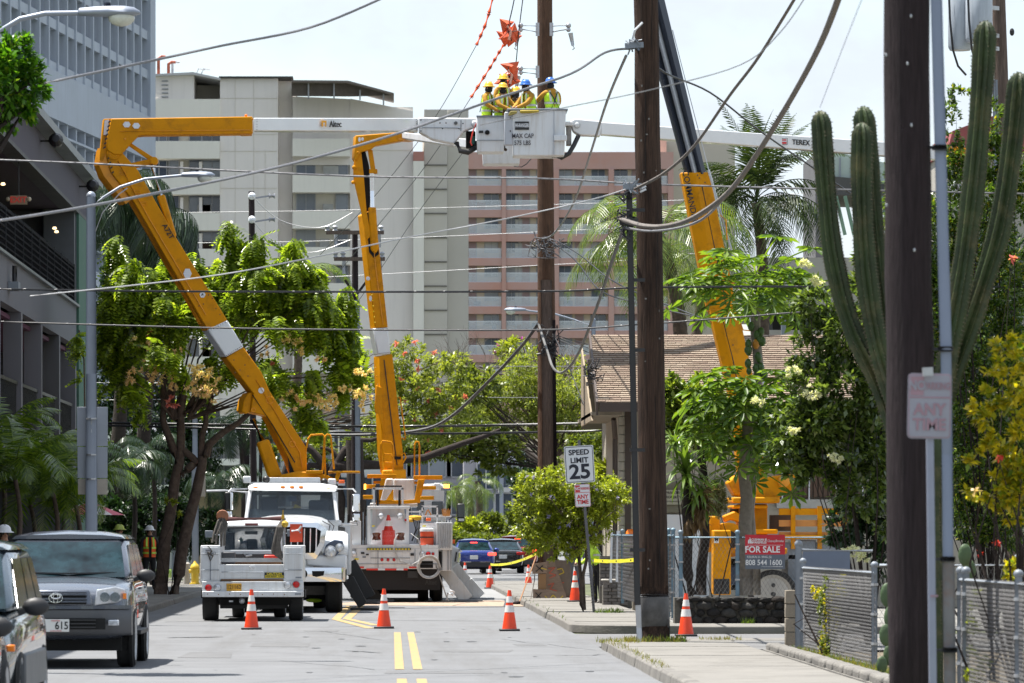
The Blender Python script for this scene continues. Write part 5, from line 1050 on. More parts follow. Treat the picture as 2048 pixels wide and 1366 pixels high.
g=pf([(735,298),(745,300),(752,345),(742,345)],Db+.02,.08);g.build('elbow_link',yel,t2,bevel=.01);g=bxp(738,338,755,347,Db-.02,.2);g.build('link_pin',yel,t2,bevel=.02)
g=G();g.tube([W(743.5,347,Db+.02),W(745,416,Db+.02)],.052,10);g.build('cylinder_rod',chr_,t2,smooth=40)
g=pf([(736,414),(752,414),(757,500),(750,508),(741,500)],Db-.07,.16);g.build('elbow_cylinder',yel,t2,bevel=.05)
g=pf([(733,425),(737,424),(742,500),(750,509),(757,498),(758,508),(748,516),(738,504)],Db-.02,.03);g.build('cylinder_slot',darkin,t2)
for px,py,r in((708,335,4),(706,365,3.5),(716,305,2.5)):lamp_round(t2,px,py,Db-.05,r,yel,False,'pivot_pin',.06)
g=pf([(711,269),(830,262),(830,276),(818,279),(748,292),(741,300),(746,330),(738,330),(729,300),(722,302),(712,330),(706,330)],Db-.1,.5,-.06)
g=pf([(711,271),(828,262),(828,277),(752,291),(744,298),(722,304),(712,322),(708,315)],Db-.1,.5,-.06);u3=g.build('upper_boom',yel,t2,bevel=.02)
hexagon(u3,719,279,Db-.11,3,5);hexagon(u3,725,278,Db-.11,3,4);lamp_round(u3,717,305,Db-.1,2.4,yel_d,False,'bolt',.02)
g=G();g.add([tuple(W(799,263.5,Db)),tuple(W(799,276,Db)),tuple(W(960,300,112.6)),tuple(W(960,280,112.6)),tuple(W(799,263.5,Db)+Vector((0,.3,0))),tuple(W(799,276,Db)+Vector((0,.3,0))),tuple(W(960,300,112.6)+Vector((0,.3,0))),tuple(W(960,280,112.6)+Vector((0,.3,0)))],
[(0,1,2,3),(4,7,6,5),(0,3,7,4),(1,5,6,2),(0,4,5,1),(3,2,6,7)]);g.build('fibreglass_boom',wht,t2,bevel=.02)
g=pf([(797,276),(830,274),(830,279),(818,281),(797,280)],Db-.12,.5);g.build('boom_collar',yel_d,t2);lettering('Altec',.16,W(824,266,Db-.3),blk,t2,bold=.02,narrow=.8)
bB=bucket(t2,963,1043,258,328,111.2,.8,wht,taper=4)
g=G();g.tube([W(1028,333,111.2),W(1043,334,111.2),W(1053,328,111.3),W(1062,318,111.5)],.012,5);g.build('loose_wire',blk,t2)
t3=thing('bucket_truck','bucket lift with white boom from behind the cactus holding the square MAX CAP bucket','truck',(X(1640,118),118,0))
D=109.0
bC=bucket(t3,1024,1132,219,311,D-1.35,.95,wht,taper=3);DC=D-1.35
g=bxp(1009,224,1026,290,DC+.02,.3);g.build('side_tray',M('tray_grey',(.40,.42,.46),.5,var=.05),bC,bevel=.02);g=bxp(1014,217,1136,220.5,DC-.04,1.05);g.build('bucket_lip',MT['greymetal'],bC,bevel=.01)
g=bxp(1107,222,1109,310,DC-.005,.02);g.build('bucket_edge',M('tray_grey',(.40,.42,.46)),bC);g=bxp(1108,270,1134,281,DC-.10,.12);g.build('bucket_step',wht,bC,bevel=.01);lamp_round(bC,1021,236,DC-.0,1.5,blk,False,'bolt',.01);lamp_round(bC,1021,262,DC,1.5,blk,False,'bolt',.01)
g=bxp(1030,243,1058,259.5,DC-.012,.02);g.build('warning_label',blk,bC);lettering('HI-RANGER',.125,W(1044,251,DC-.02),MT['signwhite'],t3,bold=.03,narrow=.5)
dk=M('stencil_grey',(.06,.06,.07),.7)
lettering('MAX CAP',.15,W(1045.5,272,DC-.012),dk,t3,bold=.018,narrow=.80);lettering('575 LBS',.15,W(1045,286,DC-.012),dk,t3,bold=.018,narrow=.80)
g=pf([(1016,230),(1021,222),(1034,222),(1034,226),(1020,231)],DC-.12,.1);g.build('tool_hook',M('olive_metal',(.3,.24,.05),.5),bC,bevel=.01);g=bxp(1040,220,1078,226,DC-.10,.08);g.build('rubber_blanket_roll',M('mustard_roll',(.36,.26,.02),.6),bC,bevel=.02)
g=bxp(1133,248,1143,290,108.4,.35);g.build('control_box',M('grimy_grey',(.22,.21,.2),.7,var=.3,vs=8),t3,bevel=.02);g=bxp(1130,243,1146,251,108.3,.5);g.build('bucket_bracket',wht,t3,bevel=.02)
g=pf([(1140,240),(1152,237),(1203,242),(1201,272),(1158,270),(1146,262)],108.5,.42);g.build('boom_tip',MT['whitegloss'],t3,bevel=.03);lamp_round(t3,1154,250,108.48,5.5,wht,True,'bucket_pivot',.04)
g=G();g.tube([W(1104,312,108.2),W(1122,316,108.2),W(1138,307,108.2),W(1148,290,108.4),W(1157,271,108.5)],.055,8);g.build('control_hose',blk,t3,smooth=60)
g=G();e=[W(1202,244,108.55),W(1202,269,108.55),W(1885,320,114),W(1885,292,114)]
g.add([tuple(p) for p in e]+[tuple(p+Vector((0,.38,0))) for p in e],[(0,1,2,3),(4,7,6,5),(0,3,7,4),(1,5,6,2),(0,4,5,1),(3,2,6,7)]);g.build('fibreglass_boom',MT['whitegloss'],t3,bevel=.02)
dv=(W(1885,306,114)-W(1202,257,108.55)).normalized()
def onb(px):k=(px-1202)/683;return Vector(e[0]).lerp(e[3],k).lerp(Vector(e[1]).lerp(e[2],k),.5)+Vector((0,-.02,0))
lettering('TEREX',.175,onb(1594),blk,t3,right=dv,bold=.02,narrow=1.05);p=onb(1560);g=G();g.cbox(p,(.16,.02,.15));g.build('boom_emblem',MT['signwhite'],t3);g=G();g.cbox(p+Vector((0,-.012,-.035)),(.11,.01,.05));g.cbox(p+Vector((0,-.012,.035)),(.10,.01,.03));g.build('boom_emblem_bar',MT['redtext'],t3)
for a,b,c_,d_ in((-.08,-.08,.08,-.07),(-.08,.07,.08,.08),(-.08,-.08,-.07,.08),(.07,-.08,.08,.08)):g=G();g.box(p.x+a,p.x+c_,p.y-.016,p.y-.012,p.z+b,p.z+d_);g.build('emblem_frame',blk,t3)
g=pf([(1885,291),(1936,296),(1958,300),(1962,340),(1940,352),(1930,330),(1885,326)],113.9,.5);g.build('upper_boom',yel,t3,bevel=.02)
g=pf([(1935,330),(1962,332),(1720,680),(1690,655)],116,.4);g.build('insulated_boom',wht,t3,bevel=.02)
g=pf([(1654,700),(1668,712),(1704,668),(1690,655)],116,.4);g.build('insulator_tip',wht,t3);g=pf([(1600,772),(1655,700),(1668,712),(1640,768),(1625,800),(1600,800)],116,.4);g.build('lower_boom',yel,t3,bevel=.02)
g=bxp(1560,790,1680,830,115.5,1.4);g.build('turret',yel,t3,bevel=.03);g=bxp(1500,980,1760,1060,115,2.3);g.build('truck_body',wht,t3,bevel=.03);g=bxp(1590,828,1650,982,115.6,1.2);g.build('pedestal',yel,t3)
for px in(1530,1720):wheel(t3,Vector((X(px,114.9),115.0,.5)),.5,.3,(0,1,0),hub=False)
D=93.0
t4=thing('digger_truck','yellow digger derrick truck parked in the lot behind the chain link fence, boom lettered COMMANDER','truck',(X(1560,D),D+1,0))
for(a,y0_,b,y1_,d,dp,nm) in((1480,1008,1535,1118,.8,1.2,'pedestal'),(1426,1060,1462,1190,-.4,.5,'outrigger'),(1418,1032,1440,1105,.2,.9,'cab_end'),(1460,1096,1575,1108,.0,2.2,'frame_rail'),(1466,994,1560,1006,.4,1.8,'turntable'),(1466,1010,1536,1017,.5,1.6,'deck_plate'),(1462,1058,1556,1068,.3,2,'deck_beam')):
    g=bxp(a,y0_,b,y1_,D+d,dp);g.build(nm,yel,t4,bevel=.03)
g=bxp(1428,1158,1459,1188,D-.42,.54);g.build('outrigger_leg',blk,t4)
g=pf([(1455,965),(1478,945),(1500,960),(1560,950),(1596,945),(1592,975),(1550,1000),(1470,992)],D+.6,.9);g.build('turret',yel,t4,bevel=.04)
for px,py,r in((1488,972,9),(1567,963,12)):g=G();g.lathe(W(px,py,D+.55),[(r*FPXi(D),0),(r*FPXi(D),.1),(r*FPXi(D)*.6,.14)],16,(0,-1,0));g.build('drum',yel_d,t4,smooth=40)
g=pf([(1573,900),(1588,900),(1596,912),(1594,930),(1580,945),(1574,930)],D+.4,.5);g.build('operator_guard',yel,t4,bevel=.06);g=pf([(1574,905),(1588,908),(1588,925),(1578,925)],D+.36,.05);g.build('guard_window',MT['whitegloss'],t4)
g=G();g.lathe(W(1455,1080,D+.6),[(.25,-.3),(.36,-.28),(.36,.28),(.25,.3)],20,(0,1,0));g.build('winch_drum',yel,t4,smooth=40);g=G();g.lathe(W(1456,1080,D+.25),[(.18,0),(.2,.05)],14,(0,-1,0));g.build('winch_hub',blk,t4)
g=pf([(1446,1032),(1470,1022),(1500,1042),(1500,1052),(1462,1040),(1450,1045)],D+.5,.4);g.build('auger_arm',yel,t4,bevel=.03)
for(y0_,y1_) in((1017,1030),(1040,1053),(1064,1070)):
    for a,b in((1558,1590),(1590,1636),(1636,1698)):g=bxp(a,y0_,b-1,y1_,D+.5,.06);g.build('stake_board',M('stake_board_wood',(.52,.22,.05),.6,var=.15,vs=4) if y0_>1030 else yel,t4)
for px in(1586,1639,1692):g=bxp(px-4,1012,px+5,1098,D+.44,.06);g.build('stake_post',yel,t4);
g=bxp(1558,1070,1700,1078,D+.4,2.2);g.build('bed_edge',yel,t4,bevel=.01)
g=bxp(1460,1018,1500,1028,D+1.2,.5);g.build('tool_box',M('dark_grey_part',(.05,.05,.05),.6),t4);g=bxp(1540,1030,1590,1062,D+1.8,.2);g.build('rack_back',M('dark_grey_part',(.05,.05,.05),.6),t4)
for(a,y0_,b,y1_,nm) in((1563,1085,1600,1120,'steel_box'),(1632,1085,1690,1125,'steel_box'),(1600,1080,1632,1100,'steel_box'),(1575,1108,1700,1190,'side_skirt')):g=bxp(a,y0_,b,y1_,D+.5,1.4);g.build(nm,MT['greymetal'],t4,bevel=.02)
g=bxp(1463,1118,1520,1180,D+.9,1.0);g.build('chassis',darkin,t4);g=bxp(1450,1130,1475,1170,D+.6,.4);g.build('fuel_tank',M('blue_drum',(.04,.07,.14),.5,var=.2),t4,bevel=.05)
for px,d in((1545,0),(1665,0)):
    c=Vector((X(px,D+.3),D+.3,.47));wheel(t4,c,.50,.28,(0,1,0),rim=M('wheel_white',(.38,.36,.33),.5,var=.1),rimr=.66)
Dm=93.6
def facet(pts_f,pts_b,mat,nm,Dm=Dm,dep=.55):
    pass
g=G();A=[(1361,345),(1418,344),(1505,760),(1440,772)]
def boomsec(name,y0_,y1_,xl0,xm0,xr0,xl1,xm1,xr1,mat,D=Dm,dep=.55,bev=.02):
    g=G();o=.10
    top=[W(xl0,y0_,D+o),W(xm0,y0_,D-.02),W(xr0,y0_-1,D+o*1.4)];bot=[W(xl1,y1_,D+o),W(xm1,y1_,D-.02),W(xr1,y1_-1,D+o*1.4)]
    tb=[top[2]+Vector((0,dep,0)),top[0]+Vector((0,dep,0))];bb=[bot[2]+Vector((0,dep,0)),bot[0]+Vector((0,dep,0))]
    g.add([tuple(p) for p in top+tb+bot+bb],[(0,1,6,5),(1,2,7,6),(2,3,8,7),(3,4,9,8),(4,0,5,9),(0,4,3,2,1),(5,6,7,8,9)]);return g.build(name,mat,t4,bevel=bev)
b1=boomsec('boom_outer',618,800,1418,1440,1476,1461,1478,1516,yel)
b2=boomsec('boom_middle',345,622,1361,1392,1419,1416,1441,1474,yel,Dm+.03,.5)
navy=M('boom_dark_stage',(.02,.025,.04),.4,var=.1);pale=M('boom_pale_edge',(.55,.57,.6),.4)
boomsec('boom_inner',-180,346,1230,1236,1248,1372,1376,1384,navy,Dm+.08,.4,.008);boomsec('boom_inner_edge',-180,346,1249,1253,1259,1385,1390,1396,pale,Dm+.03,.3,.004);boomsec('boom_inner',-180,348,1260,1272,1286,1397,1404,1412,navy,Dm+.05,.4,.008)
for y0_ in(561,):g=pf([(1399,y0_),(1466,y0_-4),(1470,y0_+8),(1402,y0_+12)],Dm-.03,.05);g.build('boom_band',yel_d,b2)
dvb=Vector((W(1383,440,Dm)-W(1370,348,Dm))).normalized()
lettering('COMMANDER',.17,W(1380,393,Dm-.075),blk,t4,right=Vector((.195,0.0,-.98)),up=(.98,0,.195),bold=.018)
g=G();g.tube([W(1417,340,Dm),W(1480,560,Dm+.1),W(1530,780,Dm+.1),W(1538,900,Dm+.2)],.03,6);g.build('guide_pipe',pale,t4);g=G();g.tube([W(1440,430,Dm),W(1452,440,Dm),W(1454,480,Dm)],.015,5);g.tube([W(1475,625,Dm),W(1486,660,Dm),W(1506,662,Dm)],.015,5);g.build('hose',yel_d,t4)
g=G();g.tube([W(1345,60,Dm),W(1420,350,Dm),W(1448,470,Dm)],.012,5);g.build('winch_line',pale,t4)
for px,py in((1399,356),(1404,372),(1395,350),(1410,365),(1430,640),(1452,672),(1466,690)):lamp_round(b2 if py<600 else b1,px,py,Dm+.0,1.6,rust,False,'rust_spot',.01)
g=boomsec('boom_foot',798,960,1461,1478,1516,1478,1498,1530,yel)
def line(par,pts,D,r=.012,mat=None,name='hydraulic_line'):g=G();g.tube([W(x,y,D) for x,y in pts],r,5);return g.build(name,mat or blk,par,smooth=60)
line(lbo,[(505,790),(545,850),(590,925)],105.46,.014);line(lbo,[(512,760),(530,790),(600,905),(604,935)],105.48,.010,yel_d);line(ubo,[(236,322),(262,372),(300,440),(412,630)],105.47,.012,yel_d)
line(uao,[(240,263),(300,262),(500,260)],105.41,.009,yel_d);line(u2,[(742,440),(752,540),(766,650)],115.78,.014,yel_d);line(l2,[(768,720),(780,820),(794,930)],115.78,.014);line(b2,[(1404,372),(1430,500),(1452,610)],93.56,.012);line(b1,[(1446,640),(1466,720),(1480,790)],93.52,.012)
for a,b in(((403,1107),(438,1107)),((403,1140),(438,1140)),((569,1107),(604,1107)),((569,1140),(604,1140)),((421,1096),(421,1160)),((443,1144),(526,1144))):line(pk,(a,b),88.57,.008,MT['greymetal'],'panel_seam')
for a,b in(((741,1116),(820,1116)),((700,1128),(875,1128)),((756,1097),(756,1136)),((830,1098),(830,1136))):line(t2,(a,b),112.98,.008,MT['greymetal'],'panel_seam')
for px,py,w,h,m in((727,1106,5,4,blk),(736,1109,4,3,blk),(730,1114,5,3,MT['greymetal']),(826,1109,5,5,blk),(715,1118,6,3,stickerY),(748,1052,4,3,stickerY),(812,1040,3,5,MT['redlamp']),(880,1070,4,6,blk),(850,1052,5,3,stickerY)):g=bxp(px-w,py-h/2,px+w*.4,py+h/2,112.97 if py>1096 else 113.2,.012);g.build('decal',m,t2)
for px,py,w,h,m in((416,1101,5,3,M('decal_grey',(.2,.2,.22))),(597,1155,6,3,MT['greymetal']),(596,1188,6,3,MT['greymetal'])):g=bxp(px-w,py-h/2,px+w,py+h/2,88.44,.008);g.build('decal',m,pk)
lettering('C 443',.09,W(421,1107,88.57),M('decal_grey',(.2,.2,.22)),pk)
for k in range(5):line(t2,[(826+k*4,1040+rng.uniform(-3,3)),(832+k*3,1060),(824+k*5,1080+rng.uniform(-5,8))],113.6,.02,(blk,MT['greymetal'],rope)[k%3],'stowed_hose')
for k in range(4):g=bxp(722+k*3.2,1020+k*4,724.5+k*3.2,1090,113.5,.05);g.build('stowed_tool',(MT['wood'],MT['greymetal'])[k%2],t2)
g=bxp(443,1104,470,1128,89.3,.5);g.build('stowed_box',M('stowed_box',(.08,.08,.09),.7),pk,bevel=.02);g=bxp(528,1110,560,1122,89.6,.4);g.build('stowed_box',MT['red'],pk,bevel=.02);line(pk,[(486,1106),(492,1112),(504,1110)],88.9,.02,stl,'jack_handle')
rockm0=M('tag_white_dull',(.16,.15,.14),.7)
# ------------------------------------------------------------------ utility poles
wood,woodd,woodg,wire=MT['wood'],MT['wood_dark'],MT['wood_grey'],MT['wire']
def pole(name,label,x0,x1,ytop,ybot,D,wtop,wbot,mat,z0=None,cat='utility pole'):
    """tapered, slightly leaning pole; x0 at bottom, x1 at top (pixels), widths in pixels"""
    b=W(x0,ybot,D);tp=W(x1,ytop,D);
    if z0 is not None:k=(z0-b.z)/(tp.z-b.z);b=b.lerp(tp,k)
    t=thing(name,label,cat,b);n=14;k=FPXi(D)/2;pts=[];rs=[]
    for i in range(n+1):u=i/n;pts.append(b.lerp(tp,u)+Vector((rng.normal(0,.004),0,0)));rs.append((wbot+(wtop-wbot)*u)*k*(1+rng.normal(0,.006)))
    g=G();g.tube(pts,rs,20);g.build('shaft',mat,t,smooth=60);return t,b,tp
def ab(b,tp,z,dx=0,dy=0):u=(z-b.z)/(tp.z-b.z);p=b.lerp(tp,u);return Vector((p.x+dx,p.y+dy,z))
p1,b1_,t1_=pole('utility_pole','dark blurred wooden pole nearest the camera, with grey conduit on its right side',1826,1810,-420,1560,33.5,90,97,woodd,.0)
def cyl(par,nm,a,b,r,mat,n=12):g=G();g.tube([a,b],r,n);return g.build(nm,mat,par,smooth=60)
cond=M('bluegrey_conduit',(.20,.235,.32),.4,.3,var=.06,vs=2);condr=M('rusty_conduit',(.17,.17,.18),.6,.2,var=.2,vs=5,dirt=(.22,.09,.04),dscale=3,damt=.7)
cyl(p1,'conduit',W(1892,700,33.4),W(1864,-320,33.4),.043,cond);cyl(p1,'conduit',W(1896,1115,33.4),W(1892,704,33.4),.040,cond);cyl(p1,'conduit',W(1902,1560,33.4),W(1897,1122,33.4),.046,condr)
for px,py in((1879,295),(1891,698),(1896,1118),(1900,1300)):g=G();p=W(px,py,33.38);g.tube([p-Vector((0,0,.018)),p+Vector((0,0,.018))],.055,12);g.beam(p,W(1850,py,33.45),.03,.02);g.build('conduit_clamp',trimb,p1)
for px,py in((1815,127),(1823,250),(1829,500),(1822,32),(1772,110),(1773,410)):g=G();g.ball(W(px,py,33.325),.009,6,(1,.5,1.6));g.build('pole_tag',MT['steel'],p1)
p2,b2_,t2_=pole('utility_pole','brown wooden pole at the kerb in the middle distance, grey metal wrap at its foot',1310,1288,-260,1305,66.6,47,58,wood,.13)
g=G();q=[ab(b2_,t2_,z) for z in(.10,.45,.78)];g.tube(q,[.225,.222,.216],20);g.build('foot_wrap',M('foot_wrap_grey',(.10,.10,.105),.6,.2,var=.25,vs=4,dirt=(.03,.03,.03),dscale=2.5,damt=.7),p2,smooth=60)
g=G();g.tube([ab(b2_,t2_,.79),ab(b2_,t2_,.82)],.219,20);g.build('wrap_band',MT['steel'],p2)
cyl(p2,'riser_pipe',W(1275,1210,66.35),W(1258,368,66.3),.045,trimb);cyl(p2,'riser_pipe',W(1280,1300,66.3),W(1276,1210,66.35),.04,MT['steel'])
for py in(420,560,700,900,1100):g=G();p=W(1268,py,66.33);g.beam(p-Vector((.06,0,0)),p+Vector((.16,0,0)),.04,.05);g.build('pipe_strap',trimb,p2)
for px,py in((1266,93),(1262,375),(1255,445)):
    g=G();p=W(px,py,66.3);g.beam(p+Vector((-.12,-.05,0)),p+Vector((.15,-.05,.02)),.06,.08)
    for k in range(5):g.tube([p+Vector(tuple(rng.uniform(-.12,.12,3))) for _ in range(5)],.012,5)
    g.build('cable_hardware',MT['greymetal'] if py<400 else trimb,p2,smooth=60)
g=G();g.tube([W(1262,90,66.3),W(1270,60,66.2),W(1285,45,66.2)],.018,6);g.build('cable_loop',MT['signwhite'],p2)
for py in(372,378):g=G();g.beam(W(1280,py+6,66.3),W(1292,py,66.3),.03,.03);g.build('hook_bolt',MT['signwhite'],p2)
p3,b3_,t3_=pole('utility_pole','tall brown pole held between the buckets, with grey stub splint and pairs of insulator arms',1096,1088,-200,1205,114.5,28,40,M('fresh_brown_pole',(.10,.058,.038),.85,var=.4,vs=7,bump=.8,bs=14,stretch=(9,9,.5),dirt=(.05,.03,.02),dscale=1.2,damt=.6,spec=.2),.13)
g=G();g.tube([W(1098,1190,114.15),W(1093,560,114.2)],.14,12);g.build('stub_splint',woodg,p3,smooth=60)
g=G();g.tube([W(1108,1190,114.3),W(1103,640,114.35)],.10,10);g.build('stub_splint',woodd,p3,smooth=60)
ins=M('grey_insulator',(.28,.29,.32),.4,var=.1)
for(py,dy) in((52,12),(138,10)):
    for s in(-1,1):
        if py==138 and s>0:continue
        a=W(1089+s*14,py,114.2);e=W(1089+s*48,py-1,113.9);a2=W(1089+s*14,py+dy,114.2);e2=W(1089+s*48,py+6,113.9)
        g=G();g.tube([a,e],.018,6);g.tube([a2,e2],.022,6);ar=g.build('insulator_arm',ins,p3);g=G();g.beam(a+Vector((0,0,.08)),a2-Vector((0,0,.1)),.09,.06);g.build('arm_plate',MT['steel'],p3)
        g=G();g.ball(e,.07,8);g.ball(e2-Vector((0,0,.02)),.06,8);c=e2+Vector((s*.05,0,-.1));g.tube([c,c+Vector((s*.06,0,-.32))],[.06,.035],8);g.tube([c+Vector((s*.06,0,-.32)),c+Vector((s*.1,0,-.38)),c+Vector((s*.05,0,-.42))],.015,5);g.build('line_clamp',MT['steel'],ar,smooth=60)
om=M('orange_rubber_cover',(.62,.085,.02),.45,var=.2,vs=6)
for(px,py,s) in((1016,60,1),(1018,148,1.05)):
    t=thing('insulating_blanket','orange rubber blanket clipped over the %s line clamp left of the pole'%('upper' if py<100 else 'lower'),'blanket',W(px,py,113.6),'orange line covers')
    for k in range(6):
        c=W(px+rng.uniform(-8,8),py+rng.uniform(-12,16)*s,113.6+rng.uniform(-.1,.1));g=G();a=rng.uniform(0,6)
        g.add([c+Vector((math.cos(a+j*2.0)*.2*(1+.3*j%2),rng.uniform(-.06,.06),math.sin(a+j*2.0)*.24)) for j in range(3)]+[c+Vector((0,-.1,.02))],[(0,1,3),(1,2,3),(2,0,3),(0,2,1)]);g.build('blanket_fold',om,t)
    g=G()
    for k in range(4):a=rng.uniform(0,6);c=W(px,py+4,113.4);g.tube([c,c+Vector((math.cos(a)*.22,0,math.sin(a)*.25))],.012,5)
    g.build('clip_pin',blk,t);g=G();g.tube([W(px-2,py-8,113.4),W(px+6,py+2,113.4),W(px+2,py+20,113.4)],.035,7);g.build('blanket_clip',M('pink_clip',(.6,.3,.22),.5),t)
for i,pts in enumerate((((995,-40),(973,45),(953,90)),((1007,90),(980,135),(942,195)))):
    t=thing('line_hose','orange jointed insulating hose over the %s slanting line'%('upper left' if i==0 else 'lower'),'line hose',W(*pts[2],113.4),'orange line covers')
    P_=[W(*p,113.4) for p in pts];n=6 if i else 5
    for k in range(n):
        def at(u):return P_[0].lerp(P_[1],u*2) if u<.5 else P_[1].lerp(P_[2],u*2-1)
        g=G();g.tube([at(k/n),at((k+.9)/n)],.042,8);g.tube([at((k+.88)/n),at((k+1)/n)],.062,8);g.build('hose_section',om,t,smooth=40)
for(pp,bb_,tt_,x_,D_,n) in((p2,b2_,t2_,1300,66.36,26),(p3,b3_,t3_,1093,114.0,16)):
    for k in range(n//2):z=rng.uniform(1,9) if D_<90 else rng.uniform(2,13);p=ab(bb_,tt_,z,rng.uniform(-.12,.12),-.205 if D_<90 else-.42);g=G();g.cbox(p,(rng.uniform(.008,.03),.010,rng.uniform(.01,.04)));g.build(('staple','pole_tag')[k%2],rockm0,pp)
    for k in range(5):z=1.2+k*1.9;p=ab(bb_,tt_,z,rng.uniform(-.1,.1),-.207 if D_<90 else-.30);g=G();g.beam(p,p+Vector((rng.uniform(-.02,.02),.0,rng.uniform(.6,1.5))),.008,.006);g.build('wood_split',darkin,pp)
p4,b4_,t4_=pole('utility_pole','short dark pole top with white line posts above the flowering tree',508,503,383,1100,140,12,14,woodd,0)
for py in(393,440):
    for s in(1,):g=G();g.beam(W(505,py+4,139.8),W(538,py-1,139.8),.05,.05);g.tube([W(538,py-1,139.8),W(550,py-1,139.8)],.09,8);g.build('line_post',ins,p4);g=G();g.ball(W(504,py-1,139.6),.12,8);g.build('post_cap',MT['signwhite'],p4)
p5,b5_,t5_=pole('utility_pole','dark pole with two crossarms of insulators behind the second boom',712,710,462,1120,150,11,22,woodd,0)
for py,a,b in((465,652,768),(518,668,770)):
    g=G();g.beam(W(a,py,149.7),W(b,py,149.7),.14,.12);g.build('crossarm',MT['wood_grey'],p5)
    for px in(a+3,a+18,b-20,b-6):
        g=G();p=W(px,py-4,149.7);g.lathe(p-Vector((0,0,.05)),[(.05,0),(.1,.05),(.05,.1),(.1,.17),(.05,.22)],8);g.build('insulator',ins,p5)
    for px in(a+20,b-10):g=G();g.tube([W(px,py+4,149.6),W(px,py+30,149.6)],.06,6);g.build('hanging_insulator',ins,p5)
g=G();g.beam(W(690,560,149.8),W(710,590,149.8),.08,.08);g.beam(W(735,560,149.8),W(713,590,149.8),.08,.08);g.build('brace',woodd,p5);cyl(p5,'riser_pipe',W(716,1000,149.6),W(714,600,149.6),.09,MT['greymetal'])
p6,b6_,t6_=pole('utility_pole','weathered pole at upper right behind the cactus, carrying grey transformer tanks',2030,1993,-160,1120,92,26,34,woodg,0)
for px,py0_,py1_,w,d in((1920,-20,96,24,91.6),(1958,-20,80,27,91.2)):
    g=G();c=W(px,py1_,d);h=(py1_-py0_)*FPXi(d);r=w*FPXi(d)
    g.lathe(c,[(r*.85,-.05),(r*.96,0),(r,.03),(r,h),(r*.9,h+.05)],20);g.build('transformer_tank',M('tank_grey',(.36,.40,.45),.45,var=.08,vs=3,streak=1,damt=.25),p6,smooth=40)
    g=G();g.tube([W(px-22,-10,d-.2),W(px-20,40,d-.3),W(px-14,100,d-.2),W(px-4,132,d-.1),W(px+12,150,d)],.022,6);g.build('drop_lead',wire,p6,smooth=60)
g=G()
for py in(15,70,96):g.beam(W(1975,py,91.6),W(1995,py+2,91.8),.1,.08);
g.build('tank_bracket',MT['steel'],p6);cyl(p6,'riser_pipe',W(1998,600,91.6),W(1990,160,91.7),.055,MT['greymetal'])
g=G();g.ball(W(2024,64,91.7),.05,8,(1,.8,1.6));g.build('cable_cleat',blk,p6)
for i,(px,y0_,y1_,w,D,lb_) in enumerate(((492,850,1090,16,150,'thick dark post behind the white truck cab at left'),(522,862,1040,7,158,'slim dark trunk-like post right of the thick one'),(420,860,1020,7,160,'slim dark post near the tan wall'))):
    g=G();g.tube([W(px,y0_,D),(X(px-3,D),D,0)],w*FPXi(D)/2,10);g.build('wooden_post',woodd,None,label=lb_,cat='post',smooth=60)
# ------------------------------------------------------------------ cables
def cable(label,pts,d0,d1,r,mat=wire,lash=0,name='overhead_cable',group=None,sub=6,wob=.0):
    r*=.84;P=[];n=len(pts);L0=[0]
    for a,b in zip(pts,pts[1:]):L0.append(L0[-1]+math.hypot(a[0]-b[0],a[1]-b[1]))
    Q=[Vector((p[0],p[1],d0+(d1-d0)*l/L0[-1])) for p,l in zip(pts,L0)]
    out=[]
    for i in range(n-1):
        p0,p1_,p2_,p3_=Q[max(i-1,0)],Q[i],Q[i+1],Q[min(i+2,n-1)]
        for k in range(sub):
            t=k/sub;out.append(.5*((2*p1_)+(p2_-p0)*t+(2*p0-5*p1_+4*p2_-p3_)*t*t+(3*p1_-p0-3*p2_+p3_)*t**3))
    out.append(Q[-1]);W3=[W(q.x,q.y+(rng.normal(0,wob) if wob else 0),q.z) for q in out]
    g=G();g.tube(W3,r,6)
    o=g.build(name,mat,None,label=label,cat='cable',group=group,smooth=60)
    if lash:
        g=G();
        for a,b in zip(W3,W3[1:]):
            m_=max(1,int((b-a).length/.35))
            for k in range(m_):p=a.lerp(b,k/m_);q=a.lerp(b,(k+.5)/m_);u=Vector((0,0,r*.8));g.tube([p-u*.9+Vector((0,-r*.6,0)),q+u*.9+Vector((0,-r*.6,0))],r*.22,4,cap=False)
        g.build('lashing_wire',MT['wiregrey'] if mat is wire else wire,o)
    return o
gc=MT['wiregrey'];pc=M('pale_wire',(.42,.42,.43),.4,.3,var=.1,vs=20)
cable('black lashed cable crossing the whole picture at the height of the hexagon stickers',[(-20,578),(400,583),(1060,583),(1290,575),(1700,573),(2070,574)],72,72,.021,lash=1)
cable('black cable crossing just below the upper lashed one',[(-20,643),(500,657),(1060,660),(1290,648),(1480,634),(1640,622),(2070,600)],73,73,.018,lash=1)
cable('grey cable rising from the left edge across both booms to the middle pole top',[(-20,444),(190,410),(510,345),(760,278),(1000,195),(1140,148),(1210,105),(1262,97)],50,66.4,.022,gc,lash=1)
cable('pale rope-like cable sagging straight across at the height of the elbow cylinders',[(-20,319),(180,327),(700,352),(1080,357),(1290,368),(1640,378),(2070,388)],69,70,.019,gc,lash=1)
cable('blue-black cable slanting up from the left tree tip to the top edge',[(90,166),(310,120),(440,92),(620,55),(770,-6)],52,58,.02,gc,lash=1)
cable('thick sagging cable bundle running from the middle pole up to the top right',[(1240,438),(1290,452),(1345,450),(1400,428),(1470,370),(1560,235),(1640,90),(1690,-40)],66.2,42,.042,M('taupe_bundle',(.12,.105,.095),.7,var=.3,vs=12),name='cable_bundle')
cable('second bundled strand lying against the thick sagging bundle',[(1248,455),(1300,462),(1360,455),(1408,436),(1450,395)],66.1,62,.022,gc,name='cable_bundle')
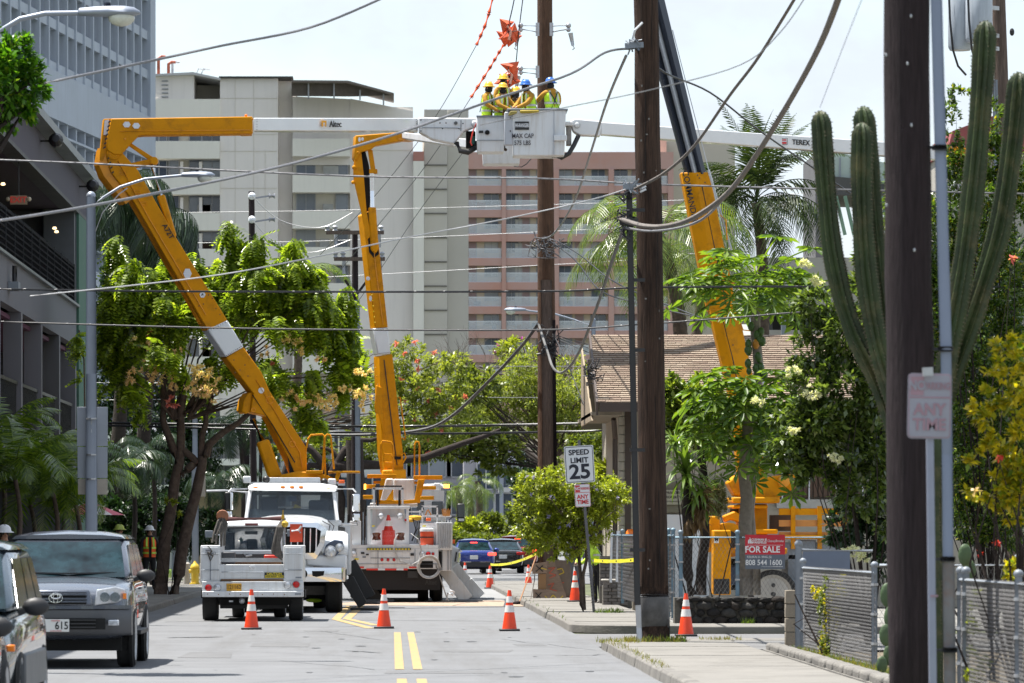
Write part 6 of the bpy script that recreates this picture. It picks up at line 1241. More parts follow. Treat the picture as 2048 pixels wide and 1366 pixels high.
cable('twisted cable rising right from the upper rigging of the middle pole',[(1270,378),(1330,345),(1390,290),(1460,190),(1520,110),(1600,-20)],66.2,55,.026,M('taupe_bundle',(.12,.105,.095),.7),lash=1)
cable('dark cable descending from the middle pole top across the black crane stages',[(1268,95),(1330,145),(1420,185),(1520,262),(1640,345),(1720,400)],66.3,76,.017)
cable('slack twisted rope from the middle pole down to the brown work pole',[(1252,112),(1215,200),(1180,310),(1150,400),(1110,465),(1084,478)],66.5,113.9,.028,gc,lash=1)
cable('heavy drooping bundle looping from the middle pole to the splice on the work pole',[(1248,455),(1225,520),(1195,610),(1160,700),(1130,742),(1108,738),(1094,700),(1078,650)],66.4,113.8,.036,M('pale_bundle',(.10,.098,.095),.7,var=.3,vs=12),name='cable_bundle')
cable('bundle falling left from the work pole down towards the second boom',[(1076,648),(1045,690),(985,755),(900,835),(830,862),(700,870),(560,865)],113.8,122,.05,M('grey_bundle',(.07,.07,.075),.6,var=.3,vs=12),name='cable_bundle')
cable('upper of the two black cables crossing low over the street',[(180,845),(600,852),(900,852),(1230,845)],124,121,.045,lash=1)
cable('lower of the two black cables crossing low over the street',[(180,850),(480,858),(800,867),(1100,864),(1230,860)],126,122,.04)
cable('frosty blurred cable rising from the flowering tree to the middle pole',[(60,592),(400,555),(600,520),(800,478),(1000,440),(1180,400),(1262,375)],58,66.3,.012,pc)
cable('faint blurred wire crossing the sky behind the middle pole',[(960,250),(1130,215),(1300,180),(1480,130),(1560,65),(1620,-20)],45,40,.006,gc)
cable('hair-thin wire dropping through the sky toward the cactus',[(1727,-10),(1680,110),(1640,215)],30,40,.003,gc)
for i,(lb_,pts,r,m) in enumerate((('thin line running down left from the upper orange hose',[(953,90),(870,235),(760,380),(640,510)],.011,wire),('thin line running down left from the lower orange hose',[(942,195),(860,320),(740,470),(620,610)],.011,wire),
('thin guy line between the buckets and the second boom',[(930,300),(840,420),(760,540),(690,640)],.011,wire),('black hand line hanging to the upper orange blanket',[(1032,-20),(1024,20),(1010,78)],.017,wire),('black hand line hanging past the arms to the crew',[(1048,-20),(1038,60),(1030,140),(1016,178)],.015,wire))):
    cable(lb_,pts,113.5,113.5 if i>2 else 135,r,m)
for i,(lb_,pts,d) in enumerate((('upper thin pale wire crossing the cream tower',[(185,427),(700,420),(1320,402),(1640,385)],170),('second thin pale wire just below the upper one',[(185,487),(640,482),(1200,458),(1500,440),(1640,425)],172),
('thin pale wire passing the pink block at mid height',[(620,556),(1000,535),(1320,515),(1560,480)],176),('thin grey wire crossing low in front of the pink block',[(740,732),(1180,733)],180),('thin grey wire below it over the flowering crowns',[(760,795),(1100,795)],182),
('white service wire sagging from the short pole toward the boom',[(504,392),(560,440),(640,455),(705,425)],138),('lower white service wire sagging from the short pole',[(504,440),(545,480),(620,505),(700,480)],138),('pale span wire behind the left street lamp',[(185,765),(560,768)],150),('pale span wire just below that at left',[(185,800),(560,797)],152))):
    cable(lb_,pts,d,d,.016,pc if 'pale' in lb_ or 'white' in lb_ else gc)
cable('dark drop cable from the work pole to the house gable, upper',[(1110,480),(1160,510),(1240,570),(1400,635)],114,100,.018)
cable('dark drop cable from the work pole to the right, lower',[(1095,478),(1150,520),(1200,580),(1270,605),(1420,640)],114,100,.018)
for i,y in enumerate((0,7,16)):cable(['upper','middle','lower'][i]+' service drop running from the work pole over the shingle roof',[(1105,668+y*.3),(1180,690+y),(1260,708+y*1.3),(1430,742+y*1.5),(1620,782+y)],113.8,103,.011)
cable('black drip loop wire between work pole and house eave',[(1108,670),(1140,740),(1160,790),(1180,830),(1178,750),(1190,755)],113.8,104,.014)
g=G();
for k in range(16):c=W(1098+rng.uniform(-10,12),690+rng.uniform(-22,25),113.7);g.tube([c+Vector(tuple(rng.uniform(-.28,.28,3)*np.array((1,.3,1)))) for _ in range(5)],.014,5)
g.build('wire_tangle',wire,None,label='black tangle of spliced wires on the brown work pole',cat='wire tangle',smooth=60,kind='stuff')
g=G()
for k in range(14):c=W(1088+rng.uniform(-20,26),487+rng.uniform(-14,22),113.8);g.tube([c+Vector(tuple(rng.uniform(-.3,.3,3)*np.array((1,.3,.8)))) for _ in range(5)],.016,5)
g.build('wire_tangle',gc,None,label='grey knot of guy wires wrapped round the work pole below the pink roofline',cat='wire tangle',smooth=60,kind='stuff')
g=G()
for k in range(12):c=W(1185+rng.uniform(-8,8),745+rng.uniform(-20,22),104);g.tube([c+Vector(tuple(rng.uniform(-.2,.2,3)*np.array((1,.3,.8)))) for _ in range(5)],.012,5)
g.build('wire_tangle',wire,None,label='loose wire coils at the gable corner of the shingled house',cat='wire tangle',smooth=60,kind='stuff')
g=G()
for k in range(14):c=W(1252+rng.uniform(-8,6),430+rng.uniform(-50,50),66.2);g.tube([c+Vector(tuple(rng.uniform(-.09,.09,3))) for _ in range(5)],.012,5)
g.build('wire_tangle',wire,None,label='dark wires tangled beside the rigging of the middle pole',cat='wire tangle',smooth=60,kind='stuff')
# ------------------------------------------------------------------ street lamps
lampm=M('lamp_grey',(.27,.30,.36),.45,.4,var=.06)
def cobra(name,label,head,D,pts,post=None,flip=1,s=1.0):
    hx,hy=head;c=W(hx,hy,D);t=thing(name,label,'street lamp',(c.x,D,0))
    g=G();n=9;prof=[(-.42,.05,.05),(-.40,.065,.07),(-.2,.1,.09),(0,.15,.10),(.2,.165,.10),(.34,.14,.08),(.42,.06,.03),(.43,.01,.01)]
    vs=[]
    for x,ry,rz_ in prof:
        for j in range(12):a=j*math.pi/6;vs.append(c+Vector((flip*x*s,math.cos(a)*ry*s,math.sin(a)*rz_*s*(1 if math.sin(a)>0 else .55)+.02)))
    g.add(vs,[(i*12+j,i*12+(j+1)%12,(i+1)*12+(j+1)%12,(i+1)*12+j) for i in range(7) for j in range(12)]+[tuple(range(12)),tuple(range(84,96))]);hd=g.build('lamp_head',lampm,t,smooth=60)
    g=G();g.ball(c+Vector((flip*.17*s,0,-.045*s)),.16*s,14,(1.15,.85,.75));g.build('lamp_glass',M('lamp_glass',(.55,.56,.5),.15,var=.1,vs=20),hd,smooth=80)
    g=G();g.tube([c+Vector((-flip*.02,0,.09*s)),c+Vector((-flip*.02,0,.16*s))],.045*s,10);g.build('photocell',M('photocell',(.03,.035,.06),.5),hd)
    g=G();g.tube([W(x,y,D) for x,y in pts]+[c-Vector((flip*.4*s,0,-.02))],.036*s,8);g.build('arm',lampm,t,smooth=60)
    if post:
        a,b=post;g=G();g.tube([(a.x,a.y,0),b],[.12,.085],14);g.build('post',lampm,t,smooth=60);g=G();g.ball(b,.09,10);g.build('post_cap',lampm,t,smooth=60)
        g=G();g.lathe((a.x,a.y,0),[(.2,0),(.2,.04),(.14,.06)],12);g.build('base_flange',lampm,t)
    return t
cobra('street_lamp','big street lamp head on curved arm reaching in at the upper left corner',(218,29),62,[(-34,130),(-20,88),(0,62),(40,38),(90,27)],(W(-34,130,62),W(-34,118,62)))
l2_=cobra('street_lamp','street lamp on grey post with curved arm, in front of the green pilaster',(396,353),85,[(186,410),(205,396),(240,374),(290,358),(330,354)],(W(183,1200,85),W(182,392,85)),1,.74)
g=G();g.tube([W(188,470,85),W(205,425,85),W(238,388,85),W(255,376,85)],.012,6);g.build('feed_wire',pc,l2_)
cobra('street_lamp','small street lamp with arm showing just behind the work pole',(1030,621),178,[(1185,652),(1150,640),(1110,628),(1060,622)],(W(1187,1000,178),W(1187,640,178)),-1,1.0)
for i,(x0_,y0_,x1_,y1_) in enumerate(((154,814,215.5,892),(155,894,215,956),(156,958,215,989))):
    t=thing('traffic_sign',['large grey back of a sign on the left lamp post, topmost of three','middle blank sign back on the left lamp post','lowest tan-tinged sign back on the left lamp post'][i],'sign',W((x0_+x1_)/2,y1_,85.15))
    g=bxp(x0_,y0_,x1_,y1_,85.14,.006);g.build('sign_panel',M('sign_back',(.30,.325,.37) if i<2 else(.35,.31,.26),.5,.2,var=.06) if i<2 else M('sign_back_tan',(.36,.32,.27),.6),t,bevel=.003);g=G();g.tube([W(183,(y0_+y1_)/2+k*12,84.98) for k in(-1,1)],.014,6);g.lathe(W(183,(y0_+y1_)/2-14,85),[(.1,0),(.1,.03)],12);g.build('sign_strap',MT['steel'],t)
t=thing('traffic_pole','grey signal mast beside the yellow hydrant, stepped thinner at its upper part','pole',(X(391,143),143,0))
cyl(t,'shaft',(X(391,143),143,0),W(390,920,143),.11,lampm);cyl(t,'upper_shaft',W(390,918,143),W(390,822,143),.085,lampm);g=bxp(397,951,411,993,143.1,.05);g.build('sign_panel',M('sign_back_tan',(.36,.32,.27)),t)
t=thing('pedestrian_signal','small crossing push button sign on slim post between the tree trunks','signal',(X(350,150),150,0));cyl(t,'post',(X(350,150),150,.1),W(350,1010,150),.05,lampm);g=bxp(345,1087,353,1101,149.9,.04);g.build('button_sign',blk,t);lettering('i',.14,W(349,1094,149.88),MT['signwhite'],t,bold=.03)
g=bxp(352,985,362,1030,150,.05);g.build('sign_panel',M('sign_back_tan',(.36,.32,.27)),t)
for i,(px,d,y0_,r) in enumerate(((1003,262,940,.12),(985,262,1038,.04),(1016,262,1050,.04))):
    t=thing('street_post' if i==0 else 'street_sign',['tall grey lamp post at the street end left of the plywood','green street name sign on a thin post at the far corner','small white sign on a thin post right of the green name sign'][i],'post' if i==0 else 'sign',(X(px,d),d,0));cyl(t,'post',(X(px,d),d,0),W(px,y0_,d),r,lampm)
    if i==1:g=bxp(975,1034,996,1042,d-.1,.04);g.build('name_plate',M('sign_green',(.0,.22,.13),.5),t)
    if i==2:g=bxp(1011,1042,1021,1056,d-.1,.04);g.build('sign_panel',MT['signwhite'],t)
# ------------------------------------------------------------------ signs
def flat_sign(t,c,w,h,rot,mat,name='sign_panel',th=.004,rad=.03):
    """rounded plate in the XZ plane, rolled by rot"""
    r=Vector((math.cos(rot),0,math.sin(rot)));u=Vector((-math.sin(rot),0,math.cos(rot)));pts=[]
    for sx_,sz in((1,1),(-1,1),(-1,-1),(1,-1)):
        a0={(1,1):0,(-1,1):90,(-1,-1):180,(1,-1):270}[(sx_,sz)]
        for k in range(5):a=R(a0+k*22.5);pts.append(c+r*(sx_*(w/2-rad)+rad*math.cos(a))+u*(sz*(h/2-rad)+rad*math.sin(a)))
    g=G();g.prism(pts,(0,th,0));return g.build(name,mat,t),r,u
Ds=90.9;t=thing('speed_limit_sign','leaning white SPEED LIMIT 25 sign on punched steel post above the small bush tree','sign',(X(1186,Ds),Ds,.13));rot=R(3.4);c=W(1159,928.5,Ds)
o,r,u=flat_sign(t,c,.585,.74,rot,MT['signwhite']);ink=MT['darkblue']
o2,_,_=flat_sign(t,c+Vector((0,-.003,0)),.555,.71,rot,ink,'sign_border',.002);o3,_,_=flat_sign(t,c+Vector((0,-.006,0)),.53,.685,rot,MT['signwhite'],'sign_face',.002,.022)
for s_,sz,dz,nr in(('SPEED',.145,.235,1.05),('LIMIT',.145,.075,1.05),('25',.40,-.16,1.08)):lettering(s_,sz,c+u*dz+Vector((0,-.009,0)),ink,t,r,u,narrow=nr,bold=.03)
for dz in(.29,-.29):g=G();g.lathe(c+u*dz+Vector((0,-.01,0)),[(.014,0),(.01,.01)],8,(0,-1,0));g.build('bolt',MT['greymetal'],t)
g=G();g.beam((X(1188,Ds),Ds,.13),W(1158,880,Ds+.03),.055,.03,(0,1,0));po=g.build('post',M('punched_post',(.12,.12,.13),.6,.3,var=.2,vs=8),t)
for k in range(34):u_=(k+.5)/34;p=Vector((X(1188,Ds),Ds-.02,.13)).lerp(W(1165,1015,Ds-.0),u_);g=G();g.lathe(p+Vector((0,-.006,0)),[(.010,0),(.008,.003)],6,(0,-1,0));g.build('post_hole',darkin,po)
def noparking(t,c,w,h,rot,red,wh,s=1.0,fy=-.003):
    o,r,u=flat_sign(t,c,w,h,rot,wh);flat_sign(t,c+Vector((0,fy,0)),w*.96,h*.97,rot,red,'sign_border',.002,.02);flat_sign(t,c+Vector((0,2*fy,0)),w*.92,h*.945,rot,wh,'sign_face',.002,.016)
    q=Vector((0,3*fy,0));g=G();a=c+q-r*w*.44+u*h*.16;g.prism([a,a+r*w*.30,a+r*w*.30+u*h*.29,a+u*h*.29],(0,.002,0));g.build('no_block',red,t);lettering('NO',h*.20,a+r*w*.15+u*h*.145+Vector((0,fy,0)),wh,t,r,u,bold=.03,narrow=.8)
    lettering('PARKING',h*.155,c+q+r*w*.16+u*h*.30,red,t,r,u,bold=.02,narrow=.62);g=G();a=c+q-r*w*.45+u*h*.12;g.prism([a,a+r*w*.9,a+r*w*.9+u*h*.022,a+u*h*.022],(0,.002,0));g.build('rule',red,t)
    lettering('ANY',h*.25,c+q-u*h*.06,red,t,r,u,bold=.03,narrow=.95);lettering('TIME',h*.25,c+q-u*h*.29,red,t,r,u,bold=.03,narrow=.95)
t=thing('no_parking_sign','red and white NO PARKING ANY TIME sign under the speed limit sign','sign',W(1165,1015,Ds));noparking(t,W(1165,991,Ds-.02),.31,.455,rot,MT['redtext'],MT['signwhite'])
t=thing('no_parking_sign','faded blurred NO PARKING ANY TIME sign in front of the nearest dark pole','sign',(X(1862,31.7),31.7,0));fw=M('faded_sign',(.27,.27,.32),.6,var=.06,vs=6);fr=M('faded_red',(.30,.19,.23),.6,var=.1)
noparking(t,W(1859,812,31.65),.305,.455,R(-1),fr,fw);g=G();g.beam((X(1868,31.7),31.7,0),W(1858,735,31.7),.05,.035,(0,1,0));g.build('post',M('sign_post_grey',(.26,.28,.36),.5,.3,var=.1),t);g=G();g.beam(W(1856,752,31.6),W(1855,735,31.6),.07,.04,(0,1,0));g.build('post_top',MT['steel'],t);g=bxp(1861,1190,1876,1194,31.66,.01);g.build('red_tape',fr,t)
Df=80.15;t=thing('for_sale_sign','red and slate FOR SALE board fixed to the chain link fence','sign',W(1530,1138,Df));sr=M('board_red',(.50,.015,.03),.5,var=.04);sgm=M('board_slate',(.105,.125,.16),.5,var=.04);sw=M('print_white',(.72,.72,.73),.5,var=0)
g=bxp(1490.5,1069.5,1570,1109,Df,.012);g.build('upper_panel',sr,t);g=bxp(1490.5,1109,1570,1138,Df,.012);g.build('lower_panel',sgm,t)
for s_,sz,px,py,nr,bd in(('CUSHMAN &',.055,1518,1079.5,.85,.03),('WAKEFIELD',.055,1518,1085,.85,.03),('ChaneyBrooks',.062,1551,1082,.78,.0),('FOR SALE',.155,1525,1099.5,.93,.025),('KELIIKAI D. SING (S)',.058,1518.5,1114,.85,.0),('808 544 1600',.135,1527.5,1125.5,.86,.01),('chaneybrooks.com',.025,1556,1133,.9,.01)):lettering(s_,sz,W(px,py,Df-.004),sw,t,bold=bd,narrow=nr)
for a,b,c_,d_ in((1532,1076,1532.6,1088),(1494,1090,1566,1090.6),(1523,1133.2,1566,1133.7)):g=bxp(a,b,c_,d_,Df-.003,.002);g.build('rule',sw,t)
for q in(((1496,1087),(1496,1081),(1499,1078),(1499,1087)),((1499.5,1087),(1499.5,1074),(1502,1079),(1502,1087)),((1502.5,1087),(1502.5,1081),(1505,1084),(1505,1087))):g=pf(q,Df-.003,.002);g.build('building_emblem',sw,t)
t=thing('paper_notice','small white paper notice with a black letter on the yellow outrigger','notice',W(1436,1086,92));g=bxp(1428,1073,1437.5,1086,92.5,.01);g.build('sheet',sw,t);lettering('M',.1,W(1433,1079,92.49),blk,t,bold=.03)
# ------------------------------------------------------------------ fences and walls
fm=M('fence_wire',(.15,.148,.15),.55,.4,var=.15,vs=10);fblue=M('fence_blue_grey',(.14,.22,.28),.55,.2,var=.15,vs=6,dirt=(.2,.1,.05),dscale=5,damt=.5)
def chain(name,label,p0,p1,z0,z1,posts,pitch=.062,r=.0022,pm=None,pr=.032,zt=None,rail=True):
    p0=Vector((*p0,0));p1=Vector((*p1,0));d=p1-p0;Ln=d.length;d.normalize();H=z1-z0;t=thing(name,label,'fence',((p0+p1)/2).to_tuple(2)[:2]+(z0,));pm=pm or MT['greymetal']
    g=G();q=pitch*1.0;k=-int(H/q)-1
    def P(s,h,o):return(p0.x+d.x*s-d.y*o,p0.y+d.y*s+d.x*o,z0+h)
    while k*q<Ln:
        for sg,o in((1,.003),(-1,-.003)):
            a,b=k*q,k*q+H*.62
            h0,h1=(0,H) if sg>0 else(H,0)
            ca,cb_=a,b;f=lambda s:h0+(h1-h0)*(s-a)/(b-a)
            ca=max(ca,0);cb_=min(cb_,Ln)
            if cb_>ca:g.tube([P(ca,f(ca),o),P(cb_,f(cb_),-o)],r,3,cap=False)
        k+=1
    g.build('wire_mesh',fm,t)
    if rail:g=G();g.tube([P(0,H*(zt or .98),0),P(Ln,H*(zt or .98),0)],.021,8);g.build('top_rail',pm,t,smooth=60)
    for s in posts:
        g=G();g.tube([P(s,-.1,0),P(s,H+.06,0)],pr,10);po=g.build('post',pm,t,smooth=60);g=G();g.ball(P(s,H+.07,0),pr*1.35,10,(1,1,.9));g.build('post_cap',pm,po,smooth=60)
        for h in(.25,.55,.85):g=G();g.lathe(P(s,H*h,0),[(pr*1.25,0),(pr*1.25,.03)],10);g.build('tie_band',MT['steel'],po)
    return t
chain('chain_link_fence','blue-grey chain link fence on the black rock wall, carrying the FOR SALE board',(5.0,80.25),(8.15,80.25),.62,1.66,(.10,1.10,3.0),.075,.0028,fblue,.036)
chain('chain_link_fence','receding chain link run seen end-on between the middle pole and the rock wall fence',(5.0,80.5),(5.0,103),.3,1.7,(.3,1.6,3.2,5.2,8,12,18),.10,.0028,fblue,.034)
chain('chain_link_fence','tightly woven grey chain link fence along the near sidewalk, right of the block post',(5.48,60.6),(5.62,52.9),.12,1.27,(0,7.65),.052,.0024,None,.035)
chain('chain_link_fence','near stretch of grey chain link fence at the right frame edge',(5.62,45.0),(5.7,34.0),.12,1.27,(.05,.45,4,8),.048,.0022,None,.035)
chain('chain_link_fence','cross run of chain link with top rail behind the nearest pole and cactus',(5.66,52.8),(9.0,52.8),.12,1.36,(1.6,),.065,.0024,None,.03)
g=G();p=W(1597,1088,60.9);g.tube([(p.x,p.y,0),p],.045,12);g.ball(p,.055,10);gp_=g.build('gate_post',MT['greymetal'],None,label='thick grey gate post with domed cap by the block pillar',cat='post',smooth=60)
g=G();g.tube([W(1600,1100,61),W(1745,1102,61)],.02,8);g.build('gate_rail',MT['greymetal'],gp_);g=bxp(1606,1102,1700,1140,61.8,.02);g.build('windscreen_sheet',M('blue_grey_sheet',(.12,.15,.21),.7,var=.1),None,label='blue-grey sheet behind the gate rail above the woven fence',cat='panel')
t=thing('block_pillar','tan pillar of stacked hollow blocks ending the driveway fence','pillar',(X(1581,61.6),61.7,0));tanb=M('tan_block',(.22,.19,.15),.9,var=.15,vs=4,bump=.4,bs=40)
for k in range(5):g=G();z=.0+k*.19;g.box(X(1571,61.5),X(1592,61.5),61.5+rng.uniform(-.01,.01),61.66,z,z+.18);g.build('block',tanb,t,bevel=.008)
t=thing('rock_wall','low black lava rock wall along the driveway under the fence','wall',(6.0,80.2,.13));rockm=[M('lava_rock_%s'%n,c,.92,var=.35,vs=7,bump=.9,bs=14,dirt=d,dscale=5,damt=.5) for n,c,d in(('dark',(.010,.009,.009),(.05,.05,.047)),('brown',(.022,.017,.014),(.02,.02,.02)),('grey',(.034,.032,.03),(.02,.02,.02)))]
g=G();g.box(4.98,8.4,80.06,80.5,0,.58);g.build('mortar_core',M('wall_mortar',(.10,.092,.078),.95,var=.3,vs=10,bump=.6,bs=30),t)
def stone(c,w,h,mat,dep=.09):
    g=G();n=9;vs=[];jit=rng.uniform(.82,1.12,n);a0=rng.uniform(0,6)
    for sc_,dy in((1.0,0.04),(.93,-.55*dep),(.55,-dep)):
        for j in range(n):
            a=a0+2*math.pi*j/n;ca,sa=math.cos(a),math.sin(a);k=1/max(abs(ca)**3+abs(sa)**3,.3)**(1/3)
            vs.append((c[0]+ca*w/2*k*jit[j]*sc_,c[1]+dy+rng.uniform(-.012,.012),c[2]+sa*h/2*k*jit[j]*sc_))
    g.add(vs,[(i*n+j,i*n+(j+1)%n,(i+1)*n+(j+1)%n,(i+1)*n+j) for i in range(2) for j in range(n)]+[tuple(range(2*n,3*n))]);g.build('stone',mat,t,smooth=55)
for row,(z,h) in enumerate(((.05,.13),(.17,.15),(.305,.15),(.44,.14),(.56,.10))):
    x=4.98+rng.uniform(0,.1)
    while x<8.3:
        w=rng.uniform(.12,.32);stone((x+w/2,80.05,z+rng.uniform(-.02,.02)),w*1.02,h*rng.uniform(.95,1.2),rockm[int(rng.integers(0,3))]);x+=w+.004
t=thing('brick_pier','low grey brick pier with rough cap beside the white pipes','pier',(X(1229,101),101,.13));bm_=M('grey_brick',(.15,.135,.125),.9,var=.2,vs=6,bump=.3,bs=40);bm2=M('dark_brick',(.10,.092,.088),.9,var=.2,vs=6)
g=G();g.box(X(1205,101),X(1255,101),100.72,101.3,0,.56);g.build('core',M('wall_mortar',(.10,.092,.078)),t)
for k in range(7):
    z=.13+k*.075*1.0;x=X(1205,101)-(.08 if k%2 else 0)
    while x<X(1255,101)-.02:xb=min(x+.19,X(1255,101));xa=max(x,X(1205,101));(G().box(xa,xb-.01,100.68,100.75,z,z+.066)).build('brick',bm_ if rng.random()<.6 else bm2,t,bevel=.004);x+=.2
g=G();g.box(X(1203,101),X(1257,101),100.66,101.32,.655,.70);g.build('cap',MT['concrete'],t,bevel=.02)
t=thing('brick_wall','grey brick wall course behind the low pier by the excavation','wall',(X(1225,103),103,0))
for k in range(9):
    z=.5+k*.075;x=X(1200,103)-(.1 if k%2 else 0)
    while x<X(1262,103)-.02:xb=min(x+.23,X(1262,103));xa=max(x,X(1200,103));(G().box(xa,xb-.01,102.95,103.05,z,z+.066)).build('brick',bm_ if rng.random()<.5 else bm2,t,bevel=.004);x+=.24
g=G();g.box(X(1200,103),X(1262,103),103.0,103.3,0,1.2);g.build('core',M('wall_mortar',(.10,.092,.078)),t)
g=bxp(1266,1118,1274,1222,99,.4);g.build('block_post',tanb,None,label='narrow tan block post left of the middle pole',cat='post')
for i,(a,b,y0_,y1_) in enumerate(((1221,1226,1060,1165),(1233,1240,1062,1164))):g=G();g.tube([W((a+b)/2-2,y1_,100.4),W((a+b)/2,y0_,100.5)],(b-a)/2*FPXi(100.4),8);g.build('white_pipe',MT['signwhite'],None,label=['thin white plastic pipe standing on the brick pier','thicker white wrapped pipe next to the thin one on the pier'][i],cat='pipe',smooth=60)
# ------------------------------------------------------------------ plywood around the work pole
ply=M('old_plywood',(.235,.18,.145),.9,var=.2,vs=5,stretch=(1,1,6),dirt=(.12,.085,.07),dscale=2,damt=.6);ply2=M('grey_plywood',(.17,.14,.12),.9,var=.2,vs=5)
sy,srd=M('spray_yellow',(.6,.45,.06),.8,var=.1),M('spray_red',(.5,.12,.08),.8,var=.1)
def board(lb_,pts,D,dep,mat,marks=(),dx=0):
    t=thing('plywood_board',lb_,'board',W(sum(p[0] for p in pts)/len(pts),max(p[1] for p in pts),D),'scrap boards round the work pole');pf(pts,D,dep,dx).build('sheet',mat,t)
    for m,q in marks:
        g=G();P=[W(x,y,D-.012) for x,y in q]
        for a,b in zip(P,P[1:]):g.beam(a,b,.022,.008,(0,1,0))
        g.build('spray_mark',m,t)
    return t
board('grey backing sheet of plywood with spray marks, behind the leaning board',[(1103,1119),(1136,1121),(1142,1138),(1143,1205),(1103,1205)],112.5,.06,ply2,((sy,((1108,1140),(1124,1137),(1128,1145),(1116,1150))),(srd,((1106,1160),(1120,1157),(1112,1168),(1128,1165)))))
board('pinkish leaning plank painted with red and yellow scribbles',[(1092,1120),(1108,1120),(1132,1190),(1131,1208),(1092,1206)],112.1,.05,ply,((srd,((1097,1137),(1110,1135),(1098,1146),(1112,1150),(1099,1156))),(srd,((1096,1170),(1108,1166),(1100,1178),(1114,1182))),(sy,((1100,1190),(1110,1196),(1118,1186),(1126,1195)))))
board('short upper plank marked with a dark X at left of the pole foot',[(1064,1127),(1094,1124),(1094,1146),(1065,1148)],111.9,.05,ply,((blk,((1072,1131),(1086,1143))),(blk,((1086,1131),(1072,1143))),(sy,((1082,1136),(1093,1139)))))
board('lower plank lying at the pole foot with black X and yellow scrawl',[(1066,1178),(1100,1180),(1132,1187),(1132,1208),(1066,1207)],111.7,.05,ply,((blk,((1071,1185),(1083,1198))),(blk,((1083,1185),(1071,1198))),(sy,((1090,1192),(1098,1200),(1106,1190),(1116,1200),(1126,1192)))))
board('small tan carton panel low at the left of the pole',[(1077,1148),(1092,1148),(1092,1178),(1077,1178)],112.0,.04,M('carton',(.28,.18,.10),.9))
t=thing('push_broom','long handled broom leaning beside the plywood boards','broom',W(1040,1206,110));g=G();g.tube([W(1039,1204,110),W(1074,1108,111.5)],.018,8);g.build('handle',M('broom_wood',(.3,.15,.07),.7),t);g=G();g.beam(W(1028,1208,109.8),W(1048,1203,110.2),.14,.08);g.build('broom_head',woodd,t);g=G()
for k in range(30):a=W(1028+k*.7,1208-k*.17,109.8+k*.013);g.tube([a,a+Vector((rng.uniform(-.03,.03),rng.uniform(-.03,.03),-.10))],.006,4,cap=False)
g.build('bristles',ply2,t,kind='stuff')
g=G();g.tube([W(1050,1208,110.5),W(1062,1196,110.6),W(1069,1160,111),W(1070,1140,111)],.012,5);g.build('frayed_rope',rope,None,label='frayed rope trailing beside the broom',cat='rope',smooth=60)
tapem=MT['tape']
def tape(lb_,a,b,w=.075,sag=.1):
    t=thing('caution_tape',lb_,'tape',(a+b)/2,'yellow caution tape');g=G();n=10;P=[a.lerp(b,i/n)-Vector((0,0,sag*4*(i/n)*(1-i/n))) for i in range(n+1)]
    vs=[];
    for i,p in enumerate(P):tw_=math.sin(i*1.1)*.6;vs+=[p+Vector((0,math.sin(tw_)*w/2,w/2*math.cos(tw_))),p-Vector((0,math.sin(tw_)*w/2,w/2*math.cos(tw_)))]
    g.add(vs,[(2*i,2*i+1,2*i+3,2*i+2) for i in range(n)]);g.build('strip',tapem,t,smooth=60)
    for k in range(3):p=P[2+k*3]+Vector((0,-.02,0));lettering('CAUTION',.05,p,blk,t,right=(b-a),bold=.01)
tape('yellow caution tape from the far cone up to the work pole',W(981,1129,141),W(1073,1107,115));tape('yellow caution tape stretched right to the middle pole',W(1188,1121,103),W(1282,1118,92),.085,.03)
tape('loose end of caution tape hanging from the far cone',W(982,1131,140.9),W(990,1176,140.6),.05,0);tape('caution tape twisted down behind the speed limit post',W(1186,1128,92),W(1190,1192,91.3),.07,0)
# ------------------------------------------------------------------ cones
def cone_at(lb_,px,yb,tilt=0,z=0,D=None):
    D=D or GD(yb);c=Vector((X(px,D),D,z));t=thing('traffic_cone',lb_,'traffic cone',c,'orange traffic cones with white bands')
    g=G();g.cbox(c+Vector((0,0,.02)),(.36,.36,.035));g.build('base_plate',blk,t,bevel=.01)
    def fr(z):return .135-(.135-.028)*z/.71
    for a,b,m,nm,e in((.03,.33,MT['orange'],'cone_body',0),(.33,.45,MT['reflect'],'reflective_band',.003),(.45,.50,MT['orange'],'cone_body',0),(.50,.61,MT['reflect'],'reflective_band',.003),(.61,.715,MT['orange'],'cone_tip',0)):
        g=G();g.lathe(c,[(fr(a)+e,a),(fr(b)+e,b)],18);g.build(nm,m,t,smooth=40)
    return t
for lb_,px,yb in(('traffic cone in front of the service pickup',503,1259),('traffic cone on the centre line ahead of the second truck',768,1257),('traffic cone in the right lane, left of the kerb',1019,1262),('far cone close behind the white stabiliser legs',930,1166),('far cone with yellow tape tied to its top',980,1177),('far cone just left of the plywood boards',1057,1174),('cone on the sidewalk between plywood and the bush trunk',1150,1205)):cone_at(lb_,px,yb,z=.13 if px==1150 else 0,D=None if px!=1150 else 105.5)
cone_at('cone on the driveway between the middle pole and the rock wall',1372,1272,0,.0,75.6)
t=thing('cone_stack','stack of red cones riding on the rear step of the right truck','traffic cone',W(777,1095,113.3))
for k in range(13):g=G();c=W(777,1094-k*2.6,113.35);g.lathe(c,[(.165,0),(.16,.03)],16);g.build('stacked_cone',MT['red'],t)
c=W(777,1062,113.35)
for a,b,r0,r1,m,nm in((0,.12,.125,.10,MT['red'],'cone_body'),(.12,.26,.10,.065,MT['reflect'],'reflective_band'),(.26,.40,.065,.03,MT['red'],'cone_tip')):g=G();g.lathe(c,[(r0,a),(r1,b)],16);g.build(nm,m,t,smooth=40)
t=thing('water_cooler','red cylindrical water cooler with white lid on the right truck','cooler',W(854,1095,113.1));c=W(854,1095,113.2)
